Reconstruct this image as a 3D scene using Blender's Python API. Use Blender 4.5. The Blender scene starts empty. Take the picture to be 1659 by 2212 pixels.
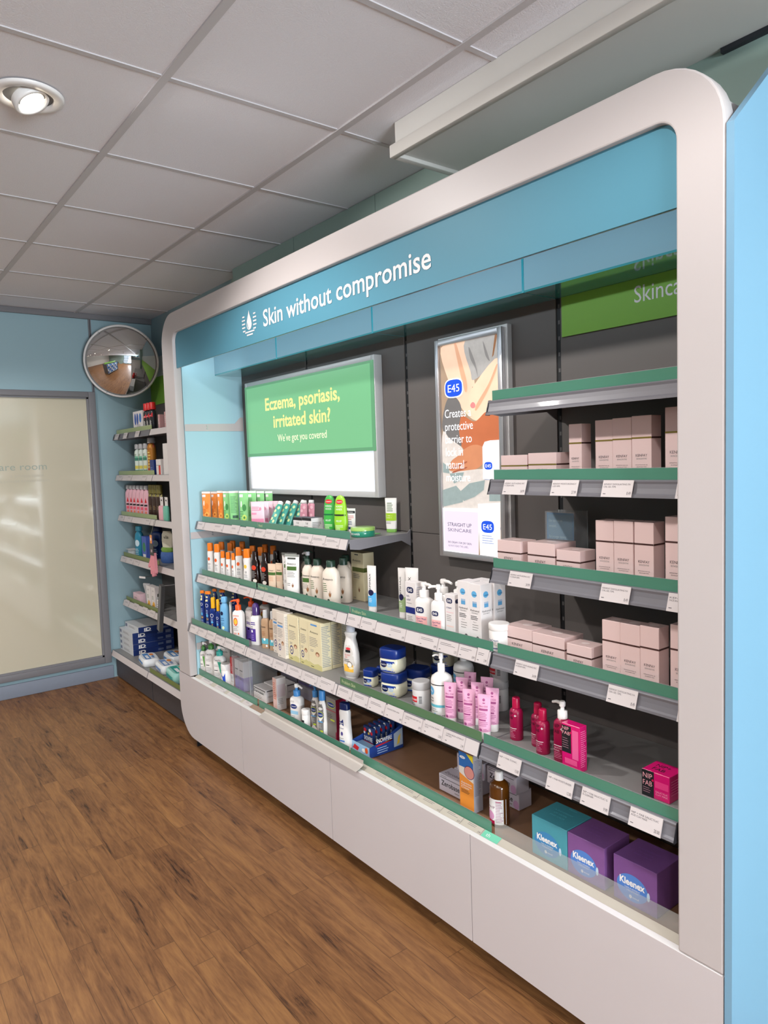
import bpy, bmesh, math, random
from mathutils import Vector, Matrix
random.seed(7)
PI = math.pi
sc = bpy.context.scene
COL = sc.collection

# ------------------------------------------------------------------ camera
cam_d = bpy.data.cameras.new('camera')
cam = bpy.data.objects.new('camera', cam_d)
COL.objects.link(cam)
cam_d.sensor_fit = 'HORIZONTAL'
cam_d.sensor_width = 36.0
cam_d.lens = 36.0 * 1533.756 / 1659.0
cam_d.clip_start = 0.02
RIGHT = Vector((0.6106109, 0.7912307, -0.0332899))
DOWN = Vector((0.0382491, -0.0714529, -0.9967103))
FWD = Vector((-0.7910065, 0.6073289, -0.0738938))
cam.matrix_world = Matrix(((RIGHT.x, -DOWN.x, -FWD.x, 0.0), (RIGHT.y, -DOWN.y, -FWD.y, 0.0),
                           (RIGHT.z, -DOWN.z, -FWD.z, 1.5525), (0, 0, 0, 1)))
sc.camera = cam

# ------------------------------------------------------------------ light and exposure
sc.view_settings.view_transform = 'Standard'
sc.view_settings.look = 'None'
sc.view_settings.gamma = 1.0
sc.view_settings.use_curve_mapping = False
sc.view_settings.exposure = 0.0
LIT = 1.0                        # strength of backlit prints
world = bpy.data.worlds.new('daylight')
sc.world = world
world.use_nodes = True
bgn = world.node_tree.nodes['Background']
bgn.inputs['Color'].default_value = (0.72, 0.86, 1.0, 1)
bgn.inputs['Strength'].default_value = 1.0
SPOT_W = 40.0
LED_W = 2.4
SPOTS = [(x, y) for y in (0.53, -1.3, -3.1, -4.9, -6.7) for x in (-4.15, -2.347, -0.55, 1.25, 3.05)]
CEIL = 2.6625


def area(name, loc, target, sx, sy, watts, col):
    d = bpy.data.lights.new(name, 'AREA')
    d.shape = 'RECTANGLE'
    d.size, d.size_y = sx, sy
    d.energy = watts
    d.color = col
    o = bpy.data.objects.new(name, d)
    COL.objects.link(o)
    o.location = loc
    o.rotation_euler = (Vector(target) - Vector(loc)).to_track_quat('-Z', 'Y').to_euler()
    return o


# daylight coming in through the shop front (its window opening is in wall_front)
area('daylight_shop_front', (4.9, 0.05, 1.3), (0.3, -0.4, 6.2), 2.1, 2.2, 620.0, (0.84, 0.93, 1.0))

# ------------------------------------------------------------------ materials
_M = {}


def lin(c):
    c = c / 255.0
    return c / 12.92 if c <= 0.04045 else ((c + 0.055) / 1.055) ** 2.4


def mat(name, rgb, rough=0.5, metal=0.0, spec=0.5, coat=0.0, emit=0.0, var=0.0, trans=0.0, alpha=1.0, bump=0.0, scale=40.0, ior=1.45):
    if name in _M:
        return _M[name]
    m = bpy.data.materials.new(name)
    m.use_nodes = True
    nt = m.node_tree
    b = nt.nodes['Principled BSDF']
    c = (lin(rgb[0]), lin(rgb[1]), lin(rgb[2]), 1)
    b.inputs['Base Color'].default_value = c
    b.inputs['Roughness'].default_value = rough
    b.inputs['Metallic'].default_value = metal
    b.inputs['Specular IOR Level'].default_value = spec
    b.inputs['IOR'].default_value = ior
    if coat:
        b.inputs['Coat Weight'].default_value = coat
        b.inputs['Coat Roughness'].default_value = 0.06
    if emit:
        b.inputs['Emission Color'].default_value = c
        b.inputs['Emission Strength'].default_value = emit
    if trans:
        b.inputs['Transmission Weight'].default_value = trans
    if alpha < 1:
        b.inputs['Alpha'].default_value = alpha
    if var or bump:
        tc = nt.nodes.new('ShaderNodeTexCoord')
        nz = nt.nodes.new('ShaderNodeTexNoise')
        nz.inputs['Scale'].default_value = scale
        nz.inputs['Detail'].default_value = 4
        nt.links.new(tc.outputs['Object'], nz.inputs['Vector'])
        if var:
            mx = nt.nodes.new('ShaderNodeMix')
            mx.data_type = 'RGBA'
            mx.inputs['A'].default_value = tuple(x * (1 - var) for x in c[:3]) + (1,)
            mx.inputs['B'].default_value = tuple(min(1, x * (1 + var)) for x in c[:3]) + (1,)
            nt.links.new(nz.outputs['Fac'], mx.inputs['Factor'])
            nt.links.new(mx.outputs['Result'], b.inputs['Base Color'])
        if bump:
            bp = nt.nodes.new('ShaderNodeBump')
            bp.inputs['Strength'].default_value = bump
            bp.inputs['Distance'].default_value = 0.002
            nt.links.new(nz.outputs['Fac'], bp.inputs['Height'])
            nt.links.new(bp.outputs['Normal'], b.inputs['Normal'])
    _M[name] = m
    return m


def ink(rgb, rough=0.45):
    return mat('ink_%d_%d_%d' % tuple(rgb), rgb, rough)


def lit(rgb, k=1.0, var=0.0, scale=9.0):
    """a print on a backlit film"""
    n = 'backlit_%d_%d_%d' % tuple(rgb)
    if n in _M:
        return _M[n]
    m = mat(n, rgb, 0.3, spec=0.3)
    b = m.node_tree.nodes['Principled BSDF']
    c = b.inputs['Base Color'].default_value[:]
    b.inputs['Emission Color'].default_value = c
    b.inputs['Emission Strength'].default_value = LIT * k
    b.inputs['Base Color'].default_value = tuple(x * 0.35 for x in c[:3]) + (1,)
    if var:
        nt = m.node_tree
        tc = nt.nodes.new('ShaderNodeTexCoord')
        nz = nt.nodes.new('ShaderNodeTexNoise')
        nz.inputs['Scale'].default_value = scale
        nz.inputs['Detail'].default_value = 3
        mx = nt.nodes.new('ShaderNodeMix')
        mx.data_type = 'RGBA'
        mx.inputs['A'].default_value = tuple(x * (1 - var) for x in c[:3]) + (1,)
        mx.inputs['B'].default_value = tuple(min(1, x * (1 + var)) for x in c[:3]) + (1,)
        nt.links.new(tc.outputs['Object'], nz.inputs['Vector'])
        nt.links.new(nz.outputs['Fac'], mx.inputs['Factor'])
        nt.links.new(mx.outputs['Result'], b.inputs['Emission Color'])
    return m


def floor_material():
    m = bpy.data.materials.new('wood_plank_floor')
    m.use_nodes = True
    nt = m.node_tree
    N, L = nt.nodes.new, nt.links.new
    b = nt.nodes['Principled BSDF']

    def math_(op, a, c=None):
        n = N('ShaderNodeMath')
        n.operation = op
        for i, x in enumerate((a, c)):
            if x is None:
                continue
            if isinstance(x, (int, float)):
                n.inputs[i].default_value = x
            else:
                L(x, n.inputs[i])
        return n.outputs[0]
    tc = N('ShaderNodeTexCoord')
    sp = N('ShaderNodeSeparateXYZ')
    L(tc.outputs['Object'], sp.inputs[0])
    X, Y = sp.outputs[0], sp.outputs[1]
    W, LEN = 0.070, 0.78
    yr = math_('DIVIDE', Y, W)
    row = math_('FLOOR', yr)
    wn = N('ShaderNodeTexWhiteNoise')
    wn.noise_dimensions = '1D'
    L(row, wn.inputs['W'])
    xr = math_('ADD', math_('DIVIDE', X, LEN), math_('MULTIPLY', wn.outputs['Value'], 7.0))
    pid = math_('FLOOR', xr)
    cb = N('ShaderNodeCombineXYZ')
    L(row, cb.inputs[0])
    L(pid, cb.inputs[1])
    w2 = N('ShaderNodeTexWhiteNoise')
    w2.noise_dimensions = '2D'
    L(cb.outputs[0], w2.inputs['Vector'])
    tone = w2.outputs['Value']
    # grain, stretched along the plank and shifted for each plank
    g = N('ShaderNodeCombineXYZ')
    L(math_('MULTIPLY', X, 2.6), g.inputs[0])
    L(math_('MULTIPLY', Y, 22.0), g.inputs[1])
    L(math_('MULTIPLY', tone, 40.0), g.inputs[2])
    nz = N('ShaderNodeTexNoise')
    nz.inputs['Scale'].default_value = 1.3
    nz.inputs['Detail'].default_value = 6
    nz.inputs['Roughness'].default_value = 0.62
    nz.inputs['Distortion'].default_value = 1.1
    L(g.outputs[0], nz.inputs['Vector'])
    n2 = N('ShaderNodeTexNoise')
    n2.inputs['Scale'].default_value = 9.0
    n2.inputs['Detail'].default_value = 3
    L(g.outputs[0], n2.inputs['Vector'])
    n3 = N('ShaderNodeTexNoise')
    n3.inputs['Scale'].default_value = 2.0
    n3.inputs['Detail'].default_value = 2
    g3 = N('ShaderNodeCombineXYZ')
    L(math_('MULTIPLY', X, 3.5), g3.inputs[0])
    L(math_('MULTIPLY', Y, 5.0), g3.inputs[1])
    L(math_('MULTIPLY', tone, 23.0), g3.inputs[2])
    L(g3.outputs[0], n3.inputs['Vector'])
    mixv = math_('ADD', math_('ADD', math_('MULTIPLY', nz.outputs['Fac'], 0.74), math_('MULTIPLY', n2.outputs['Fac'], 0.20)),
                 math_('ADD', math_('MULTIPLY', tone, 0.09), math_('MULTIPLY', n3.outputs['Fac'], 0.14)))
    rp = N('ShaderNodeValToRGB')
    el = rp.color_ramp.elements
    el[0].position = 0.40
    el[0].color = (lin(52), lin(31), lin(18), 1)
    el[1].position = 0.80
    el[1].color = (lin(152), lin(108), lin(64), 1)
    e = el.new(0.47)
    e.color = (lin(102), lin(67), lin(40), 1)
    e = el.new(0.60)
    e.color = (lin(126), lin(86), lin(52), 1)
    L(mixv, rp.inputs['Fac'])
    fy = math_('FRACT', yr)
    fx = math_('FRACT', xr)
    ey = math_('LESS_THAN', math_('MINIMUM', fy, math_('SUBTRACT', 1.0, fy)), 0.012)
    ex = math_('LESS_THAN', math_('MINIMUM', fx, math_('SUBTRACT', 1.0, fx)), 0.0014)
    edge = math_('MAXIMUM', ey, ex)
    mx = N('ShaderNodeMix')
    mx.data_type = 'RGBA'
    L(math_('MULTIPLY', edge, 0.62), mx.inputs['Factor'])
    L(rp.outputs['Color'], mx.inputs['A'])
    mx.inputs['B'].default_value = (lin(50), lin(30), lin(17), 1)
    L(mx.outputs['Result'], b.inputs['Base Color'])
    b.inputs['Roughness'].default_value = 0.42
    b.inputs['Specular IOR Level'].default_value = 0.35
    bp = N('ShaderNodeBump')
    bp.inputs['Strength'].default_value = 0.12
    bp.inputs['Distance'].default_value = 0.003
    L(math_('SUBTRACT', n2.outputs['Fac'], math_('MULTIPLY', edge, 1.0)), bp.inputs['Height'])
    L(bp.outputs['Normal'], b.inputs['Normal'])
    return m


WHITE = mat('white_lacquer', (192, 184, 182), 0.42, var=0.02, scale=3)
PANELW = mat('white_laminate', (200, 192, 192), 0.45, var=0.015, scale=4)
CEILM = mat('ceiling_tile_fibre', (230, 228, 233), 0.9, spec=0.2, var=0.05, bump=0.5, scale=260)
GRID = mat('ceiling_grid_white', (194, 190, 192), 0.5, var=0.01)
BLUEW = mat('light_blue_wall', (142, 168, 176), 0.5, var=0.02, scale=2)
GREENW = mat('grey_green_wall_paint', (150, 172, 164), 0.6, var=0.02, scale=2)
SIDEB = mat('light_blue_side_laminate', (166, 204, 214), 0.4, var=0.01, scale=2)
GREYM = mat('grey_metal_frame', (120, 118, 121), 0.4, 0.0, var=0.02)
SKIRT = mat('grey_skirting', (132, 139, 152), 0.5, var=0.02)
DARKS = mat('dark_joint', (38, 40, 46), 0.6, var=0.05)
BACKP = mat('graphite_back_panel', (94, 88, 85), 0.55, var=0.03, scale=6)
BLACK = mat('black_slot', (14, 15, 18), 0.6, var=0.05)
DECK = mat('grey_shelf_steel', (134, 132, 130), 0.42, var=0.02, scale=20)
BRACK = mat('grey_bracket_steel', (128, 126, 130), 0.42, var=0.02)
RAILG = mat('grey_ticket_rail', (112, 110, 115), 0.42, var=0.02, coat=0.1)
PAPER = mat('white_ticket_paper', (204, 195, 193), 0.45, var=0.015, scale=30, coat=0.2)
CREAM = mat('cream_ticket_paper', (186, 178, 164), 0.5, var=0.03, scale=30)
GREEN = mat('green_shelf_riser', (78, 132, 110), 0.3, var=0.04, scale=9, coat=0.3)
OLIVE = mat('sage_shelf_riser', (150, 166, 112), 0.35, var=0.04, scale=9, coat=0.2)
OLIVE2 = mat('green_problem_riser', (88, 122, 88), 0.35, var=0.04, scale=9, coat=0.2)
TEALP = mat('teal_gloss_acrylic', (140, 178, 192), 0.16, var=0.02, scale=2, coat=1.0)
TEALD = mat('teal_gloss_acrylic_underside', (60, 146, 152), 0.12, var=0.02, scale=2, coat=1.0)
TEALE = mat('bright_teal_edge', (60, 172, 188), 0.2, var=0.02)
FASC = mat('blue_fascia', (84, 140, 160), 0.5, spec=0.25, var=0.015, scale=2)
LETW = mat('white_vinyl_letter', (226, 222, 222), 0.4, var=0.01)
WOODD = mat('brown_wood_deck', (150, 112, 84), 0.45, var=0.16, scale=18)
PLINTH = mat('dark_plinth', (46, 40, 40), 0.5, var=0.06)
ALU = mat('brushed_aluminium', (190, 188, 190), 0.32, 0.7, var=0.03, scale=60)
ALUL = mat('pale_aluminium', (205, 203, 202), 0.4, 0.2, var=0.02)
EDGING = mat('bare_metal_edging', (206, 198, 190), 0.38, 0.35, var=0.03)
CLEAR = mat('clear_acrylic', (225, 232, 234), 0.05, alpha=0.14)
CLEARG = mat('clear_riser_plastic', (200, 206, 204), 0.12, alpha=0.22)
MIRROR = mat('mirror_silver', (235, 235, 235), 0.02, 1.0)
EBLUE = mat('bright_blue_laminate', (122, 164, 190), 0.4, var=0.02, scale=3)
EBLUED = mat('blue_panel_edge', (150, 180, 192), 0.45, var=0.02)
PLAST = mat('white_plastic', (232, 228, 226), 0.32, var=0.01)
PLASTG = mat('grey_plastic', (176, 176, 178), 0.35, var=0.02)
BLKP = mat('black_plastic', (24, 24, 28), 0.35, var=0.05)


# ------------------------------------------------------------------ mesh builder
_TXT = {}
_MEASURE = None


def glyphs(s, bold=0.0):
    """flat letters of the built-in font: vertices, faces, width (font units, capital height 0.7)"""
    key = (s, bold)
    if key not in _TXT:
        cu = bpy.data.curves.new('lettering', 'FONT')
        cu.body = s
        cu.resolution_u = 3
        cu.offset = bold
        ob = bpy.data.objects.new('lettering', cu)
        COL.objects.link(ob)
        me = bpy.data.meshes.new_from_object(ob)
        vs = [(v.co.x, v.co.y) for v in me.vertices]
        fs = [tuple(p.vertices) for p in me.polygons]
        nz = [p.normal.z for p in me.polygons]
        fs = [f if n > 0 else f[::-1] for f, n in zip(fs, nz)]
        bpy.data.objects.remove(ob)
        bpy.data.curves.remove(cu)
        bpy.data.meshes.remove(me)
        xs = [v[0] for v in vs] or [0]
        _TXT[key] = (vs, fs, min(xs), max(xs))
    return _TXT[key]


class MB:
    def __init__(self):
        self.v, self.f, self.m, self.s, self.mats = [], [], [], [], []

    def mi(self, m):
        if m not in self.mats:
            self.mats.append(m)
        return self.mats.index(m)

    def add(self, vs, fs, m, smooth=False):
        o = len(self.v)
        self.v += [tuple(p) for p in vs]
        k = self.mi(m)
        for f in fs:
            self.f.append(tuple(i + o for i in f))
            self.m.append(k)
            self.s.append(smooth)
        return self

    def box(self, x0, x1, y0, y1, z0, z1, m, bev=0.0, seg=2):
        if bev <= 0:
            vs = [(x, y, z) for z in (z0, z1) for x, y in ((x0, y0), (x1, y0), (x1, y1), (x0, y1))]
            fs = [(3, 2, 1, 0), (4, 5, 6, 7), (0, 1, 5, 4), (1, 2, 6, 5), (2, 3, 7, 6), (3, 0, 4, 7)]
            return self.add(vs, fs, m)
        bm = bmesh.new()
        bmesh.ops.create_cube(bm, size=1.0)
        for v in bm.verts:
            v.co = Vector(((x0 + x1) / 2 + v.co.x * (x1 - x0), (y0 + y1) / 2 + v.co.y * (y1 - y0), (z0 + z1) / 2 + v.co.z * (z1 - z0)))
        bev = min(bev, 0.49 * min(x1 - x0, y1 - y0, z1 - z0))
        bmesh.ops.bevel(bm, geom=bm.edges[:], offset=bev, segments=seg, affect='EDGES', profile=0.5)
        bm.verts.index_update()
        self.add([v.co[:] for v in bm.verts], [tuple(v.index for v in f.verts) for f in bm.faces], m, seg > 1)
        bm.free()
        return self

    def loft(self, rings, m, smooth=True, cap0=True, cap1=True):
        n = len(rings[0])
        vs = [p for r in rings for p in r]
        fs = []
        for k in range(len(rings) - 1):
            for i in range(n):
                j = (i + 1) % n
                fs.append((k * n + i, k * n + j, (k + 1) * n + j, (k + 1) * n + i))
        self.add(vs, fs, m, smooth)
        if cap0:
            self.add(rings[0], [tuple(range(n))[::-1]], m)
        if cap1:
            self.add(rings[-1], [tuple(range(n))], m)
        return self

    def se(self, prof, m, n=28, c=(0.0, 0.0), smooth=True, cap0=True, cap1=True):
        """loft of superellipse sections (z, half width, half depth, exponent)"""
        rings = []
        for z, a, b, e in prof:
            r = []
            for i in range(n):
                t = 2 * PI * i / n
                ct, st = math.cos(t), math.sin(t)
                r.append((c[0] + a * math.copysign(abs(ct) ** (2 / e), ct), c[1] + b * math.copysign(abs(st) ** (2 / e), st), z))
            rings.append(r)
        return self.loft(rings, m, smooth, cap0, cap1)

    def lathe(self, prof, m, n=24, c=(0.0, 0.0), cap0=True, cap1=True):
        return self.se([(z, r, r, 2) for z, r in prof], m, n, c, True, cap0, cap1)

    def tube(self, pts, r, m, n=8):
        rings = []
        P = [Vector(p) for p in pts]
        for i, p in enumerate(P):
            d = (P[min(i + 1, len(P) - 1)] - P[max(i - 1, 0)]).normalized()
            u = d.cross(Vector((0, 0, 1)) if abs(d.z) < 0.9 else Vector((1, 0, 0))).normalized()
            w = d.cross(u).normalized()
            rr = r[i] if isinstance(r, (list, tuple)) else r
            rings.append([tuple(p + u * rr * math.cos(2 * PI * k / n) + w * rr * math.sin(2 * PI * k / n)) for k in range(n)])
        return self.loft([q[::-1] for q in rings], m)

    def prism(self, poly, S0, S1, m, smooth=False):
        """polygon (u, v) carried by S0 (front) and S1 (back)"""
        a = [S0(u, v) for u, v in poly]
        b = [S1(u, v) for u, v in poly]
        n = len(poly)
        self.add(a, [tuple(range(n))], m)
        self.add(b, [tuple(range(n))[::-1]], m)
        self.add(a + b, [(i, i + n, (i + 1) % n + n, (i + 1) % n) for i in range(n)], m, smooth)
        return self

    # prints on a face; S(u, v) -> point, u across and v up, both in metres
    def rect(self, S, u0, u1, v0, v1, m, nu=1, nv=1):
        vs = [S(u0 + (u1 - u0) * i / nu, v0 + (v1 - v0) * j / nv) for j in range(nv + 1) for i in range(nu + 1)]
        fs = [(j * (nu + 1) + i, j * (nu + 1) + i + 1, (j + 1) * (nu + 1) + i + 1, (j + 1) * (nu + 1) + i) for j in range(nv) for i in range(nu)]
        return self.add(vs, fs, m, nu > 1)

    def poly(self, S, pts, m):
        """polygon print, filled from its middle in three rings so that it follows a curved face"""
        n = len(pts)
        cu, cv = sum(p[0] for p in pts) / n, sum(p[1] for p in pts) / n
        vs = [S(cu, cv)]
        for k in (1 / 3.0, 2 / 3.0, 1.0):
            vs += [S(cu + (u - cu) * k, cv + (v - cv) * k) for u, v in pts]
        fs = [(0, 1 + i, 1 + (i + 1) % n) for i in range(n)]
        for r in (0, 1):
            fs += [(1 + r * n + i, 1 + (r + 1) * n + i, 1 + (r + 1) * n + (i + 1) % n, 1 + r * n + (i + 1) % n) for i in range(n)]
        return self.add(vs, fs, m)

    def flat(self, S, pts, m):
        return self.add([S(u, v) for u, v in pts], [tuple(range(len(pts)))], m)

    def disc(self, S, u, v, r, m, ry=None, n=20, e=2.0):
        ry = ry or r
        p = []
        for i in range(n):
            t = 2 * PI * i / n
            ct, st = math.cos(t), math.sin(t)
            p.append((u + r * math.copysign(abs(ct) ** (2 / e), ct), v + ry * math.copysign(abs(st) ** (2 / e), st)))
        return self.poly(S, p, m)

    def ring(self, S, u, v, r0, r1, m, k=1.0, n=20):
        vs = []
        for i in range(n):
            t = 2 * PI * i / n
            vs += [S(u + r0 * math.cos(t), v + k * r0 * math.sin(t)), S(u + r1 * math.cos(t), v + k * r1 * math.sin(t))]
        return self.add(vs, [(2 * i, 2 * i + 1, (2 * i + 3) % (2 * n), (2 * i + 2) % (2 * n)) for i in range(n)], m)

    def text(self, S, s, u, v, cap, m, al='c', fit=None, sx=1.0, up=False, bold=0.0):
        vs, fs, x0, x1 = glyphs(s, bold)
        k = cap / 0.7
        w = (x1 - x0) * k * sx
        if fit and w > 0:
            sx *= fit / w
            w = fit
        off = {'c': -w / 2, 'l': 0.0, 'r': -w}[al]
        if up:
            pts = [S(u - y * k, v + off + (x - x0) * k * sx) for x, y in vs]
        else:
            pts = [S(u + off + (x - x0) * k * sx, v + y * k) for x, y in vs]
        return self.add(pts, fs, m)

    def lines(self, S, u0, u1, v, n, gap, h, m, seed=0, nu=1):
        """rows of print too small to read"""
        r = random.Random(seed)
        for i in range(n):
            e = u0 + (u1 - u0) * r.uniform(0.6, 1.0)
            self.rect(S, u0, e, v - i * gap - h, v - i * gap, m, nu)
        return self

    def build(self, name, parent=None, loc=(0, 0, 0), rot=0.0):
        me = bpy.data.meshes.new(name)
        me.from_pydata(self.v, [], self.f)
        for m in self.mats:
            me.materials.append(m)
        me.polygons.foreach_set('material_index', self.m)
        me.polygons.foreach_set('use_smooth', self.s)
        me.update()
        o = bpy.data.objects.new(name, me)
        COL.objects.link(o)
        o.parent = parent
        o.location = loc
        o.rotation_euler = (0, 0, rot)
        return o


def tag(o, label, cat, group=None):
    o['label'] = label
    o['category'] = cat
    if group:
        o['group'] = group
    return o


def thing(name, label, cat, loc=(0, 0, 0), rot=0.0, group=None):
    o = bpy.data.objects.new(name, None)
    COL.objects.link(o)
    o.empty_display_size = 0.05
    o.location = loc
    o.rotation_euler = (0, 0, rot)
    return tag(o, label, cat, group)


def solo(mb, name, label, cat, loc=(0, 0, 0), rot=0.0, group=None):
    return tag(mb.build(name, None, loc, rot), label, cat, group)


def struct(mb, name, parent=None):
    o = mb.build(name, parent)
    if parent is None:
        o['kind'] = 'structure'
    return o


def dup(root, loc, label, rot=None, group=None):
    """a copy of a thing and of each of its parts"""
    r = root.copy()
    COL.objects.link(r)
    r.location = loc
    r['label'] = label
    if rot is not None:
        r.rotation_euler = (0, 0, rot)
    if group:
        r['group'] = group
    for ch in list(root.children):
        c = ch.copy()
        COL.objects.link(c)
        c.parent = r
        for g in list(ch.children):
            d = g.copy()
            COL.objects.link(d)
            d.parent = c
    return r


ORD = ['first', 'second', 'third', 'fourth', 'fifth', 'sixth', 'seventh', 'eighth', 'ninth', 'tenth', 'eleventh', 'twelfth']


def rrect(x0, x1, z0, z1, r, n=8):
    """rounded rectangle, counter-clockwise; r = radii (lower left, lower right, upper right, upper left)"""
    pts = []
    for (cx, cz, a0, rr) in ((x0 + r[0], z0 + r[0], PI, r[0]), (x1 - r[1], z0 + r[1], 1.5 * PI, r[1]),
                             (x1 - r[2], z1 - r[2], 0, r[2]), (x0 + r[3], z1 - r[3], 0.5 * PI, r[3])):
        if rr <= 1e-6:
            pts.append((cx, cz))
            continue
        for i in range(n + 1):
            t = a0 + 0.5 * PI * i / n
            pts.append((cx + rr * math.cos(t), cz + rr * math.sin(t)))
    return pts


def YP(y):
    return lambda u, v: (u, y, v)


def XP(x):
    return lambda u, v: (x, u, v)

# ================================================================== the room
XB, YS = -5.378, 1.965           # far end wall, wall behind the fixtures
b = MB()
b.box(XB - 0.1, 4.7, -8.6, YS + 0.1, -0.08, 0.0, floor_material())
struct(b, 'floor')
b = MB()
b.box(XB - 0.1, 4.7, -8.6, YS + 0.1, CEIL, CEIL + 0.08, CEILM)
struct(b, 'ceiling')
b = MB()                          # exposed tee bars of the suspended ceiling
gx = [-2.035 + 0.6 * k for k in range(-5, 12)]
gy = [0.825 + 0.6 * k for k in range(-15, 2)]
for y in gy:
    b.box(XB, 4.6, y - 0.012, y + 0.012, CEIL - 0.006, CEIL, GRID)
for x in gx:
    if XB < x < 4.6:
        b.box(x - 0.009, x + 0.009, -8.6, YS, CEIL - 0.0035, CEIL, GRID)
struct(b, 'trim_1')
b = MB()                          # grey angle where ceiling and end wall meet
b.box(XB, XB + 0.022, -8.6, YS, CEIL - 0.04, CEIL - 0.001, GREYM, 0.002)
struct(b, 'trim_2')
b = MB()                          # upright joint cover on the end wall
b.box(XB, XB + 0.012, 1.508, 1.526, 2.108, CEIL - 0.04, GREYM)
b.box(XB + 0.0121, XB + 0.0126, 1.5145, 1.5195, 2.108, CEIL - 0.04, DARKS)
struct(b, 'trim_3')
b = MB()
b.box(XB - 0.1, XB, 1.512, YS + 0.1, 0, CEIL, BLUEW)
b.box(XB - 0.1, XB, -8.6, 1.512, 2.106, CEIL, BLUEW)
b.box(XB - 0.1, XB, -8.6, 1.512, 0, 0.122, BLUEW)
b.box(XB - 0.1, XB, -8.6, -0.55, 0.122, 2.106, BLUEW)
struct(b, 'wall_far')
b = MB()
b.box(XB, XB + 0.014, -8.6, 1.535, 0.0, 0.096, SKIRT, 0.004)
struct(b, 'baseboard_far')
# frosted glazed screen of the consultation room
FROST = mat('frosted_film_glass', (198, 190, 168), 0.10, spec=1.0, var=0.02, scale=2, coat=1.0)
fr = MB()
for (y0, y1, z0, z1) in ((1.474, 1.522, 0.122, 2.106), (-0.55, -0.50, 0.122, 2.106), (-0.50, 1.474, 2.066, 2.106), (-0.50, 1.474, 0.122, 0.168)):
    fr.box(XB - 0.02, XB + 0.03, y0, y1, z0, z1, GREYM, 0.004)
for (y0, y1, z0, z1) in ((1.462, 1.474, 0.168, 2.066), (-0.50, 1.474, 2.056, 2.066), (-0.50, 1.474, 0.168, 0.18)):
    fr.box(XB - 0.012, XB + 0.014, y0, y1, z0, z1, GREYM)
w1 = struct(fr, 'window_1')
pn = MB()
pn.box(XB - 0.012, XB - 0.002, -0.50, 1.466, 0.168, 2.066, FROST)
S = lambda u, v: (XB - 0.0012, u, v)
SGE = mat('frost_letter_sage', (150, 158, 146), 0.5)
SGF = mat('frost_letter_pale', (180, 174, 156), 0.5)
pn.text(S, 'Care room', 1.172, 1.561, 0.048, SGE, 'r', fit=0.352)
pn.text(S, 'a private space', 1.150, 1.513, 0.022, SGF, 'r', fit=0.21)
pn.text(S, 'for a private conversation', 1.182, 1.478, 0.022, SGF, 'r', fit=0.36)
pn.build('glazing', w1)
b = MB()
b.box(XB, -3.99, YS, YS + 0.1, 0, CEIL, BLUEW)
b.box(-3.99, 4.6, YS, YS + 0.1, 0, CEIL, GREENW)
struct(b, 'wall_side')
b = MB()                          # the casing that stands out above the fixture
b.box(-3.78, 4.6, 1.872, YS, 0, CEIL - 0.002, GREENW)
for x in (-3.1, -2.43, -1.2):
    b.box(x, x + 0.0025, 1.8712, 1.872, 2.2, CEIL - 0.002, mat('panel_joint', (112, 130, 124), 0.6, var=0.02))
struct(b, 'wall_casing')
b = MB()                          # boxing under the ceiling along the wall
BX = mat('boxing_paint', (206, 203, 198), 0.5, var=0.02, scale=3)
b.box(-1.885, 4.6, 1.546, 1.871, 2.566, CEIL - 0.001, BX)
b.box(-1.905, 4.6, 1.536, 1.560, 2.552, 2.592, BX, 0.002)
b.box(-1.905, -1.880, 1.560, 1.871, 2.552, 2.566, BX, 0.002)
b.box(-0.95, 4.6, 1.856, 1.871, 2.553, 2.5655, DARKS)
struct(b, 'beam_boxing')['kind'] = 'structure'
b = MB()
b.box(4.6, 4.7, -8.6, -2.3, 0, CEIL, GREENW)
b.box(4.6, 4.7, 1.15, YS + 0.1, 0, CEIL, GREENW)
b.box(4.6, 4.7, -2.3, 1.15, 0, 0.12, GREENW)
b.box(4.6, 4.7, -2.3, 1.15, 2.52, CEIL, GREENW)
struct(b, 'wall_front')
b = MB()
b.box(XB - 0.1, 4.7, -8.7, -8.6, 0, CEIL, mat('cream_wall_paint', (214, 208, 200), 0.6, var=0.02))
struct(b, 'wall_opposite')
fr = MB()
for k in range(4):
    y = -2.3 + k * 1.137
    fr.box(4.62, 4.67, y, y + 0.04, 0.12, 2.52, DARKS)
for z in (0.12, 0.9, 1.7, 2.48):
    fr.box(4.625, 4.665, -2.26, 1.11, z, z + 0.04, DARKS)
w2 = struct(fr, 'window_2')
pn = MB()
pn.box(4.642, 4.648, -2.3, 1.15, 0.12, 2.52, mat('shop_front_glass', (240, 248, 250), 0.03, alpha=0.08))
pn.build('glazing', w2)

# ---------------------------------------------------------------- ceiling downlights
GLOW = mat('lamp_glow', (255, 244, 224), 0.4, emit=9.0)
HOLE = mat('downlight_recess', (96, 96, 98), 0.5, var=0.05)


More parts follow.
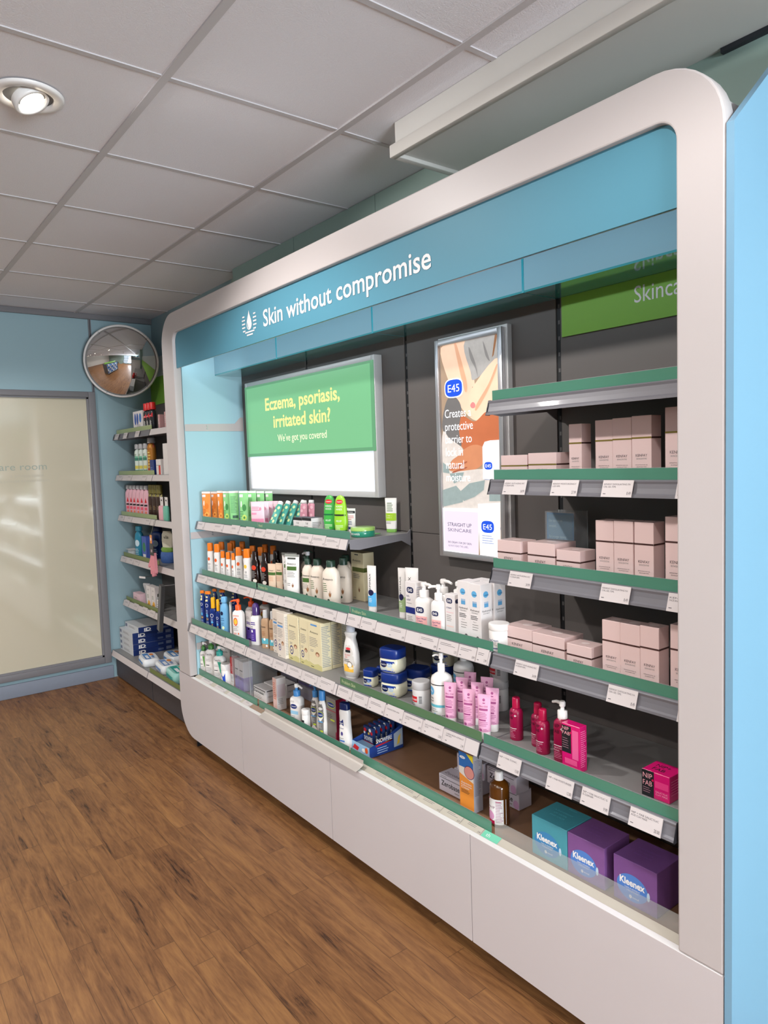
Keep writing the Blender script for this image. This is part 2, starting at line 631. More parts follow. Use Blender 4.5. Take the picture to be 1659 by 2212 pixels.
def downlight(x, y, label):
    t = thing('ceiling_downlight', label, 'downlight', (x, y, CEIL - 0.004), 0, 'gimbal downlights in the ceiling')
    r = MB()                      # flat bezel
    r.lathe([(0.0, 0.098), (-0.006, 0.097), (-0.009, 0.092), (-0.009, 0.070), (-0.002, 0.068)], PLAST, 40, cap0=False, cap1=False)
    r.build('bezel', t)
    w = MB()
    w.lathe([(-0.0015, 0.0685), (-0.0005, 0.04)], HOLE, 32, cap0=False)
    w.build('recess', t)
    ax = Vector((0.30, 0.42, -1.0)).normalized()      # the gimbal is swung towards the shelves
    q = Vector((0, 0, -1)).rotation_difference(ax)
    g = MB()
    g.lathe([(-0.002, 0.052), (-0.022, 0.053), (-0.026, 0.050), (-0.026, 0.043), (-0.020, 0.041), (-0.012, 0.036)], PLAST, 32, cap0=False, cap1=False)
    go = g.build('gimbal_ring', t)
    go.rotation_mode = 'QUATERNION'
    go.rotation_quaternion = q
    e = MB()
    e.lathe([(-0.021, 0.036), (-0.0225, 0.02), (-0.023, 0.002)], GLOW, 28)
    eo = e.build('lamp', go)
    return t


dl = None
for i, (x, y) in enumerate(SPOTS):
    lab = 'white gimbal downlight recessed in the ceiling, above the aisle before the shelves' if i == 1 else \
          'white gimbal downlight, %s from the frosted screen in the %s row out from the shelves' % (ORD[i % 5], ORD[i // 5])
    if dl is None:
        dl = downlight(x, y, lab)
        o = dl
    else:
        o = dup(dl, (x, y, CEIL - 0.004), lab)
    d = bpy.data.lights.new('spot', 'SPOT')
    d.energy = SPOT_W * (1.0 if y > 0 and x < -2 else 0.22 if y > 0 else 0.15)
    d.color = (1.0, 0.965, 0.94)
    d.spot_size = math.radians(140)
    d.spot_blend = 0.35
    d.shadow_soft_size = 0.035
    s = bpy.data.objects.new('spot', d)
    COL.objects.link(s)
    s.parent = o
    s.location = (0.0, 0.0, -0.055)
    tgt = Vector((0.30 if -3 < x < -2 else -0.1 if x < -3 else -0.05, 0.50 if x > -3 else 0.12, -1.0)) if y > 0 else Vector((0.0, 0.1, -1.0))
    s.rotation_euler = tgt.to_track_quat('-Z', 'Y').to_euler()

# ================================================================== the display fixture
YF = 1.451
YB = 1.84
FX = thing('display_fixture', 'white framed wall fixture with a blue skin care header above its shelves', 'display fixture', (-2.28, YF, 0))
ox, oy = 2.28, -YF


def fx(mb, name, parent=FX):
    """world-built part of the fixture"""
    loc = (ox, oy, 0) if parent is FX else (0, 0, 0)
    return mb.build(name, parent, loc)


def bevelled(o, w, seg=2):
    md = o.modifiers.new('edge', 'BEVEL')
    md.width = w
    md.segments = seg
    md.limit_method = 'ANGLE'
    md.angle_limit = math.radians(50)
    return o


def arch(x0, x1, zt, zb, r, n=10):
    p = [(x0, zb)]
    for (cx, cz, a0) in ((x0 + r, zt - r, PI), (x1 - r, zt - r, PI / 2)):
        for i in range(n + 1):
            t = a0 - 0.5 * PI * i / n
            p.append((cx + r * math.cos(t), cz + r * math.sin(t)))
    return p + [(x1, zb)]


b = MB()
A = arch(-3.826, -0.733, 2.357, 0.407, 0.155)
B = arch(-3.672, -0.838, 2.252, 0.407, 0.048)
n = len(A)
Y0, Y1 = YF, YF + 0.042
for i in range(n - 1):
    a0, a1, b0, b1 = A[i], A[i + 1], B[i], B[i + 1]
    q = lambda p, y: (p[0], y, p[1])
    b.add([q(b0, Y0), q(b1, Y0), q(a1, Y0), q(a0, Y0)], [(0, 1, 2, 3)], WHITE)
    b.add([q(b0, Y1), q(b1, Y1), q(a1, Y1), q(a0, Y1)], [(3, 2, 1, 0)], WHITE)
    b.add([q(a0, Y0), q(a1, Y0), q(a1, Y1), q(a0, Y1)], [(0, 1, 2, 3)], WHITE, True)
    b.add([q(b0, Y0), q(b1, Y0), q(b1, Y1), q(b0, Y1)], [(3, 2, 1, 0)], WHITE, True)
for i in (0, n - 1):
    q = [(A[i][0], Y0, A[i][1]), (B[i][0], Y0, B[i][1]), (B[i][0], Y1, B[i][1]), (A[i][0], Y1, A[i][1])]
    b.add(q, [(0, 1, 2, 3) if i == 0 else (3, 2, 1, 0)], WHITE)
fo = fx(b, 'frame')
bm = bmesh.new()
bm.from_mesh(fo.data)
bmesh.ops.remove_doubles(bm, verts=bm.verts[:], dist=1e-5)
bmesh.ops.recalc_face_normals(bm, faces=bm.faces[:])
bm.to_mesh(fo.data)
bm.free()
bevelled(fo, 0.004)
for k, (x0, x1) in enumerate(((-3.832, -3.0675), (-3.0645, -2.2935), (-2.2905, -1.5155), (-1.5125, -0.733))):
    b = MB()
    r = (0.17, 0, 0, 0) if k == 0 else (0, 0, 0, 0)
    P = rrect(x0, x1, 0.062, 0.4035, r)
    b.prism(P, YP(YF), YP(YF + 0.020), PANELW)
    o = fx(b, 'base_panel')
    bevelled(o, 0.0015, 1)
b = MB()
b.box(-3.66, -0.735, YF + 0.0006, YF + 0.0195, 0.4036, 0.4046, mat('painted_edge_light', (236, 232, 230), .4, var=.01))  # added strip: light falling on the panel tops, put into a whiter colour
fx(b, 'painted_light_edge')
b = MB()
b.box(-3.70, -0.76, YF + 0.075, YB, 0.0, 0.10, PLINTH)
b.box(-3.705, -3.695, YF + 0.03, YB, 0.0, 0.10, BLKP)
fx(b, 'plinth')
b = MB()
b.box(-3.80, -0.75, YF + 0.0205, YB, 0.10, 0.385, PLINTH)
b.box(-3.668, -0.80, YF + 0.046, YB - 0.002, 0.386, 0.410, WOODD)
fx(b, 'bottom_deck')
b = MB()
b.prism([(1.472, 0.4005), (1.497, 0.412), (1.4985, 0.409), (1.473, 0.3975)][::-1], lambda u, v: (-3.668, u, v), lambda u, v: (-0.80, u, v), CREAM)
fx(b, 'ledge_ticket_rail')
b = MB()
b.box(-3.70, -3.668, YF + 0.0425, YB + 0.03, 0.386, 2.25, SIDEB)
b.box(-3.826, -3.702, YF + 0.0425, 1.87, 0.405, 2.20, WHITE)
fx(b, 'side_panel')
b = MB()
b.box(-0.80, -0.76, YF + 0.0425, YB + 0.03, 0.386, 2.25, WHITE)
fx(b, 'side_panel')
XS = [-3.668, -2.975, -2.2205, -1.4615, -0.80]
for k in range(4):
    b = MB()
    for (z0, z1) in ((0.41, 1.2535), (1.2555, 2.25)):
        b.box(XS[k] + (0.009 if k else 0), XS[k + 1] - (0.009 if k < 3 else 0), YB, YB + 0.02, z0, z1, BACKP, 0.001, 1)
    b.box(XS[k], XS[k + 1], YB + 0.0205, YB + 0.028, 0.41, 2.25, BLACK)
    fx(b, 'back_panel')
for x in XS[1:4]:
    b = MB()
    b.box(x - 0.0085, x + 0.0085, YB + 0.004, YB + 0.020, 0.41, 2.05, BLACK)
    z = 0.46
    while z < 2.03:
        b.box(x - 0.0025, x + 0.0045, YB + 0.0032, YB + 0.0039, z, z + 0.012, mat('slot_rim', (84, 80, 80), .5, var=.05))
        z += 0.05
    fx(b, 'slotted_upright')
# header: fascia, glossy light boxes behind it
b = MB()
b.box(-3.70, -0.80, 1.468, 1.474, 2.070, 2.30, FASC)
fa = fx(b, 'fascia')
b = MB()
S = YP(1.4665)
b.text(S, 'Skin without compromise', -2.698, 2.125, 0.068, LETW, 'l', fit=1.062, bold=0.012)
xs_ = sorted(p[0] for p in b.v)
gaps = sorted(sorted(((c - a, (a + c) / 2) for a, c in zip(xs_, xs_[1:])), reverse=True)[:2], key=lambda g: g[1])
cuts = [-9.0] + [g[1] for g in gaps] + [9.0]
for k in range(3):                # one part for each word of the header
    wd = MB()
    for f in b.f:
        if cuts[k] < b.v[f[0]][0] < cuts[k + 1]:
            wd.add([b.v[i] for i in f], [tuple(range(len(f)))], LETW)
    fx(wd, 'header_word', fa)
b = MB()
cx, cz = -2.826, 2.165
drop = [(cx + 0.024 * math.cos(t), cz - 0.008 + 0.024 * math.sin(t)) for t in [PI + PI * i / 14 for i in range(15)]]
drop = drop + [(cx + 0.020, cz + 0.008), (cx + 0.007, cz + 0.033), (cx, cz + 0.052), (cx - 0.007, cz + 0.033), (cx - 0.020, cz + 0.008)]
b.flat(S, drop, LETW)
S2 = YP(1.4662)
b.poly(S2, [(cx - 0.017, cz + 0.004), (cx - 0.019, cz - 0.010), (cx - 0.012, cz - 0.024), (cx - 0.004, cz - 0.027), (cx - 0.011, cz - 0.018), (cx - 0.013, cz - 0.006)], FASC)
for i in range(5):
    z = cz + 0.030 - i * 0.0155
    w = (0.020, 0.030, 0.030, 0.030, 0.024)[i]
    for s in (-1, 1):
        xo = cx + s * (0.067 - (0.006 if i in (0, 4) else 0))
        xi = xo - s * w
        b.rect(S, min(xo, xi), max(xo, xi), z - 0.003, z + 0.003, LETW)
b.rect(S, cx - 0.040, cx + 0.046, cz - 0.0435, cz - 0.0375, LETW)
b.rect(S, cx - 0.026, cx + 0.030, cz - 0.056, cz - 0.050, LETW)
fx(b, 'droplet_logo', fa)
for k in range(4):
    b = MB()
    x0, x1 = XS[k] + 0.002, XS[k + 1] - 0.002
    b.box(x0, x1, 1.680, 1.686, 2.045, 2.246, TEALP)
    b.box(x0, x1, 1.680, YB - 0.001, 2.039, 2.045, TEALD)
    if k:
        b.box(x0 - 0.0075, x0 - 0.0005, 1.6785, 1.690, 2.039, 2.246, TEALE)
        b.box(x0 - 0.0045, x0 - 0.0035, 1.6782, 1.6784, 2.039, 2.246, mat('teal_seam', (30, 96, 110), .4, var=.03))
    fx(b, 'light_box')
b = MB()
b.box(-3.70, -0.76, YF + 0.045, YB + 0.03, 2.2505, 2.27, WHITE)
fx(b, 'top_board')
for z, long_ in ((1.757, 1), (1.176, 0), (0.568, 0)):
    b = MB()
    b.prism([(1.494, z - 0.019), (1.836, z - 0.020), (1.836, z + 0.056), (1.818, z + 0.056), (1.785, z + 0.022), (1.494, z + 0.018)],
            XP(-3.6655), XP(-3.6675), WHITE)
    o = fx(b, 'rail_bracket')
    sb = MB()
    for dz in (-0.004, 0.009):
        sb.prism([(1.62 + 0.005 * math.cos(t * PI / 5), z + dz + 0.005 * math.sin(t * PI / 5)) for t in range(10)], XP(-3.663), XP(-3.6655), ALU)
    fx(sb, 'screw', o)

# cool LED strip behind the lower edge of the fascia, washing the light boxes
b = MB()
b.box(-3.64, -0.85, 1.4745, 1.482, 2.071, 2.079, ALU)
led = fx(b, 'led_strip')
ld = bpy.data.lights.new('led', 'AREA')
ld.shape = 'RECTANGLE'
ld.size, ld.size_y = 2.78, 0.008
ld.energy = LED_W
ld.color = (0.78, 0.90, 1.0)
lo = bpy.data.objects.new('led', ld)
COL.objects.link(lo)
lo.parent = led
lo.location = (-2.245, 1.4835, 2.076)
lo.rotation_euler = Vector((0, 1, 0.12)).to_track_quat('-Z', 'Y').to_euler()

# green and clear risers on the bottom ledge
def riser(x0, x1, y, z0, z1, m, label=None):
    b = MB()
    b.box(x0, x1, y, y + 0.0022, z0, z1, m)
    if m is not CLEARG:
        b.box(x0, x1, y, y + 0.0022, z1, z1 + 0.0012, CLEARG)
    return b


fx(riser(-3.660, -2.985, 1.4985, 0.411, 0.446, GREEN), 'riser')
fx(riser(-2.965, -2.225, 1.4985, 0.411, 0.446, GREEN), 'riser')
fx(riser(-2.215, -1.470, 1.4985, 0.411, 0.446, GREEN), 'riser')
fx(riser(-1.455, -0.802, 1.4985, 0.411, 0.458, CLEARG), 'riser')
b = MB()
SL = lambda u, v: (u, 1.4735 + 0.0235 * v, 0.4015 + 0.0108 * v + 0.0006)
TG = mat('mint_shelf_flag', (112, 196, 164), 0.4, var=0.02)
b.rect(SL, -1.492, -1.425, 0.02, 0.98, TG)
b.text(lambda u, v: (u, 1.4735 + 0.0235 * v * 40, 0.4015 + 0.0108 * v * 40 + 0.0009), 'th', -1.478, 0.007, 0.012, LETW, 'l', sx=1.2)
solo(b, 'shelf_flag', 'mint green flag printed th, slid into the bottom ledge rail', 'shelf flag')

# the loose metal profile lying on the bottom ledge
b = MB()
P = [(1.438, 0.4075), (1.440, 0.4062), (1.470, 0.4185), (1.4745, 0.424), (1.4755, 0.440), (1.4735, 0.440), (1.4725, 0.4255), (1.4685, 0.4205)]
b.prism(P[::-1], XP(-2.862), XP(-2.098), EDGING)
solo(b, 'metal_edging', 'loose bare metal angle strip lying along the bottom ledge of the fixture', 'metal strip')

# ---------------------------------------------------------------- shelves
def shelf(x0, x1, yf, T, style, label, ris=None, ris_m=None, ris_text=None, yb=YB, brack=0.0, group=None, deck=None):
    """a steel shelf: deck, front ticket rail, riser and two end brackets. T is the top of its front edge"""
    t = thing('shelf', label, 'shelf', ((x0 + x1) / 2, yb, T), 0, group)
    o = lambda mb, name: mb.build(name, t, (-(x0 + x1) / 2, -yb, -T))
    b = MB()
    b.box(x0 + 0.001, x1 - 0.001, yf + 0.001, yb - 0.001, T - 0.018, T - 0.003, deck or DECK, 0.0012, 1)
    o(b, 'deck')
    b = MB()
    if style == 'white':
        P = [(yf + 0.006, T), (yf, T - 0.001), (yf - 0.013, T - 0.042), (yf - 0.010, T - 0.043), (yf + 0.004, T - 0.006)]
        b.prism(P, XP(x0 + 0.001), XP(x1 - 0.001), RAILG)
        o(b, 'ticket_rail')
        b = MB()
        f = lambda v, e: (yf - 0.0003 - 0.0128 * v - e, T - 0.002 - 0.0385 * v)
        x0p = x0 + (0.028 if x0 < -3.6 and T < 1.3 and yf > 1.45 and style == 'white' and x0 > -3.7 else 0.002)
        for e0, m in ((0.0010, PAPER),):
            ya, za = f(0, e0)
            yc, zc = f(1, e0)
            b.prism([(ya, za), (yc, zc), (yc + 0.0006, zc), (ya + 0.0006, za)][::1], XP(x0p), XP(x1 - 0.003), m)
        o(b, 'ticket_strip')
    else:
        P = [(yf + 0.006, T), (yf, T - 0.001), (yf - 0.003, T - 0.004), (yf - 0.002, T - 0.010), (yf - 0.0045, T - 0.021), (yf - 0.0085, T - 0.033),
             (yf - 0.013, T - 0.037), (yf - 0.014, T - 0.043), (yf - 0.010, T - 0.043), (yf + 0.004, T - 0.006)]
        b.prism(P, XP(x0 + 0.003), XP(x1 - 0.003), RAILG)
        for xa, xb in ((x0, x0 + 0.003), (x1 - 0.003, x1)):
            b.prism([(yf + 0.008, T + 0.001), (yf - 0.001, T), (yf - 0.015, T - 0.044), (yf + 0.002, T - 0.044)], XP(xa), XP(xb), BLKP)
        o(b, 'ticket_rail')
    if ris:
        b = riser(ris[0], ris[1], yf + 0.008, T - 0.003, T + 0.028, ris_m or GREEN)
        if ris_text:
            b.text(YP(yf + 0.0077), ris_text, ris[0] + 0.012, T + 0.007, 0.013, mat('pale_riser_letter', (196, 206, 160), 0.5), 'l', sx=0.9)
        o(b, 'riser')
    for xa in (x0 + 0.0005, x1 - 0.0035):
        b = MB()
        b.prism([(yf + 0.004, T - 0.004), (yf + 0.006, T - 0.040), (yf + 0.05, T - 0.046), (yb - 0.05, T - 0.030), (yb - 0.004, T - 0.055), (yb - 0.002, T - 0.055),
                 (yb - 0.002, T + 0.012), (yb - 0.020, T - 0.003)], XP(xa), XP(xa + 0.003), BRACK)
        o(b, 'bracket')
    return t


X0, X1, X2, X3, X4 = -3.664, -2.975, -2.2205, -1.4665, -0.802
YT, YM, YL = 1.530, 1.515, 1.458
SH = {
    'S1a': shelf(X0, X1, YT, 1.253, 'white', 'top shelf of the bay by the light blue side panel, holding orange and green tubes', (X0 + 0.06, X1 - 0.004)),
    'S1b': shelf(X1, X2, YT, 1.253, 'white', 'shelf under the green lit sign with an open end and two green upright tubes', (X1 + 0.002, X2 - 0.004), None, 'Hand'),
    'S2a': shelf(X0, X1, YM, 0.968, 'white', 'shelf holding the white sun lotions with orange caps', (X0 + 0.055, X1 - 0.012)),
    'S2b': shelf(X1, X2, YM, 0.968, 'white', 'shelf holding the cream lotion bottles with dark green caps', (X1 + 0.002, X2 - 0.004), None, 'Problem Skin'),
    'S2c': shelf(X2, X3, YM, 0.968, 'white', 'shelf holding white hand wash pumps and the blue printed ointment boxes', (X2 + 0.006, X3 - 0.004), None, 'Problem Skin'),
    'S3a': shelf(X0, X1, YL, 0.705, 'white', 'shelf holding the dark blue sun sprays and the orange pump bottle', (X0 + 0.02, X1 - 0.004)),
    'S3b': shelf(X1, X2, YL, 0.705, 'white', 'riserless shelf holding the row of pale yellow oat cartons', None),
    'S3c': shelf(X2, X3, YL, 0.705, 'white', 'shelf holding the petroleum jelly jars and pink tubes', (X2 + 0.002, X3 - 0.004), OLIVE2, 'Problem Skin'),
    'R0': shelf(X3 - 0.006, X4, YT, 1.714, 'grey', 'empty topmost grey shelf beneath the bright green sign', (X3 + 0.002, X4)),
    'R1': shelf(X3 - 0.006, X4, YT, 1.483, 'grey', 'upper grey shelf with pink cartons and gold bands', (X3 + 0.002, X4)),
    'R2': shelf(X3 - 0.006, X4, YT, 1.220, 'grey', 'grey shelf with pink cartons in front of the clear block with a blue card', (X3 - 0.008, X4)),
    'R3': shelf(X3 + 0.002, X4, YM, 0.968, 'grey', 'lowest grey shelf with pink cartons, beside the ointment boxes', (X3 + 0.016, X4)),
    'R4': shelf(X3 + 0.002, -0.8415, YL, 0.705, 'grey', 'grey shelf with crimson bottles and the two black and pink cartons', (X3 + 0.006, -0.8415)),
}

# ---------------------------------------------------------------- price tickets
INK = mat('ticket_ink', (98, 93, 97), 0.6)


def ticket(xc, w, yf, T, label, name, price, group, white=True, lift=0.0, seed=0):
    b = MB()
    e = 0.0022 if white else 0.0045
    h = 0.037 if white else 0.040

    def S(u, v):
        k = (h - v) / 0.0385
        return (u, yf - 0.0003 - 0.0128 * k - e, T - 0.001 - 0.0385 * k)
    Sb = lambda u, v: (S(u, v)[0], S(u, v)[1] + 0.0005, S(u, v)[2])
    b.prism([(xc - w / 2, -0.001), (xc + w / 2, -0.001), (xc + w / 2, h + lift), (xc - w / 2, h + lift)], S, Sb, PAPER)
    F = lambda u, v: (S(u, v)[0], S(u, v)[1] - 0.00025, S(u, v)[2])
    if name:
        n1, n2 = name
        b.text(F, n1, xc - w / 2 + 0.004, h - 0.012, 0.0042, INK, 'l', fit=(w - 0.012) * (0.55 + 0.45 * min(1, len(n1) / 20)))
        if n2:
            b.text(F, n2, xc - w / 2 + 0.004, h - 0.018, 0.0042, INK, 'l', sx=0.9)
    else:
        b.lines(F, xc - w / 2 + 0.006, xc + w / 2 - 0.014, h - 0.009, 2, 0.0046, 0.0012, INK, seed)
    b.rect(F, xc - w / 2 + 0.005, xc - w / 2 + 0.013, 0.006, 0.0078, INK)
    b.text(F, price, xc + w / 2 - 0.004, 0.005, 0.0075, INK, 'r', sx=0.62)
    b.rect(F, xc + w / 2 - 0.0007, xc + w / 2, 0.0, h, mat('ticket_edge_line', (150, 140, 140), 0.6))
    return solo(b, 'price_ticket', label, 'price ticket', (0, 0, 0), 0, group)


def run(key, spots, where, w=None, prices=(), names=()):
    r = random.Random(key)
    o = SH[key]
    for i, c in enumerate(spots):
        x0, x1 = c
        yf = {'S1': YT, 'S2': YM, 'S3': YL, 'R1': YT, 'R2': YT, 'R3': YM, 'R4': YL}[key[:2]]
        T = o.location.z
        white = key[0] == 'S'
        pr = prices[i] if i < len(prices) else r.choice(['1.89', '3.49', '5.99', '6.49', '8.99', '9.99', '4.69'])
        nm = names[i] if i < len(names) else None
        ticket((x0 + x1) / 2, x1 - x0, yf, T, '%s ticket from the mirror end on the %s' % (ORD[i], where), nm, pr,
               'price tickets on the fixture', white, lift=(0.004 if r.random() < 0.3 and white else 0), seed=sum(map(ord, key)) % 50 + i)


def even(x0, x1, n, gap=0.004):
    w = (x1 - x0) / n
    return [(x0 + i * w + gap / 2, x0 + (i + 1) * w - gap / 2) for i in range(n)]


run('S1a', [(-3.632, -3.545), (-3.42, -3.315), (-3.225, -3.135), (-3.07, -2.985)], 'shelf of orange and green tubes')
run('S1b', even(-2.972, -2.272, 7, 0.002), 'shelf under the green lit sign')
run('S2a', even(-3.632, -3.02, 5), 'shelf of white sun lotions')
run('S2b', [(-2.968, -2.885), (-2.85, -2.755), (-2.70, -2.60), (-2.55, -2.445), (-2.385, -2.29)], 'shelf of cream lotion bottles')
run('S2c', [(-2.216, -2.13), (-2.125, -2.035), (-1.955, -1.865), (-1.79, -1.70), (-1.695, -1.605), (-1.60, -1.525), (-1.523, -1.475)], 'shelf of hand wash pumps',
    prices=['1.99', '5.49', '8.99', '8.99', '5.75', '8.99', '3.99'])
run('S3a', even(-3.632, -2.99, 6), 'shelf of dark blue sun sprays')
run('S3b', even(-2.95, -2.23, 6, 0.02), 'shelf of pale yellow oat cartons')
run('S3c', even(-2.215, -1.52, 7, 0.01), 'shelf of petroleum jelly jars', prices=['1.99', '1.99', '5.95', '4.99', '6.99', '12.50', '2.99'],
    names=[None, None, None, ('SUDOCREM 60G', ''), ('SUDOCREM ANTI SEPT 2.5', 'KG 125G'), ('E45 LOTION PUMP 5', 'OO ML'), ('AVEENO BODY LOTION 2F', 'ORM 30TM')])
KN = ('KENFAY ANTI-AGING RIC', 'H CREAM 50ML')
KE = ('KENFAY EXFOLIATING FA', 'CIAL GEL 75ML')
run('R1', [(-1.410, -1.325), (-1.237, -1.150), (-1.077, -0.990), (-0.878, -0.81)], 'upper grey shelf of pink cartons', prices=['34.99', '27.99', '8.49', '8.49'],
    names=[KN, ('KENFAY MOISTURIZING F', 'LUID 50ML'), KE, KE])
run('R2', [(-1.396, -1.311), (-1.085, -1.000), (-0.901, -0.815)], 'grey shelf below the blue card block', prices=['34.99', '8.49', '8.49'], names=[KN, KE, ('KENFAY R', 'FACE AND')])
run('R3', [(-1.367, -1.281), (-1.057, -0.973), (-0.867, -0.806)], 'lowest grey shelf of pink cartons', prices=['34.99', '8.49', '8.49'], names=[KN, KE, KE])
run('R4', [(-1.386, -1.301), (-1.209, -1.123), (-1.098, -1.014), (-0.959, -0.874)], 'grey shelf of crimson bottles', prices=['15.00', '12.00', '9.99', '20.00'],
    names=[('NIP + FAB TONIC', ''), ('NIP + FAB MOISTURISER', ''), ('NIP + FAB SALICYLIC G', 'EL CLEANSER'), ('NIP + FAB SALICYLIC', 'ACID CLAY MASK')])
# flat tickets on the bottom ledge
LG = [(-3.60, -3.47, PAPER), (-3.42, -3.30, PAPER), (-3.27, -3.12, PAPER), (-3.10, -3.02, PAPER), (-2.99, -2.905, PAPER), (-2.06, -1.95, CREAM), (-1.94, -1.80, CREAM), (-1.795, -1.68, CREAM),
      (-1.675, -1.585, CREAM), (-1.58, -1.495, CREAM)]
for i, (x0, x1, m) in enumerate(LG):
    b = MB()
    b.prism([(x0, 0.03), (x1, 0.03), (x1, 0.97), (x0, 0.97)], lambda u, v: (u, 1.4727 + 0.0237 * v, 0.4013 + 0.0109 * v + 0.0008), lambda u, v: (u, 1.4727 + 0.0237 * v, 0.4013 + 0.0109 * v + 0.0001), m)
    F = lambda u, v: (u, 1.4727 + v * 0.908, 0.4013 + v * 0.418 + 0.001)
    b.lines(F, x0 + 0.02, x1 - 0.02, 0.021, 2, 0.005, 0.0012, INK, i)
    b.text(F, ('3.59', '8.29', '4.99', '6.49', '5.79', '5.99', '6.99', '4.25', '8.29', '3.99')[i], x1 - 0.004, 0.004, 0.0065, INK, 'r', sx=0.7)
    b.rect(F, x1 - 0.0012, x1, 0.001, 0.025, mat('ticket_edge_line', (150, 140, 140), 0.6))
    solo(b, 'price_ticket', '%s flat price ticket from the mirror end, lying in the bottom ledge of the fixture' % ORD[i], 'price ticket', (0, 0, 0), 0, 'price tickets in the bottom ledge')
b = MB()
b.prism([(-3.02, 0.05), (-2.905, 0.05), (-2.90, 0.95), (-3.015, 0.95)], lambda u, v: (u, 1.4727 + 0.0237 * v, 0.4013 + 0.0109 * v + 0.0013), lambda u, v: (u, 1.4727 + 0.0237 * v, 0.4013 + 0.0109 * v + 0.0011),
        mat('brown_card', (150, 126, 108), 0.6, var=0.05))
solo(b, 'brown_card_slip', 'plain brown card slip in the bottom ledge beside the metal strip', 'card')

# ---------------------------------------------------------------- lit signs
LW = lit((232, 236, 248), 0.95)
LGN = lit((124, 192, 140), 0.80)
LYE = lit((240, 228, 146), 0.9)
PX0, PX1, PZ0, PZ1 = -3.552, -2.376, 1.392, 1.988
t = thing('lit_sign', 'wide backlit panel with a green eczema print over its upper two thirds', 'sign', ((PX0 + PX1) / 2, YB, PZ0))
o = lambda mb, name: mb.build(name, t, (-(PX0 + PX1) / 2, -YB, -PZ0))
b = MB()
for (x0, x1, z0, z1) in ((PX0, PX0 + 0.024, PZ0, PZ1), (PX1 - 0.024, PX1, PZ0, PZ1), (PX0 + 0.024, PX1 - 0.024, PZ0, PZ0 + 0.026), (PX0 + 0.024, PX1 - 0.024, PZ1 - 0.022, PZ1)):
    b.box(x0, x1, 1.798, YB - 0.0005, z0, z1, ALUL, 0.002)
o(b, 'frame')
b = MB()
b.box(PX0 + 0.022, PX1 - 0.022, 1.806, 1.81, PZ0 + 0.024, PZ1 - 0.02, LW)
o(b, 'light_panel')
b = MB()
S = YP(1.7955)
b.prism([(PX0 + 0.004, 1.590), (PX1 - 0.003, 1.590), (PX1 - 0.003, 1.966), (PX0 + 0.004, 1.966)], S, YP(1.7968), lit((112, 176, 130), 0.62))
b.rect(YP(1.7950), PX0 + 0.026, PX1 - 0.026, 1.606, 1.955, LGN)
F = YP(1.7945)
b.text(F, 'Eczema, psoriasis,', -2.977, 1.826, 0.062, LYE, 'c', fit=0.69, bold=0.022)
b.text(F, 'irritated skin?', -2.977, 1.734, 0.062, LYE, 'c', fit=0.53, bold=0.022)
b.text(F, 'We\u2019ve got you covered', -2.977, 1.661, 0.036, lit((248, 244, 205), 1.0), 'c', fit=0.455)
o(b, 'green_print')

QX0, QX1, QZ0, QZ1 = -2.004, -1.667, 1.180, 1.985
t = thing('poster_light_box', 'tall backlit poster of forearms and white cream tubs, behind the grey shelves', 'poster', ((QX0 + QX1) / 2, YB, QZ0))
o = lambda mb, name: mb.build(name, t, (-(QX0 + QX1) / 2, -YB, -QZ0))
b = MB()
for (x0, x1, z0, z1) in ((QX0, QX0 + 0.018, QZ0, QZ1), (QX1 - 0.020, QX1, QZ0, QZ1), (QX0 + 0.018, QX1 - 0.020, QZ0, QZ0 + 0.020), (QX0 + 0.018, QX1 - 0.020, QZ1 - 0.022, QZ1)):
    b.box(x0, x1, 1.800, 1.816, z0, z1, ALU, 0.0015)
b.box(QX0 + 0.004, QX1 + 0.012, 1.8165, YB - 0.0005, QZ0 + 0.003, QZ1 + 0.008, ALUL, 0.001, 1)
o(b, 'frame')
b = MB()
ix0, ix1, iz0, iz1 = QX0 + 0.017, QX1 - 0.019, QZ0 + 0.019, QZ1 - 0.021
b.rect(YP(1.8125), ix0, ix1, iz0, iz1, lit((176, 150, 126), 0.9))
PC = dict(skin_light=(246, 206, 178), shirt=(178, 174, 170), hair=(150, 104, 70), skin_mid=(250, 210, 180), sore=(222, 140, 138), skin_red=(196, 112, 74),
          shorts=(118, 114, 112), skin_hand=(208, 138, 100), cloth=(218, 208, 200), patch=(150, 164, 162), white=(246, 246, 250), pink=(232, 218, 232))
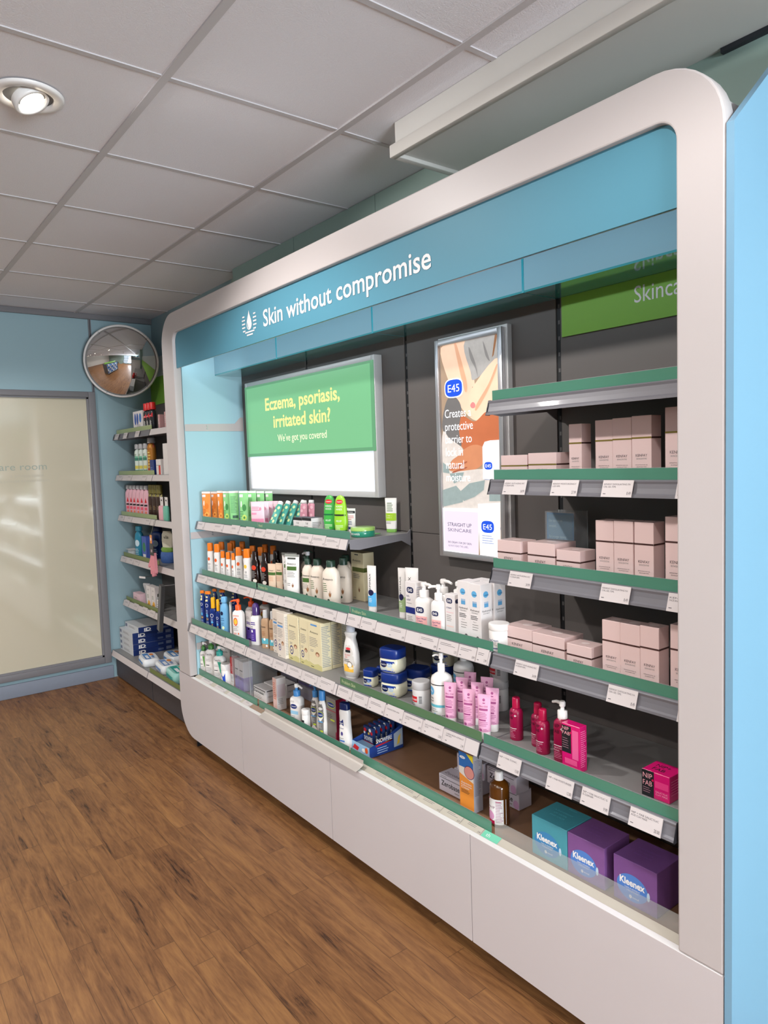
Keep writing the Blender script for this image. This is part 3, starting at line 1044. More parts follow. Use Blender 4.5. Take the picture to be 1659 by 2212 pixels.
ART = [
('skin_light',[(-1.981,1.958),(-1.852,1.963),(-1.808,1.808),(-1.822,1.794),(-1.784,1.701),(-1.812,1.68),(-1.878,1.728),(-1.934,1.813)]),
('shirt',[(-1.852,1.965),(-1.686,1.965),(-1.688,1.889),(-1.807,1.823),(-1.828,1.853)]),
('hair',[(-1.707,1.962),(-1.694,1.964),(-1.714,1.896),(-1.722,1.889)]),
('skin_mid',[(-1.688,1.885),(-1.694,1.706),(-1.757,1.703),(-1.806,1.678),(-1.832,1.732),(-1.828,1.787)]),
('sore',[(-1.829,1.74),(-1.818,1.745),(-1.807,1.736),(-1.81,1.725),(-1.824,1.724),(-1.832,1.732)]),
('skin_red',[(-1.879,1.7),(-1.812,1.676),(-1.751,1.707),(-1.692,1.687),(-1.691,1.608),(-1.771,1.581),(-1.832,1.591),(-1.872,1.58),(-1.893,1.629)]),
('shorts',[(-1.941,1.773),(-1.906,1.77),(-1.878,1.728),(-1.893,1.649),(-1.883,1.592),(-1.941,1.619),(-1.982,1.662),(-1.967,1.735)]),
('skin_hand',[(-1.837,1.591),(-1.771,1.581),(-1.776,1.526),(-1.841,1.5),(-1.94,1.5),(-1.932,1.541)]),
('cloth',[(-1.983,1.633),(-1.941,1.619),(-1.872,1.576),(-1.938,1.537),(-1.94,1.5),(-1.774,1.507),(-1.7,1.487),(-1.693,1.388),(-1.987,1.363)]),
('patch',[(-1.981,1.534),(-1.951,1.517),(-1.946,1.492),(-1.982,1.496)]),
('patch',[(-1.946,1.492),(-1.869,1.496),(-1.882,1.468),(-1.923,1.455)]),
('patch',[(-1.985,1.43),(-1.912,1.447),(-1.872,1.415),(-1.879,1.387),(-1.985,1.367)]),
('patch',[(-1.842,1.456),(-1.764,1.468),(-1.771,1.433),(-1.816,1.408),(-1.873,1.391),(-1.895,1.423)]),
('patch',[(-1.743,1.456),(-1.693,1.472),(-1.692,1.396),(-1.745,1.394)]),
('white',[(-1.986,1.363),(-1.797,1.367),(-1.803,1.193),(-1.988,1.194)]),
('pink',[(-1.98,1.352),(-1.801,1.353),(-1.803,1.201),(-1.982,1.203)]),
('white',[(-1.8,1.383),(-1.692,1.39),(-1.696,1.199),(-1.795,1.198),(-1.799,1.29)]),
('white',[(-1.771,1.585),(-1.76,1.602),(-1.733,1.606),(-1.691,1.606),(-1.693,1.468),(-1.772,1.472)]),
]
ART = ART[:9] + [('shade', [(-1.905, 1.955), (-1.893, 1.957), (-1.850, 1.835), (-1.846, 1.790), (-1.862, 1.800)]), ('shade', [(-1.800, 1.735), (-1.740, 1.800), (-1.700, 1.862), (-1.700, 1.845), (-1.745, 1.775), (-1.800, 1.715)]),
                 ('fold', [(-1.83, 1.94), (-1.80, 1.88), (-1.79, 1.83), (-1.80, 1.86), (-1.825, 1.90)]), ('fold', [(-1.76, 1.95), (-1.73, 1.88), (-1.75, 1.90)]),
                 ('finger', [(-1.93, 1.515), (-1.86, 1.535), (-1.86, 1.529), (-1.93, 1.508)]), ('finger', [(-1.925, 1.500), (-1.86, 1.515), (-1.86, 1.510), (-1.925, 1.494)])] + ART[9:]
PC.update(shade=(226, 172, 138), fold=(140, 136, 134), finger=(170, 96, 70))
clip = lambda p: [(min(max(u, ix0), ix1), min(max(v, iz0), iz1)) for u, v in p]
for k, (nm, p) in enumerate(ART):
    p = p if sum(p[i][0] * p[(i + 1) % len(p)][1] - p[(i + 1) % len(p)][0] * p[i][1] for i in range(len(p))) > 0 else p[::-1]
    soft = nm not in ('white', 'pink', 'patch', 'hair')
    if soft:                                     # rounded outlines for limbs and cloth, through the same corner points
        m_, q_ = len(p), []
        for i in range(m_):
            a, c, d, e = p[i - 1], p[i], p[(i + 1) % m_], p[(i + 2) % m_]
            for f in (0.0, 0.2, 0.4, 0.6, 0.8):
                q_.append(tuple(c[x] + 0.5 * f * (d[x] - a[x] + f * (2 * a[x] - 5 * c[x] + 4 * d[x] - e[x] + f * (3 * (c[x] - d[x]) + e[x] - a[x]))) for x in (0, 1)))
        p = q_
    b.flat(YP(1.8121 - 0.0003 * k), clip(p), lit(PC[nm], 0.95, 0.0 if nm in ('white', 'pink', 'sore') else .16, 60 if nm in ('patch', 'shirt', 'cloth') else 14))
F = YP(1.8055)
LB, LWH = lit((36, 84, 216), 1.0), lit((250, 250, 252), 1.1)


def e45(mb, S, u, v, w, m0=None, m1=None, eps=0.0006):
    """the oval E45 mark: blue lozenge with white edge and figures"""
    m0, m1 = m0 or LB, m1 or LWH
    S1 = lambda a, c: (S(a, c)[0], S(a, c)[1] - eps, S(a, c)[2])
    S2 = lambda a, c: (S(a, c)[0], S(a, c)[1] - 2 * eps, S(a, c)[2])
    mb.disc(S, u, v, w / 2, m1, w * 0.36, 28, 3.0)
    mb.disc(S1, u, v, w * 0.455, m0, w * 0.315, 28, 3.0)
    mb.text(S2, 'E45', u, v - w * 0.14, w * 0.28, m1, 'c', fit=w * 0.62)


e45(b, F, -1.910, 1.803, 0.098)
for i, s in enumerate(('Creates a', 'protective', 'barrier to', 'lock in', 'natural', 'moisture')):
    b.text(F, s, -1.961, 1.697 - i * 0.0468, 0.031, LWH, 'l', sx=0.80)
NV = lit((60, 62, 100), 0.9)
b.text(F, 'STRAIGHT UP', -1.961, 1.296, 0.0135, NV, 'l', fit=0.125)
b.text(F, 'SKINCARE', -1.961, 1.276, 0.0125, lit((110, 106, 136), 0.9), 'l', fit=0.125)
b.text(F, 'E45 CREAM. FOR DRY SKIN.', -1.961, 1.232, 0.0075, NV, 'l', fit=0.125)
b.text(F, 'ALWAYS READ THE LABEL.', -1.961, 1.219, 0.0075, lit((130, 126, 150), 0.9), 'l', fit=0.108)
e45(b, F, -1.7545, 1.303, 0.068)
b.text(F, 'cream', -1.7105, 1.296, 0.014, NV, 'l', fit=0.024)
b.lines(F, -1.783, -1.716, 1.272, 4, 0.0085, 0.0028, lit((120, 140, 190), 0.9), 3)
e45(b, F, -1.7445, 1.518, 0.042)
b.text(F, 'cre', -1.7185, 1.512, 0.014, NV, 'l', fit=0.026)
b.lines(F, -1.765, -1.715, 1.492, 4, 0.007, 0.0022, lit((150, 160, 190), 0.9), 4)
o(b, 'lit_print')

SIGNG = mat('bright_green_sign', (124, 176, 60), 0.5, var=0.02)
b = MB()
b.box(-1.4425, -0.803, 1.8335, 1.8395, 1.916, 2.0385, SIGNG)
b.text(YP(1.8330), 'Skincare', -1.186, 1.972, 0.047, LETW, 'l', sx=0.86)
solo(b, 'category_sign', 'bright green skincare sign board below the glossy header', 'sign')

# ---------------------------------------------------------------- blue end panel of the next fixture
b = MB()
b.prism([(1.4505, 0.0), (1.92, 0.0), (1.92, 2.49), (1.775, 2.49), (1.4505, 2.196)], XP(-0.714), XP(-0.730), EBLUE)
o = solo(b, 'end_panel', 'tall bright blue end panel with a slanted top, beside the white frame', 'end panel')
bevelled(o, 0.0015, 2)

# ---------------------------------------------------------------- convex mirror in the corner
MC, MN = Vector((-5.205, 1.676, 2.313)), Vector((1.0, -0.42, -0.16)).normalized()
t = thing('convex_mirror', 'round convex security mirror with a white rim in the corner by the frosted screen', 'mirror', MC)
q = Vector((0, 0, 1)).rotation_difference(MN)
R0, SAG = 0.243, 0.062
RR = (R0 * R0 + SAG * SAG) / (2 * SAG)
d = MB()
rings = []
for i in range(15):
    r = R0 * (1 - i / 15.0)
    rings.append([(r * math.cos(2 * PI * k / 64), r * math.sin(2 * PI * k / 64), math.sqrt(RR * RR - r * r) - (RR - SAG)) for k in range(64)])
d.loft(rings, MIRROR, True, False, False)
last = rings[-1]
d.add(last + [(0, 0, SAG)], [(k, (k + 1) % 64, 64) for k in range(64)], MIRROR, True)
r_ = MB()
r_.lathe([(-0.012, R0 - 0.004), (-0.012, R0 + 0.010), (0.004, R0 + 0.013), (0.012, R0 + 0.008), (0.012, R0 - 0.001)], PLAST, 64, cap0=True, cap1=False)
for a in (0.35, 1.9, 3.35, 5.4):
    u, v = math.cos(a), math.sin(a)
    r_.box(u * (R0 + 0.002) - 0.004, u * (R0 + 0.002) + 0.004, v * (R0 + 0.002) - 0.004, v * (R0 + 0.002) + 0.004, 0.0118, 0.0135, PLASTG)
arm = MB()
arm.tube([(0, 0, -0.012), (0, 0, -0.06)], 0.012, PLASTG, 12)
for mb, nm in ((d, 'mirror_dome'), (r_, 'rim'), (arm, 'stem')):
    oo = mb.build(nm, t)
    oo.rotation_mode = 'QUATERNION'
    oo.rotation_quaternion = q
arm = MB()
p0 = MN * -0.06
w_ = Vector((XB, MC.y - 0.03, MC.z + 0.02)) - MC
arm.tube([p0, p0 * 0.5 + w_ * 0.5, w_], 0.009, PLASTG, 10)
arm.box(w_.x, w_.x + 0.006, w_.y - 0.03, w_.y + 0.03, w_.z - 0.03, w_.z + 0.03, PLASTG)
arm.build('wall_arm', t)

# ================================================================== the goods
# id: x of the middle, y of the front, z of the shelf, width, depth, height (metres)
GT = '''or0 -3.588 1.56 1.25 0.113 0.068 0.162
or1 -3.577 1.6 1.25 0.081 0.049 0.16
or2 -3.424 1.565 1.25 0.072 0.043 0.168
gr0 -3.351 1.565 1.25 0.078 0.047 0.168
gr1 -3.276 1.57 1.25 0.111 0.067 0.17
gr2 -3.167 1.57 1.25 0.1 0.06 0.172
gr3 -3.176 1.62 1.25 0.091 0.055 0.169
gr4 -3.182 1.67 1.25 0.082 0.049 0.165
gr5 -3.206 1.73 1.25 0.077 0.046 0.161
pk0 -3.024 1.565 1.25 0.131 0.079 0.122
pk3 -3.141 1.7 1.25 0.063 0.038 0.11
tl0 -2.907 1.56 1.25 0.073 0.044 0.12
wb0 -2.662 1.57 1.25 0.074 0.044 0.063
wb1 -2.587 1.57 1.25 0.074 0.057 0.065
ok0 -2.466 1.6 1.25 0.068 0.041 0.162
ok1 -2.387 1.6 1.25 0.068 0.041 0.163
nt0 -2.49 1.7 1.25 0.039 0.023 0.097
nt1 -2.438 1.7 1.25 0.062 0.037 0.103
tin -2.292 1.613 1.25 0.135 0.081 0.04
sac -2.343 1.74 1.25 0.095 0.057 0.006
lime -2.309 1.81 1.25 0.078 0.047 0.142
sa0 -3.547 1.55 0.965 0.088 0.053 0.175
sa1 -3.461 1.55 0.965 0.09 0.054 0.176
sb0 -3.394 1.55 0.965 0.065 0.039 0.144
sb1 -3.331 1.55 0.965 0.066 0.04 0.144
sb2 -3.275 1.55 0.965 0.048 0.029 0.144
sc0 -3.25 1.57 0.965 0.094 0.056 0.174
sc1 -3.118 1.55 0.965 0.093 0.056 0.178
br0 -3.062 1.56 0.965 0.069 0.041 0.169
br1 -2.99 1.56 0.965 0.061 0.037 0.171
be0 -2.866 1.545 0.965 0.076 0.046 0.13
be1 -2.826 1.56 0.965 0.061 0.037 0.135
at1 -2.68 1.545 0.965 0.125 0.075 0.189
at0 -2.782 1.59 0.965 0.133 0.08 0.182
av0 -2.757 1.66 0.965 0.092 0.055 0.19
av1 -2.59 1.57 0.965 0.098 0.059 0.206
av2 -2.523 1.575 0.965 0.116 0.07 0.181
av3 -2.413 1.57 0.965 0.126 0.076 0.186
av4 -2.432 1.645 0.965 0.113 0.068 0.187
abx -2.415 1.703 0.965 0.087 0.056 0.202
epi -2.191 1.612 0.965 0.058 0.035 0.18
ep2 -2.024 1.627 0.965 0.045 0.027 0.186
ep3 -1.958 1.62 0.965 0.075 0.045 0.194
eb0 -1.889 1.555 0.965 0.058 0.029 0.159
hw0 -1.822 1.56 0.965 0.089 0.053 0.166
hw1 -1.738 1.55 0.965 0.069 0.041 0.169
eb1 -1.684 1.55 0.965 0.045 0.013 0.143
hy0 -1.615 1.545 0.965 0.052 0.031 0.195
hy1 -1.564 1.545 0.965 0.051 0.053 0.192
exo -1.449 1.53 0.965 0.085 0.051 0.092
nv0 -3.564 1.5 0.702 0.065 0.039 0.187
nv1 -3.492 1.5 0.702 0.081 0.049 0.192
ns0 -3.42 1.495 0.702 0.084 0.05 0.17
ns1 -3.351 1.49 0.702 0.057 0.034 0.17
lb -3.285 1.495 0.702 0.104 0.062 0.192
wt -3.203 1.49 0.702 0.074 0.044 0.179
op0 -3.12 1.49 0.702 0.12 0.072 0.203
op1 -3.203 1.56 0.702 0.086 0.052 0.189
op2 -3.219 1.6 0.702 0.074 0.044 0.179
pb -3.096 1.529 0.702 0.061 0.006 0.138
pc -2.995 1.52 0.702 0.108 0.065 0.198
bb0 -2.904 1.52 0.702 0.079 0.047 0.178
bb1 -2.846 1.526 0.702 0.067 0.04 0.18
ab1 -2.782 1.51 0.702 0.073 0.044 0.197
ab2 -2.706 1.488 0.702 0.068 0.018 0.199
ab3 -2.626 1.503 0.702 0.089 0.007 0.195
ab4 -2.542 1.506 0.702 0.071 0.006 0.195
ab5 -2.454 1.504 0.702 0.1 0.048 0.196
pal -2.269 1.524 0.702 0.118 0.071 0.222
vs -2.149 1.54 0.702 0.091 0.055 0.066
vl -2.001 1.523 0.702 0.152 0.091 0.088
vr -1.973 1.593 0.702 0.094 0.056 0.083
sud -1.805 1.52 0.702 0.095 0.057 0.1
wp -1.701 1.52 0.702 0.106 0.064 0.216
wp2 -1.77 1.66 0.702 0.105 0.063 0.158
sd2 -1.626 1.62 0.702 0.105 0.063 0.163
pt0 -1.636 1.5 0.702 0.065 0.039 0.135
pt1 -1.55 1.495 0.702 0.055 0.033 0.137
pt2 -1.48 1.49 0.702 0.052 0.031 0.137
pu0 -1.66 1.56 0.702 0.057 0.034 0.121
pu1 -1.584 1.56 0.702 0.059 0.035 0.121
pu2 -1.525 1.56 0.702 0.071 0.043 0.118
pw0 -1.682 1.62 0.702 0.058 0.035 0.11
pw1 -1.605 1.62 0.702 0.058 0.035 0.108
nf0 -1.428 1.55 0.702 0.059 0.035 0.114
nf1 -1.376 1.55 0.702 0.043 0.026 0.116
nf2 -1.316 1.525 0.702 0.054 0.032 0.125
nfp -1.245 1.52 0.702 0.058 0.035 0.161
nfb -1.178 1.51 0.702 0.059 0.023 0.124
nfc -0.941 1.53 0.702 0.074 0.043 0.066
a0 -1.442 1.6 1.48 0.102 0.061 0.072
a1 -1.335 1.6 1.48 0.102 0.056 0.076
a2 -1.219 1.6 1.48 0.042 0.041 0.151
a3 -1.128 1.6 1.48 0.053 0.032 0.156
a4 -1.074 1.6 1.48 0.055 0.033 0.158
a5 -1.018 1.6 1.48 0.055 0.044 0.16
a6 -0.924 1.6 1.48 0.047 0.028 0.175
b0 -1.441 1.57 1.217 0.092 0.028 0.082
b1 -1.32 1.57 1.217 0.098 0.096 0.084
b2 -1.225 1.57 1.217 0.079 0.068 0.07
b3 -1.108 1.57 1.217 0.054 0.032 0.158
b4 -1.052 1.57 1.217 0.056 0.034 0.159
b5 -0.994 1.57 1.217 0.053 0.045 0.159
b6 -0.907 1.57 1.217 0.049 0.029 0.176
acr -1.389 1.74 1.217 0.11 0.066 0.158
d0 -1.404 1.56 0.965 0.108 0.006 0.08
d1 -1.291 1.56 0.965 0.115 0.07 0.077
d2 -1.182 1.555 0.965 0.081 0.048 0.069
d3 -1.077 1.55 0.965 0.054 0.032 0.154
d4 -1.022 1.55 0.965 0.056 0.034 0.154
d5 -0.968 1.55 0.965 0.051 0.044 0.157
d6 -0.883 1.55 0.965 0.046 0.028 0.173
cv0 -3.602 1.5 0.412 0.094 0.056 0.194
cv1 -3.558 1.53 0.412 0.147 0.088 0.205
cv2 -3.396 1.505 0.412 0.145 0.087 0.208
cvt -3.317 1.5 0.412 0.12 0.072 0.133
acb -3.157 1.53 0.412 0.305 0.183 0.198
px0 -3.273 1.54 0.412 0.056 0.034 0.151
px1 -3.218 1.54 0.412 0.053 0.012 0.154
red -3.342 1.55 0.412 0.047 0.028 0.145
dl0 -3.142 1.55 0.412 0.111 0.053 0.067
gb -3.165 1.66 0.412 0.092 0.055 0.078
pkb -2.872 1.534 0.412 0.036 0.049 0.151
ct0 -2.663 1.53 0.412 0.108 0.065 0.175
ctt -2.575 1.52 0.412 0.074 0.044 0.087
cg0 -2.542 1.55 0.412 0.081 0.049 0.199
cg1 -2.448 1.525 0.412 0.081 0.049 0.199
cbx -2.391 1.53 0.412 0.071 0.022 0.178
cw -2.303 1.528 0.412 0.086 0.052 0.188
snw -2.188 1.542 0.412 0.146 0.088 0.031
zb0 -1.736 1.568 0.412 0.107 0.064 0.056
zb1 -1.771 1.66 0.412 0.106 0.064 0.074
cal -1.616 1.539 0.412 0.065 0.027 0.19
amb -1.507 1.53 0.412 0.083 0.05 0.163
kl0 -1.283 1.538 0.412 0.127 0.112 0.093
kl1 -1.154 1.534 0.412 0.12 0.126 0.095
kl2 -1.011 1.546 0.412 0.126 0.106 0.092'''
G = {}
for ln in GT.strip().splitlines():
    k_ = ln.split()
    G[k_[0]] = tuple(float(a) for a in k_[1:])


def slim(gid, r=0.6, yaw=0.0):
    """width of a round-sided thing seen at a slant (r = depth / width)"""
    x, y, z, w, d, h = G[gid]
    t = abs(x) / y
    c, s = math.cos(yaw), math.sin(yaw)
    w = w / math.sqrt((c + t * s) ** 2 + (r * (t * c - s)) ** 2)
    return w, w * r


def turn(x, y):
    """goods are faced towards the aisle, the far ones turned a little more to the shop"""
    return max(0.0, min(0.5, 0.28 * abs(x) / y - 0.12))


FRONT = {1.25: 1.5407, 0.965: 1.5257, 0.702: 1.4687, 1.48: 1.5407, 1.217: 1.5407, 0.412: 1.5020}


def clear_of_riser(g, d, front=False):
    """move a thing back along its line of sight until its front clears the riser"""
    x, y, z, w, dd, h = g
    y1 = max(y, FRONT[z] + (0.001 if front else d / 2 + 0.001))
    k = y1 / y
    return (x * k, y1, z, w * k, dd, 1.5525 + (z + h - 1.5525) * k - z)


def surf(prof, eps=0.0007):
    def S(u, v):
        for (z0, a0, b0, e0), (z1, a1, b1, e1) in zip(prof, prof[1:]):
            if v <= z1 or (z1, a1, b1, e1) == prof[-1]:
                k = 0 if z1 == z0 else min(1, max(0, (v - z0) / (z1 - z0)))
                a, b, e = a0 + (a1 - a0) * k, b0 + (b1 - b0) * k, e0 + (e1 - e0) * k
                break
        q = min(abs(u) / max(a, 1e-6), 0.985)
        return (u, -b * (1 - q ** e) ** (1 / e) - eps, v)
    return S


P_LOT = [(0, .9, .88, 2.6), (.03, 1, 1, 2.6), (.75, 1, 1, 2.6), (.86, .93, .93, 2.4), (.94, .64, .7, 2.2), (1, .38, .5, 2)]
P_SUN = [(0, .86, .9, 3), (.03, .95, 1, 3), (.3, 1, 1, 3), (.55, .9, .93, 3), (.75, .84, .9, 3), (.93, .9, .92, 2.8), (1, .74, .85, 2.5)]
P_REC = [(0, .94, .94, 4), (.02, 1, 1, 4), (.84, 1, 1, 4), (.92, .93, .93, 3.4), (.97, .7, .75, 2.4), (1, .42, .55, 2)]
P_CYL = [(0, .95, .95, 2), (.02, 1, 1, 2), (.84, 1, 1, 2), (.92, .9, .9, 2), (.97, .62, .62, 2), (1, .4, .4, 2)]
P_OVL = [(0, .8, .9, 2.3), (.04, .9, 1, 2.3), (.4, 1, 1, 2.3), (.7, .93, .95, 2.3), (.9, .68, .75, 2.2), (1, .42, .5, 2)]
P_DOM = [(0, .86, .95, 2.4), (.03, .9, 1, 2.4), (.25, 1, 1, 2.4), (.7, .86, .7, 2.4), (.88, .72, .5, 2.4), (.96, .5, .34, 2.3), (1, .16, .12, 2)]


def scaled(prof, w, d, z0, z1):
    return [(z0 + (z1 - z0) * a, w / 2 * b, d / 2 * c, e) for a, b, c, e in prof]


def carton(gid, name, label, cat, m, art=None, group=None, d=None, rot=0.0, pos=None, dims=None, lid=None):
    x, y, z, w, dd, h = clear_of_riser(G[gid], 0, True) if gid else pos + dims
    d = d or dd
    mb = MB()
    mb.box(-w / 2, w / 2, -d / 2, d / 2, 0, h, m, 0.0009, 1)
    F = lambda u, v: (u, -d / 2 - 0.0003, v)
    R = lambda u, v: (w / 2 + 0.0003, u, v)
    T = lambda u, v: (u, v, h + 0.0003)
    if art:
        art(mb, F, R, T, w, d, h)
    return solo(mb, name, label, cat, (x, y + d / 2, z + 0.0002), rot, group)


def tube(gid, name, label, cat, body, cap, art=None, group=None, yaw=0.35, capf=0.14, up=False, crimp=None, pos=None, dims=None, tilt=0.0, r=0.5):
    """squeeze tube standing on its cap, flat crimped end up"""
    x, y, z, w, dd, h = G[gid] if gid else pos + dims
    if gid:
        t = abs(x) / y
        w = w / (math.cos(yaw) + t * abs(math.sin(yaw)))
        x, y, z, w, dd, h = clear_of_riser((x, y, z, w, dd, h), min(r * w, 0.036) + .43 * w * abs(math.sin(yaw)))
    d0 = min(r * w, 0.036)
    ch = capf * h
    t = thing(name, label, cat, (x, y, z + 0.0004), yaw, group)
    prof = [(ch, .43 * w, d0 / 2, 2), (ch + .12 * h, .45 * w, d0 * .48, 2), (.55 * h, .47 * w, d0 * .36, 2), (h - .016, .495 * w, .004, 2.2), (h - .011, .5 * w, .0016, 3), (h, .5 * w, .0014, 3)]
    b = MB()
    b.se(prof, body, 26)
    S = surf(prof)
    if crimp:
        b.rect(S, -.485 * w, .485 * w, h - .0105, h - .0005, crimp, 8)
    if art:
        art(b, S, w, h)
    b.build('body', t)
    c = MB()
    c.se([(0, .40 * w, d0 * .46, 2), (.003, .425 * w, d0 * .5, 2), (ch - .002, .425 * w, d0 * .5, 2), (ch, .41 * w, d0 * .48, 2)], cap, 26)
    c.build('cap', t)
    if tilt:
        t.rotation_euler = (tilt, 0, yaw)
    return t


def bottle(gid, name, label, cat, prof, body, cap, art=None, group=None, r=0.6, hb=0.8, kind='cap', capw=0.42, w=None, pos=None, dims=None, spout=(-1, -.3), caph=None, yaw=None, collar=None, cape=2.4):
    """bottle with a cap or a pump; hb = share of the height that is body"""
    if gid:
        x, y, z, W, dd, h = G[gid]
        yaw = turn(x, y) if yaw is None else yaw
        w, d = slim(gid, r, yaw)
        x, y, z, w, dd, h = clear_of_riser((x, y, z, w, dd, h), d * math.cos(yaw) + w * abs(math.sin(yaw)) * .8)
    else:
        x, y, z, w, d, h = pos + dims
        yaw = turn(x, y) * .8 if yaw is None else yaw
    t = thing(name, label, cat, (x, y, z + 0.0004), yaw, group)
    zb = h * hb
    P = scaled(prof, w, d, 0, zb)
    b = MB()
    b.se(P, body, 30)
    S = surf(P)
    if art:
        art(b, S, w, zb)
    b.build('body', t)
    c = MB()
    cw = w * capw
    if kind == 'cap':
        cd = min(cw, max(d * 0.9, cw * 0.6)) if cape > 2.1 else cw
        c.se([(zb - .001, cw * .5, cd * .5, cape), (h - .004, cw * .48, cd * .48, cape), (h - .001, cw * .43, cd * .43, cape), (h, cw * .3, cd * .3, cape)], cap, 24)
        c.build('cap', t)
    elif kind == 'dome':
        c.se([(zb - .001, cw * .5, cw * .5, 2), (zb + (h - zb) * .6, cw * .48, cw * .48, 2), (zb + (h - zb) * .88, cw * .38, cw * .38, 2), (h, cw * .12, cw * .12, 2)], cap, 24)
        c.build('cap', t)
    else:
        hp = h - zb
        rc = cw * .5
        cm = collar or cap
        c.lathe([(zb - .001, rc), (zb + hp * .42, rc), (zb + hp * .46, rc * .86), (zb + hp * .46, rc * .42), (zb + hp * .72, rc * .40)], cm, 22)
        o = c.build('pump', t)
        n_ = MB()
        n_.lathe([(zb + hp * .70, rc * .62), (zb + hp * .92, rc * .66), (h, rc * .5)], cap, 20)
        q = Vector((spout[0], spout[1], 0)).normalized()
        L = rc * 2.6
        zc = zb + hp * .86
        n_.tube([(0, 0, zc), (q.x * L * .6, q.y * L * .6, zc), (q.x * L, q.y * L, zc - hp * .10)], [rc * .40, rc * .33, rc * .26], cap, 10)
        n_.build('nozzle', o)
    return t


def jar(gid, name, label, cat, body, lid, art=None, group=None, r=0.8, lidf=0.3, e=2.0, pos=None, dims=None, lidw=1.04, yaw=0.0):
    if gid:
        x, y, z, W, dd, h = G[gid]
        w, d = slim(gid, r)
        x, y, z, w, dd, h = clear_of_riser((x, y, z, w, dd, h), d)
    else:
        x, y, z, w, d, h = pos + dims
    t = thing(name, label, cat, (x, y, z + 0.0004), yaw, group)
    zb = h * (1 - lidf)
    P = [(0, .40 * w, .40 * d, e), (.1 * zb, .47 * w, .47 * d, e), (.3 * zb, .5 * w, .5 * d, e), (.85 * zb, .5 * w, .5 * d, e), (zb, .46 * w, .46 * d, e)] if e > 2 else \
        [(0, .47 * w, .47 * d, 2), (.03 * h, .5 * w, .5 * d, 2), (zb * .95, .5 * w, .5 * d, 2), (zb, .47 * w, .47 * d, 2)]
    b = MB()
    b.se(P, body, 32)
    if art:
        art(b, surf(P), w, zb)
    b.build('body', t)
    c = MB()
    k = lidw * .5
    c.se([(zb + .0005, k * w * .98, k * d * .98, e), (zb + .002, k * w, k * d, e), (h - .004, k * w, k * d, e), (h - .001, k * w * .96, k * d * .96, e), (h, k * w * .88, k * d * .88, e)], lid, 32)
    if e == 2.0:
        for i in range(0):
            pass
    c.build('lid', t)
    return t


# colours of the goods
ORG = mat('orange_plastic', (232, 122, 28), 0.35, var=0.02)
ORT = mat('orange_tube_film', (238, 142, 62), 0.4, var=0.03, scale=30)
GRT = mat('light_green_tube_film', (140, 206, 136), 0.4, var=0.03, scale=30)
WP = mat('white_gloss_plastic', (234, 230, 226), 0.28, var=0.01)
CRM = mat('cream_plastic', (230, 216, 200), 0.34, var=0.01)
DGR = mat('dark_green_plastic', (38, 62, 50), 0.35, var=0.03)
NAV = mat('navy_plastic', (22, 48, 120), 0.3, var=0.02)
NAVD = mat('deep_navy_plastic', (18, 34, 84), 0.32, var=0.02)
YEL = mat('yellow_plastic', (244, 178, 28), 0.35, var=0.02)
LBL = mat('pale_blue_plastic', (118, 180, 222), 0.32, var=0.02)
BRN = mat('dark_brown_gloss_plastic', (34, 18, 14), 0.15, coat=0.6, var=0.03)
REDO = mat('orange_red_plastic', (236, 88, 34), 0.35, var=0.02)
PUR = mat('purple_clear_cap', (74, 52, 112), 0.18, var=0.02, coat=0.5)
TAN = mat('tan_body_wash', (184, 150, 118), 0.25, var=0.02)
CLRC = mat('frosted_clear_cap', (196, 196, 196), 0.25, var=0.02)
PNKT = mat('pink_tube_film', (226, 168, 196), 0.35, var=0.03)
PNKC = mat('blush_carton', (224, 196, 192), 0.35, var=0.02, scale=12, coat=0.3)
CRIM = mat('crimson_plastic', (150, 16, 64), 0.28, var=0.03)
CRIMC = mat('crimson_cap', (176, 18, 66), 0.3, var=0.03)
HOTP = mat('hot_pink_foil', (214, 24, 110), 0.22, var=0.02, coat=0.5)
VJ = mat('petroleum_jelly_jar', (226, 222, 196), 0.2, var=0.01)
AMB = mat('amber_glass', (92, 52, 12), 0.08, var=0.05, coat=0.5)
OATC = mat('pale_oat_carton', (228, 216, 178), 0.45, var=0.02)
WC = mat('white_carton', (230, 224, 222), 0.42, var=0.015)
GRYC = mat('dark_grey_carton', (96, 92, 92), 0.4, var=0.02)
I_K, I_W, I_N, I_G, I_GY = ink((30, 30, 34)), ink((240, 238, 236)), ink((24, 44, 110)), ink((70, 104, 48)), ink((140, 136, 134))
I_RED, I_ORG, I_LB, I_TEAL, I_PUR, I_PK = ink((206, 34, 44)), ink((232, 96, 36)), ink((96, 172, 218)), ink((96, 176, 190)), ink((84, 56, 146)), ink((236, 168, 176))
I_BR, I_YE, I_LG, I_CR = ink((150, 102, 66)), ink((240, 196, 70)), ink((158, 208, 60)), ink((236, 226, 206))

# ------------------------------------------------------------ top shelf by the blue side panel (S1)
OG, GG = 'orange hair removal tubes', 'green hair removal tubes'


def art_veet(dark, spot, blob):
    def f(b, S, w, h):
        b.rect(S, -.40 * w, -.02 * w, .82 * h, .90 * h, I_W, 4)
        b.text(S, 'veet', -.2 * w, .835 * h, .035 * h, I_PK, 'c')
        b.disc(S, -.2 * w, .62 * h, .07 * w, I_W, .09 * h, 14)
        b.disc(S, .12 * w, .52 * h, .2 * w, blob, .10 * h, 16)
        b.lines(S, -.4 * w, .1 * w, .42 * h, 4, .045 * h, .016 * h, dark, 5, 3)
        b.disc(S, .12 * w, .24 * h, .23 * w, spot, .085 * h, 18)
        b.disc(lambda u, v: (S(u, v)[0], S(u, v)[1] - .0003, v), .12 * w, .24 * h, .10 * w, dark, .038 * h, 14)
    return f


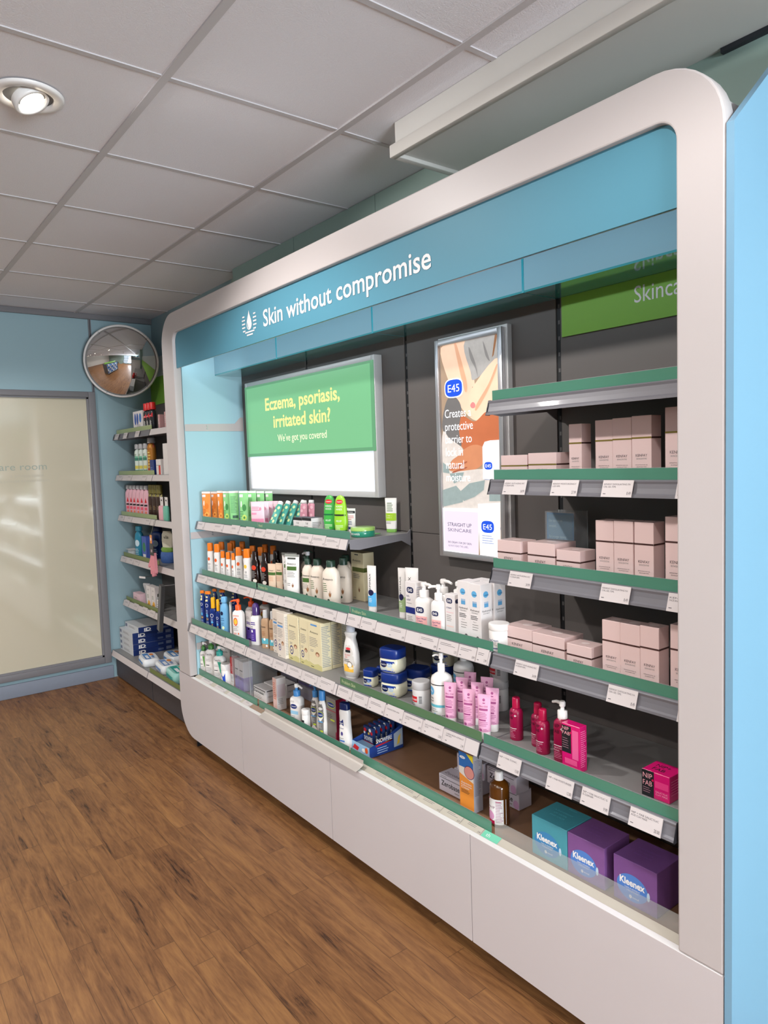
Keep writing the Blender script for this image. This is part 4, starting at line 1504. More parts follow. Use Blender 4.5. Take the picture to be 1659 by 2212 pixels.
a_o = art_veet(ink((190, 92, 30)), ink((250, 170, 80)), ink((226, 124, 44)))
a_g = art_veet(ink((66, 138, 72)), ink((198, 222, 110)), ink((70, 140, 78)))


def a_gback(b, S, w, h):
    b.lines(S, -.36 * w, .38 * w, .84 * h, 14, .036 * h, .014 * h, ink((88, 150, 100)), 9, 4)
    b.rect(S, -.2 * w, .36 * w, .2 * h, .28 * h, ink((60, 96, 76)), 4)


for i in range(3):
    tube('or%d' % i, 'cream_tube', '%s orange hair removal tube from the mirror end of the top shelf' % ORD[i], 'tube', ORT, WP, a_o, OG, yaw=0.55, capf=.10, crimp=I_W)
for i in range(6):
    tube('gr%d' % i, 'cream_tube', 'light green hair removal tube, %s' % (
        'beside the last orange tube', 'turned to show its dense back print', 'with its front straight behind the riser, before the pink sachets', 'second row behind the pink sachets',
        'third row back behind the pink sachets', 'deepest of the row behind the pink sachets')[i], 'tube', GRT, WP, a_gback if i == 1 else a_g, GG, yaw=1.1 if i == 1 else 0.55, capf=.10, crimp=I_W)


def sachet(x, y, z, w, h, m, band, label, group, yaw, edge):
    b = MB()
    P = [(0, w * .5, .0012, 3), (.06 * h, w * .49, .0014, 3), (.14 * h, w * .48, .008, 2.4), (.5 * h, w * .48, .012, 2.2), (.86 * h, w * .48, .008, 2.4), (.94 * h, w * .49, .0014, 3), (h, w * .5, .0012, 3)]
    b.se(P, m, 24)
    S = surf(P)
    b.rect(S, -.44 * w, .44 * w, .16 * h, .34 * h, band, 6)
    b.rect(S, -.40 * w, 0, .50 * h, .57 * h, band, 4)
    b.lines(S, -.36 * w, .40 * w, .80 * h, 3, .06 * h, .025 * h, ink((214, 132, 160)), 4, 4)
    b.disc(S, .25 * w, .72 * h, .08 * w, ink((232, 150, 170)), .07 * h, 14)
    return solo(b, 'face_mask_sachet', label, 'sachet', (x, y, z), yaw, group)


SACM, SACB = mat('pale_pink_sachet', (240, 206, 216), 0.35, var=0.03), ink((238, 150, 180))
for i in range(5):
    sachet(-3.035 - .022 * i, 1.575 + .036 * i, 1.2505, .078, .122 - .002 * i, SACM, SACB, '%s pink sachet counted back from the riser on the top shelf' % ORD[i], 'pink sachets in a row', 0.5, None)
# clear tray with leaning teal tubes and pink tubes
TX0, TX1, TY0, TY1 = -2.985, -2.705, 1.565, 1.775
b = MB()
for (x0, x1, y0, y1, z1) in ((TX0, TX1, TY0, TY1, 1.2525), (TX0, TX1, TY0, TY0 + .002, 1.272), (TX0, TX1, TY1 - .002, TY1, 1.285), (TX0, TX0 + .002, TY0 + .002, TY1 - .002, 1.278), (TX1 - .002, TX1, TY0 + .002, TY1 - .002, 1.278)):
    b.box(x0, x1, y0, y1, 1.2505 if z1 < 1.26 else 1.2526, z1, CLEAR)
solo(b, 'display_tray', 'low clear plastic tray holding teal and pink tubes on the top shelf', 'tray')
TEALT = mat('teal_tube_film', (70, 160, 146), 0.35, var=0.05)
PKTB = mat('rose_tube_film', (206, 140, 156), 0.35, var=0.04)


def a_dots(c):
    def f(b, S, w, h):
        for (u, v) in ((-.2, .3), (.15, .42), (-.1, .6), (.2, .72), (-.25, .84), (.1, .2)):
            b.disc(S, u * w, v * h, .15 * w, c, .06 * h, 14)
    return f


def leaning(x, y, label, body, art, group, tilt, h=.135):
    """tube lying back in the tray, cap up"""
    t = thing('face_mask_tube', label, 'tube', (x, y, 1.258), 0.35, group)
    w, d0 = .045, .022
    P = [(0, .5 * w, .0014, 3), (.012, .5 * w, .0016, 3), (.016, .49 * w, .004, 2.2), (.45 * h, .46 * w, d0 * .36, 2), (.84 * h, .42 * w, d0 * .5, 2), (.87 * h, .3 * w, d0 * .42, 2)]
    b = MB()
    b.se(P, body, 24)
    art(b, surf(P), w, h)
    b.build('body', t)
    c = MB()
    c.lathe([(.87 * h, .011), (.875 * h, .0125), (h - .001, .012), (h, .010)], WP, 18)
    c.build('cap', t)
    t.rotation_euler = (tilt, 0, 0.35)
    return t


for i in range(4):
    leaning(-2.93 + .012 * i, 1.585 + .034 * i, '%s teal tube with upturned white cap leaning in the clear tray' % ORD[i], TEALT, a_dots(ink((206, 222, 160))), 'teal leaning tubes', -0.62)
for i in range(2):
    leaning(-2.80 + .015 * i, 1.68 + .03 * i, '%s rose tube standing at the back corner of the clear tray' % ORD[i], PKTB, a_dots(ink((232, 186, 196))), 'rose tubes in the tray', -0.12, .12)


def a_wb(b, F, R, T, w, d, h):
    b.rect(F, -w / 2, w / 2, h * .82, h, I_K)
    b.rect(T, -w / 2, w / 2, -d / 2, d / 2, ink((52, 54, 66)))
    b.text(F, 'YU-BE', 0, h * .58, h * .12, I_K, 'c', fit=w * .3)
    b.lines(F, -w * .3, w * .3, h * .45, 3, h * .1, h * .04, I_GY, 3)
    b.lines(R, -d * .4, d * .4, h * .72, 6, h * .1, h * .04, I_GY, 6)


for i in range(2):
    carton('wb%d' % i, 'cream_carton', 'small white carton with black lid band, on the %s side of the pair' % ('clear tray', 'domed green tube')[i], 'carton', WC, a_wb, 'small white cartons', d=.058)


def a_okf(band, dark):
    def f(b, S, w, h):
        b.disc(S, 0, .84 * h, .27 * w, ink((214, 40, 52)), .055 * h, 20)
        b.text(lambda u, v: (S(u, v)[0], S(u, v)[1] - .0003, v), "O'KEEFFE'S", 0, .825 * h, .028 * h, I_W, 'c', fit=.44 * w)
        b.text(S, 'WORKING', 0, .70 * h, .05 * h, I_W, 'c', fit=.52 * w)
        b.text(S, 'HANDS', 0, .63 * h, .05 * h, I_W, 'c', fit=.45 * w)
        b.rect(S, -.43 * w, .43 * w, .49 * h, .53 * h, dark, 6)
        b.text(S, 'RELIEF', 0, .34 * h, .045 * h, I_W, 'c', fit=.4 * w)
        b.lines(S, -.3 * w, .3 * w, .26 * h, 4, .035 * h, .014 * h, band, 2, 3)
    return f


for gid, m, lab, nm in (('ok0', mat('leaf_green_plastic', (66, 172, 72), 0.35, var=0.03), 'leaf green domed hand cream tube beside the small white cartons', None),
                        ('ok1', mat('lime_green_plastic', (150, 206, 48), 0.35, var=0.03), 'lime green domed foot cream tube, next to the leaf green one', None)):
    x, y, z, W, dd, h = G[gid]
    t = thing('hand_cream_tube', lab, 'tube', (x, y + .012, z + .0004), 0.4, 'domed green tubes')
    w, d = .062, .034
    P = scaled(P_DOM, w, d, .022, h)
    b = MB()
    b.se(P, m, 28)
    a_okf(ink((214, 236, 190)), ink((20, 110, 60)) if gid == 'ok0' else I_K)(b, surf(P), w, h)
    b.build('body', t)
    c = MB()
    c.se([(0, .40 * w, .46 * d, 2.4), (.002, .43 * w, .48 * d, 2.4), (.0215, .43 * w, .48 * d, 2.4)], mat('cap_green', (36, 128, 62), 0.35, var=0.03), 24)
    c.build('cap', t)


def a_nt(b, S, w, h):
    b.rect(S, -.47 * w, .47 * w, .80 * h, .90 * h, I_K, 6)
    b.text(lambda u, v: (S(u, v)[0], S(u, v)[1] - .0003, v), 'Neutrogena', 0, .835 * h, .035 * h, I_W, 'c', fit=.6 * w)
    b.lines(S, -.36 * w, .36 * w, .70 * h, 3, .07 * h, .02 * h, I_RED, 2, 3)
    b.lines(S, -.36 * w, .2 * w, .48 * h, 3, .06 * h, .02 * h, I_N, 5, 3)
    b.rect(S, -.36 * w, .36 * w, .15 * h, .24 * h, I_N, 4)


x, y, z, W, dd, h = G['nt1']
for i, xx in enumerate((x - .115, x - .05, x)):
    tube(None, 'hand_cream_tube', 'small white tube with black band, %s behind the domed green tubes' % ('mostly hidden', 'half hidden', 'fully seen beside the pair')[i], 'tube', WP, WP, a_nt,
         'white tubes with black bands', yaw=.35, pos=(xx, 1.70, z), dims=(.040, .02, .102))
x, y, z, W, dd, h = G['tin']
t = thing('balm_tin', 'round lime and teal balm tin in shrink wrap on the top shelf', 'tin', (x + .01, y + .03, z + .0005), 0)
b = MB()
b.lathe([(0, .046), (.001, .048), (.023, .048), (.024, .047)], mat('teal_tin_label', (34, 132, 104), 0.3, var=0.04, coat=0.6), 36)
b.text(surf([(0, .048, .048, 2), (.03, .048, .048, 2)]), 'WORKING HANDS', .0, .009, .008, I_W, 'c', fit=.06)
b.build('body', t)
b = MB()
b.lathe([(.0241, .049), (.036, .049), (.038, .046), (.0385, .02)], mat('lime_tin_lid', (150, 190, 96), 0.3, var=0.03, coat=0.6), 36)
b.build('lid', t)
x, y, z, W, dd, h = G['sac']
b = MB()
b.box(-.05, .05, -.025, .025, 0, .003, mat('green_leaflet', (120, 180, 110), 0.4, var=0.1, scale=60), 0.001, 1)
b.rect(lambda u, v: (u, v, .0033), -.04, .01, -.015, .012, I_W)
solo(b, 'sample_sachet', 'flat green sample sachet lying on the shelf deck behind the round tin', 'sachet', (x, y - .03, z + .0002), 0.2)


def a_lime(b, S, w, h):
    b.rect(S, -.46 * w, .46 * w, .34 * h, .56 * h, ink((160, 200, 40)), 8)
    b.lines(S, -.3 * w, .3 * w, .86 * h, 5, .055 * h, .02 * h, I_G, 3, 3)
    b.lines(S, -.36 * w, .36 * w, .50 * h, 2, .06 * h, .025 * h, I_CR, 4, 3)
    b.lines(S, -.38 * w, .1 * w, .31 * h, 2, .04 * h, .015 * h, I_GY, 6, 3)


tube('lime', 'cream_tube', 'white tube with lime band standing alone at the open end of the top shelf', 'tube', WP, mat('grass_green_cap', (124, 176, 84), 0.35, var=0.03), a_lime, None, yaw=.45, capf=.10)

# ------------------------------------------------------------ shelf S2
SG = 'sun lotions with orange caps'


def a_sun(spf, c=None):
    def f(b, S, w, h):
        b.disc(S, -.12 * w, .68 * h, .19 * w, c or I_ORG, .07 * h, 18)
        b.text(S, spf, -.08 * w, .44 * h, .075 * h, I_K, 'c', sx=.8)
        b.lines(S, -.32 * w, .2 * w, .40 * h, 4, .035 * h, .012 * h, I_GY, 3, 3)
        b.rect(S, -.32 * w, .1 * w, .10 * h, .15 * h, I_K, 4)
    return f


def sun(gid, i, lab, pos=None, dims=None, spf='50+', c=None, yaw=None):
    return bottle(gid, 'sun_lotion', lab, 'bottle', P_SUN, WP, ORG, a_sun(spf, c), SG, r=.55, hb=.76, capw=.74, pos=pos, dims=dims, yaw=yaw, cape=3.4)


s0 = sun('sa0', 0, 'tall white sun lotion with orange cap, first in front from the mirror end')
s1 = sun('sa1', 1, 'tall white sun lotion with orange cap, second in front from the mirror end')
for i in range(3):
    sun('sb%d' % i, i, '%s short white sun lotion with orange cap from the mirror end' % ORD[i], spf=('50', '30', '30')[i])
sun('sc0', 0, 'tall white sun lotion turned sideways, between the short lotions and the yellow printed one', yaw=1.0)
sun('sc1', 0, 'tall white sun lotion with a yellow print, beside the dark brown bottles', spf='50', c=I_YE)
for i, (dx, dy) in enumerate(((0.0, .065), (0.0, .13), (.085, .075), (.085, .145))):
    dup(s0, (s0.location.x + dx, s0.location.y + dy, s0.location.z), 'white sun lotion with orange cap, %s row behind the %s tall front bottle' % (ORD[1 + i % 2], ORD[i // 2]), None, SG)
sb = bpy.data.objects['sun_lotion.002']
for i in range(2):
    dup(sb, (sb.location.x + .03 + .06 * i, sb.location.y + .07, sb.location.z), 'short white sun lotion standing behind the %s short front one' % ORD[i], None, SG)
for i in range(4):
    dup(s0, (-3.235 + .085 * (i % 2), 1.64 + .07 * (i // 2), s0.location.z), 'white sun lotion with orange cap, %s back row behind the %s bottle' % (ORD[i // 2], ('sideways', 'yellow printed')[i % 2]), None, SG)


def a_br(b, S, w, h):
    b.disc(S, 0, .72 * h, .28 * w, ink((214, 66, 40)), .09 * h, 18)
    b.lines(S, -.3 * w, .3 * w, .58 * h, 5, .05 * h, .02 * h, I_GY, 8, 3)
    b.disc(S, .1 * w, .24 * h, .24 * w, ink((232, 222, 210)), .07 * h, 18)
    b.disc(S, -.1 * w, .12 * h, .2 * w, ink((206, 70, 44)), .04 * h, 16)


br = None
for i, (xx, yy) in enumerate(((-3.045, 1.555), (-2.958, 1.56), (-2.975, 1.63), (-2.9, 1.63))):
    lab = ('glossy dark brown tanning oil with red print beside the yellow printed lotion', 'glossy dark brown tanning oil beside the small beige tubes',
           'dark brown tanning oil behind the pair, on the mirror side', 'dark brown tanning oil behind the pair, towards the beige tubes')[i]
    if br is None:
        br = bottle(None, 'tanning_oil', lab, 'bottle', P_SUN, BRN, BRN, a_br, 'dark brown tanning oils', hb=.76, capw=.6, pos=(xx, yy, .965), dims=(.050, .03, .172))
    else:
        dup(br, (xx, yy, .9654), lab)


def a_be(b, S, w, h):
    b.rect(S, -.45 * w, .45 * w, .60 * h, .70 * h, I_G, 5)
    b.text(S, 'Aveeno', 0, .74 * h, .05 * h, I_K, 'c', fit=.5 * w)
    b.lines(S, -.36 * w, .3 * w, .54 * h, 3, .06 * h, .018 * h, ink((206, 150, 120)), 5, 3)
    b.lines(S, -.36 * w, .0, .2 * h, 2, .05 * h, .016 * h, ink((206, 150, 120)), 6, 3)


BEI = mat('beige_tube_film', (220, 194, 168), 0.4, var=0.02)
for i in range(2):
    tube('be%d' % i, 'hand_cream_tube', 'small beige tube with a green band, %s' % ('beside the dark brown oils', 'beside the large white tubes')[i], 'tube', BEI, DGR, a_be, 'small beige tubes', yaw=.4, capf=.10)


def leaf(b, S, u, v, k, c):
    for a, l in ((-.5, .8), (0, 1), (.5, .8), (-.25, .55), (.3, .5)):
        p = [(0, 0), (.18, .45), (0, 1.0), (-.18, .45)]
        ca, sa = math.cos(a), math.sin(a)
        b.poly(S, [(u + k * l * (x * ca + y * sa) * .6, v + k * l * (-x * sa + y * ca)) for x, y in p], c)


def a_at(b, S, w, h):
    b.rect(S, -.28 * w, .28 * w, .885 * h, .925 * h, ink((70, 74, 66)), 4)
    b.text(S, 'Aveeno', 0, .755 * h, .055 * h, I_K, 'c', fit=.6 * w)
    b.rect(S, -.30 * w, .34 * w, .63 * h, .72 * h, I_G, 5)
    b.lines(S, -.28 * w, .36 * w, .595 * h, 4, .035 * h, .012 * h, I_GY, 3, 4)
    leaf(b, S, .12 * w, .23 * h, .022, I_BR)
    b.lines(S, -.28 * w, -.05 * w, .33 * h, 2, .04 * h, .014 * h, I_GY, 2, 2)


for i in (1, 0):
    tube('at%d' % i, 'lotion_tube', 'large white oat lotion tube with a green label, %s' % ('half behind the other', 'in front')[i], 'tube', WP, DGR, a_at, 'large white oat tubes', yaw=.42, capf=.08,
         crimp=ink((150, 154, 146)))


def a_av(pumped):
    def f(b, S, w, h):
        b.text(S, 'Aveeno', -.02 * w, .66 * h, .06 * h, I_K, 'c', fit=.66 * w)
        if pumped:
            b.rect(S, -.36 * w, .26 * w, .50 * h, .62 * h, I_G, 6)
            b.lines(S, -.34 * w, .30 * w, .46 * h, 4, .04 * h, .013 * h, I_GY, 3, 4)
        else:
            b.lines(S, -.36 * w, .0 * w, .58 * h, 5, .05 * h, .014 * h, I_G, 3, 3)
        leaf(b, S, .12 * w, .22 * h, .03, I_BR)
        b.disc(S, .02 * w, .15 * h, .08 * w, ink((40, 74, 54)), .035 * h, 14)
        b.lines(S, -.36 * w, -.1 * w, .10 * h, 2, .035 * h, .012 * h, I_GY, 5, 2)
    return f


AG = 'cream oat lotion bottles'
bottle('av0', 'lotion_bottle', 'cream oat lotion with a dark green pump, half hidden behind the front pump', 'bottle', P_LOT, CRM, DGR, a_av(True), AG, r=.6, hb=.74, kind='pump', capw=.5, spout=(1, .2), collar=DGR)
bottle('av1', 'lotion_bottle', 'cream oat lotion with a pump and a green label in front', 'bottle', P_LOT, CRM, PLASTG, a_av(True), AG, r=.6, hb=.74, kind='pump', capw=.5, spout=(-1, .3), collar=DGR)
bottle('av2', 'lotion_bottle', 'cream oat lotion with dark green flip cap, beside the green labelled pump', 'bottle', P_LOT, CRM, DGR, a_av(False), AG, r=.6, hb=.86, capw=.5, cape=2.0)
av3 = bottle('av3', 'lotion_bottle', 'cream oat lotion with dark green cap, in front and towards the tall oat carton', 'bottle', P_LOT, CRM, DGR, a_av(False), AG, r=.6, hb=.86, capw=.48, cape=2.0)
bottle('av4', 'lotion_bottle', 'cream oat lotion set back in shade beside the tall oat carton', 'bottle', P_LOT, CRM, DGR, a_av(False), AG, r=.6, hb=.84, capw=.48, cape=2.0)
dup(av3, (av3.location.x - .085, av3.location.y + .13, av3.location.z), 'cream oat lotion with dark green cap hidden behind the two front capped ones')


def a_abx(b, F, R, T, w, d, h):
    b.text(F, 'Aveeno', -.05 * w, .81 * h, .048 * h, I_K, 'c', fit=.66 * w)
    b.rect(F, -.2 * w, .1 * w, .945 * h, .965 * h, I_K)
    b.rect(F, -.42 * w, w / 2, .60 * h, .69 * h, ink((92, 104, 44)))
    b.rect(R, -d / 2, 0, .60 * h, .69 * h, ink((92, 104, 44)))
    b.lines(F, -.36 * w, .3 * w, .55 * h, 3, .035 * h, .012 * h, I_GY, 3)
    leaf(b, F, .1 * w, .17 * h, .026, I_BR)
    b.lines(F, -.4 * w, -.1 * w, .05 * h, 1, .03 * h, .012 * h, I_GY, 3)


carton('abx', 'lotion_carton', 'tall pale carton with an olive band beside the cream lotion bottles', 'carton', OATC, a_abx, None, d=.056)


def a_epi(lo, dot):
    def f(b, S, w, h):
        b.rect(S, -.46 * w, .46 * w, .12 * h, .34 * h, lo, 8)
        b.rect(S, -.1 * w, .46 * w, .34 * h, .42 * h, lo, 6)
        b.text(S, 'EPIMAX', -.02 * w, .66 * h, .2 * w, I_K, 'c', fit=.34 * h, up=True)
        b.disc(lambda u, v: (S(u, v)[0], S(u, v)[1] - .0003, v), -.02 * w, .42 * h, .3 * w, ink((30, 28, 70)), .065 * h, 20)
        b.lines(lambda u, v: (S(u, v)[0], S(u, v)[1] - .0003, v), -.26 * w, .2 * w, .30 * h, 3, .035 * h, .012 * h, I_W, 3, 2)
    return f


def flip(f):
    return f


tube('epi', 'cream_tube', 'white and sky blue tube standing beside the tall oat carton', 'tube', WP, WP, a_epi(ink((92, 180, 232)), None), None, yaw=.30, capf=.10)
tube('ep2', 'cream_tube', 'white and sage tube standing edge on, at the riser beside the hand washes', 'tube', WP, WP, a_epi(ink((156, 178, 128)), None), None, yaw=.25, capf=.12)
tube('ep3', 'cream_tube', 'white tube with vertical black print behind the itch relief carton', 'tube', WP, WP, a_epi(WP, None), None, yaw=.35, capf=.12)


def mark45(b, S, u, v, w, c=(22, 32, 78)):
    b.disc(S, u, v, w / 2, ink(c), w * .30, 22, 3.0)
    b.text(lambda a, z: (S(a, z)[0], S(a, z)[1] - .0003, S(a, z)[2]), 'E45', u, v - w * .15, w * .30, I_W, 'c', fit=w * .64, bold=0.015)


def a_eb0(b, F, R, T, w, d, h):
    mark45(b, F, -.04 * w, .82 * h, .62 * w)
    b.text(F, 'Itch', -.38 * w, .66 * h, .05 * h, I_N, 'l', sx=.9)
    b.text(F, 'relief', -.38 * w, .58 * h, .05 * h, I_N, 'l', sx=.9)
    b.lines(F, -.4 * w, .3 * w, .53 * h, 1, .03 * h, .01 * h, I_GY, 3)
    b.rect(F, -w / 2, .40 * w, .30 * h, .44 * h, ink((26, 42, 122)))
    b.lines(F, -.36 * w, .3 * w, .24 * h, 5, .035 * h, .012 * h, I_GY, 4)
    b.lines(R, -d * .4, d * .4, .9 * h, 16, .05 * h, .018 * h, ink((186, 184, 196)), 5)


carton('eb0', 'cream_carton', 'white itch relief carton with a navy oval mark, beside the hand wash pumps', 'carton', WC, a_eb0, None, d=.036)


def a_hw(b, S, w, h):
    mark45(b, S, -.1 * w, .62 * h, .52 * w)
    b.rect(S, -.38 * w, .34 * w, .07 * h, .44 * h, ink((240, 176, 172)), 8)
    S1 = lambda u, v: (S(u, v)[0], S(u, v)[1] - .0003, v)
    b.text(S1, 'Hand Wash', -.02 * w, .34 * h, .06 * h, I_N, 'c', fit=.6 * w)
    b.text(S1, 'Cream', -.12 * w, .27 * h, .06 * h, I_N, 'c', fit=.36 * w)
    b.lines(S1, -.34 * w, .26 * w, .23 * h, 3, .045 * h, .014 * h, ink((150, 90, 110)), 4, 3)


hw = bottle('hw0', 'hand_wash', 'white hand wash pump with a pink label beside the itch relief carton', 'bottle', P_REC, WP, WP, a_hw, 'white hand wash pumps', r=.55, hb=.70, kind='pump', capw=.5, spout=(1, -.2))
bottle('hw1', 'hand_wash', 'white hand wash pump with a pink label, nearer the ointment boxes in front', 'bottle', P_REC, WP, WP, a_hw, 'white hand wash pumps', r=.55, hb=.70, kind='pump', capw=.5, spout=(-1, -.4))
for i, (dx, dy) in enumerate(((.004, .085), (.080, .085), (.158, .090))):
    dup(hw, (hw.location.x + dx, hw.location.y + dy, hw.location.z), '%s white hand wash pump of the row behind, from the mirror end' % ORD[i])


def a_eb1(b, F, R, T, w, d, h):
    mark45(b, F, -.05 * w, .85 * h, .62 * w)
    b.text(F, 'cream', -.38 * w, .67 * h, .05 * h, I_N, 'l', sx=1.0)
    b.rect(F, -.38 * w, .36 * w, .58 * h, .59 * h, I_PK)
    b.lines(F, -.38 * w, .34 * w, .52 * h, 4, .04 * h, .013 * h, I_GY, 4)
    b.rect(F, -.38 * w, .36 * w, .25 * h, .28 * h, ink((240, 206, 196)))
    mark45(b, R, 0, .85 * h, .8 * d)


carton('eb1', 'cream_carton', 'narrow white cream carton with a navy oval mark, against the ointment boxes', 'carton', WC, a_eb1, None, d=.030)


def a_hy(b, F, R, T, w, d, h):
    for S, ww in ((F, w), (R, d)):
        b.disc(S, -.05 * ww, .83 * h, .22 * ww, I_LB, .05 * h * 1.05, 22)
        b.text(lambda u, v, S=S: (S(u, v)[0] + (.0003 if S is R else 0), S(u, v)[1] - (.0003 if S is F else 0), S(u, v)[2]), 'eczema', .02 * ww, .81 * h, .022 * h, I_N, 'c', fit=.34 * ww)
        b.rect(S, -.2 * ww, .16 * ww, .62 * h, .68 * h, ink((94, 160, 206)))
        for q in range(4):
            b.rect(S, (-.19 + .095 * q) * ww, (-.14 + .095 * q) * ww, .68 * h, .71 * h, ink((94, 160, 206)))
        b.text(S, 'Hydromol', -.02 * ww, .545 * h, .034 * h, I_K, 'c', fit=.74 * ww)
        b.text(S, 'OINTMENT', -.02 * ww, .51 * h, .016 * h, I_K, 'c', fit=.56 * ww)
    b.lines(F, -.38 * w, .38 * w, .47 * h, 3, .025 * h, .010 * h, I_K, 3)
    b.text(F, '3 in 1', -.05 * w, .36 * h, .022 * h, I_K, 'c')
    b.lines(F, -.25 * w, .3 * w, .33 * h, 3, .04 * h, .010 * h, I_GY, 6)
    b.text(F, 'C E', -.22 * w, .08 * h, .03 * h, I_K, 'c', sx=.8)
    b.disc(F, .18 * w, .10 * h, .15 * w, I_K, .045 * h, 18)
    b.text(lambda u, v: (u, F(u, v)[1] - .0003, v), '/', .18 * w, .075 * h, .045 * h, I_W, 'c')


h0 = carton('hy0', 'ointment_box', 'tall white ointment box with blue print, front row against the cream carton', 'carton', WC, a_hy, 'tall white ointment boxes', d=.050)
h1 = carton('hy1', 'ointment_box', 'tall white ointment box with blue print, front row beside the white tub', 'carton', WC, a_hy, 'tall white ointment boxes', d=.050)
dup(h1, (h0.location.x + .006, h0.location.y + .053, h0.location.z), 'tall white ointment box behind the front one that touches the cream carton')
dup(h1, (h1.location.x + .008, h1.location.y + .053, h1.location.z), 'tall white ointment box behind the front one beside the white tub, its side showing')


def a_exo(b, S, w, h):
    b.text(S, 'ExoCream', .04 * w, .50 * h, .10 * h, I_N, 'c', fit=.52 * w)
    b.lines(S, -.12 * w, .36 * w, .45 * h, 3, .06 * h, .02 * h, I_GY, 4, 4)
    b.rect(S, -.3 * w, .38 * w, .14 * h, .18 * h, I_N, 6)
    b.rect(S, -.42 * w, -.28 * w, .06 * h, .22 * h, I_RED, 2)


jar('exo', 'cream_tub', 'white screw lid cream tub at the riser end beside the blush cartons', 'tub', WP, WP, a_exo, None, r=1.0, lidf=.24)

# ------------------------------------------------------------ shelf S3
def a_nv(spf, tall):
    def f(b, S, w, h):
        if tall:
            b.rect(S, -.36 * w, .1 * w, .78 * h, .93 * h, ink((236, 226, 170)), 4)
        b.ring(S, -.1 * w, .66 * h, .20 * w, .26 * w, I_W, 1.0)
        b.lines(S, -.3 * w, .16 * w, .52 * h, 3, .045 * h, .014 * h, ink((190, 206, 232)), 3, 3)
        b.disc(S, -.1 * w, .36 * h, .2 * w, I_LB, .05 * h, 14)
        b.text(S, spf, -.08 * w, .22 * h, .07 * h, I_YE, 'c', sx=.8)
        b.lines(S, -.3 * w, .2 * w, .18 * h, 3, .035 * h, .012 * h, ink((190, 206, 232)), 5, 3)
    return f


NG = 'dark blue sun care bottles'
n0 = bottle('nv0', 'sun_spray', 'tall dark blue sun lotion with a flat orange cap, first from the mirror end', 'bottle', P_LOT, NAV, ORG, a_nv('50', True), NG, r=.6, hb=.93, capw=.9, cape=3)
n1 = bottle('nv1', 'sun_spray', 'tall dark blue sun lotion with a flat orange cap, second from the mirror end', 'bottle', P_LOT, NAV, ORG, a_nv('50', True), NG, r=.6, hb=.93, capw=.9, cape=3)
for i, (dx, dy) in enumerate(((.0, .07), (.01, .075), (.02, .14))):
    s_ = (n0, n1, n1)[i]
    dup(s_, (s_.location.x + dx, s_.location.y + dy, s_.location.z), ('tall dark blue sun lotion behind the first front one', 'tall dark blue sun lotion behind the second front one', 'tall dark blue sun lotion at the very back of its row')[i])
bottle('ns0', 'sun_spray', 'small dark blue sun spray with a rounded yellow cap, the taller of the two', 'bottle', P_REC, NAV, YEL, a_nv('30', False), NG, r=.6, hb=.68, capw=.62, cape=2.6)
bottle('ns1', 'sun_spray', 'small dark blue sun spray with yellow cap, beside the pale blue bottle', 'bottle', P_REC, NAV, YEL, a_nv('30', False), NG, r=.6, hb=.66, capw=.62, cape=2.6)


def a_lb(b, S, w, h):
    b.disc(S, -.18 * w, .66 * h, .19 * w, ink((24, 34, 70)), .06 * h, 18)
    b.lines(S, -.34 * w, .2 * w, .52 * h, 2, .06 * h, .02 * h, ink((60, 110, 160)), 3, 3)
    b.lines(S, -.34 * w, .2 * w, .37 * h, 2, .05 * h, .016 * h, ink((60, 110, 160)), 4, 3)
    b.disc(S, -.05 * w, .22 * h, .16 * w, ink((228, 236, 190)), .05 * h, 14)
    b.lines(S, -.34 * w, .1 * w, .11 * h, 2, .05 * h, .016 * h, ink((60, 110, 160)), 5, 3)


bottle('lb', 'after_sun_lotion', 'pale blue after sun bottle between the dark blue sprays and the white pumps', 'bottle', P_LOT, LBL, LBL, a_lb, None, r=.6, hb=.86, capw=.62, cape=3)
tube('wt', 'sun_cream_tube', 'tapered white tube on an orange red cap beside the pale blue bottle', 'tube', WP, REDO, lambda b, S, w, h: (b.rect(S, -.3 * w, -.1 * w, .26 * h, .32 * h, I_ORG), b.lines(S, -.3 * w, .2 * w, .22 * h, 2, .03 * h, .01 * h, I_ORG, 3, 2)), None, yaw=-.7, capf=.11)


def a_op(b, S, w, h):
    b.text(S, 'sunsense', -.05 * w, .80 * h, .055 * h, I_ORG, 'c', fit=.6 * w)
    b.disc(S, -.1 * w, .62 * h, .17 * w, I_YE, .085 * h, 20)
    b.ring(S, -.1 * w, .62 * h, .15 * w, .21 * w, I_ORG, 1.6)
    b.text(S, 'Sensitive', -.08 * w, .44 * h, .045 * h, I_GY, 'c', fit=.5 * w)
    b.lines(S, -.34 * w, .2 * w, .40 * h, 2, .05 * h, .014 * h, I_GY, 3, 3)
    b.text(S, '50+', -.16 * w, .20 * h, .06 * h, I_ORG, 'c')
    b.rect(S, .1 * w, .2 * w, .20 * h, .26 * h, I_ORG, 2)
    b.lines(S, -.34 * w, .1 * w, .12 * h, 2, .04 * h, .012 * h, I_ORG, 5, 3)


op = bottle('op0', 'sun_lotion_pump', 'white sun lotion with an orange red pump, in front beside the tapered tube', 'bottle', P_REC, WP, REDO, a_op, 'white sun lotions with orange red pumps', r=.6, hb=.74, kind='pump', capw=.48, spout=(-1, -.25))
for i, (dx, dy) in enumerate(((-.03, .085), (-.035, .165))):
    dup(op, (op.location.x + dx, op.location.y + dy, op.location.z), 'white sun lotion with an orange red pump, %s in the row behind the front one' % ORD[i])


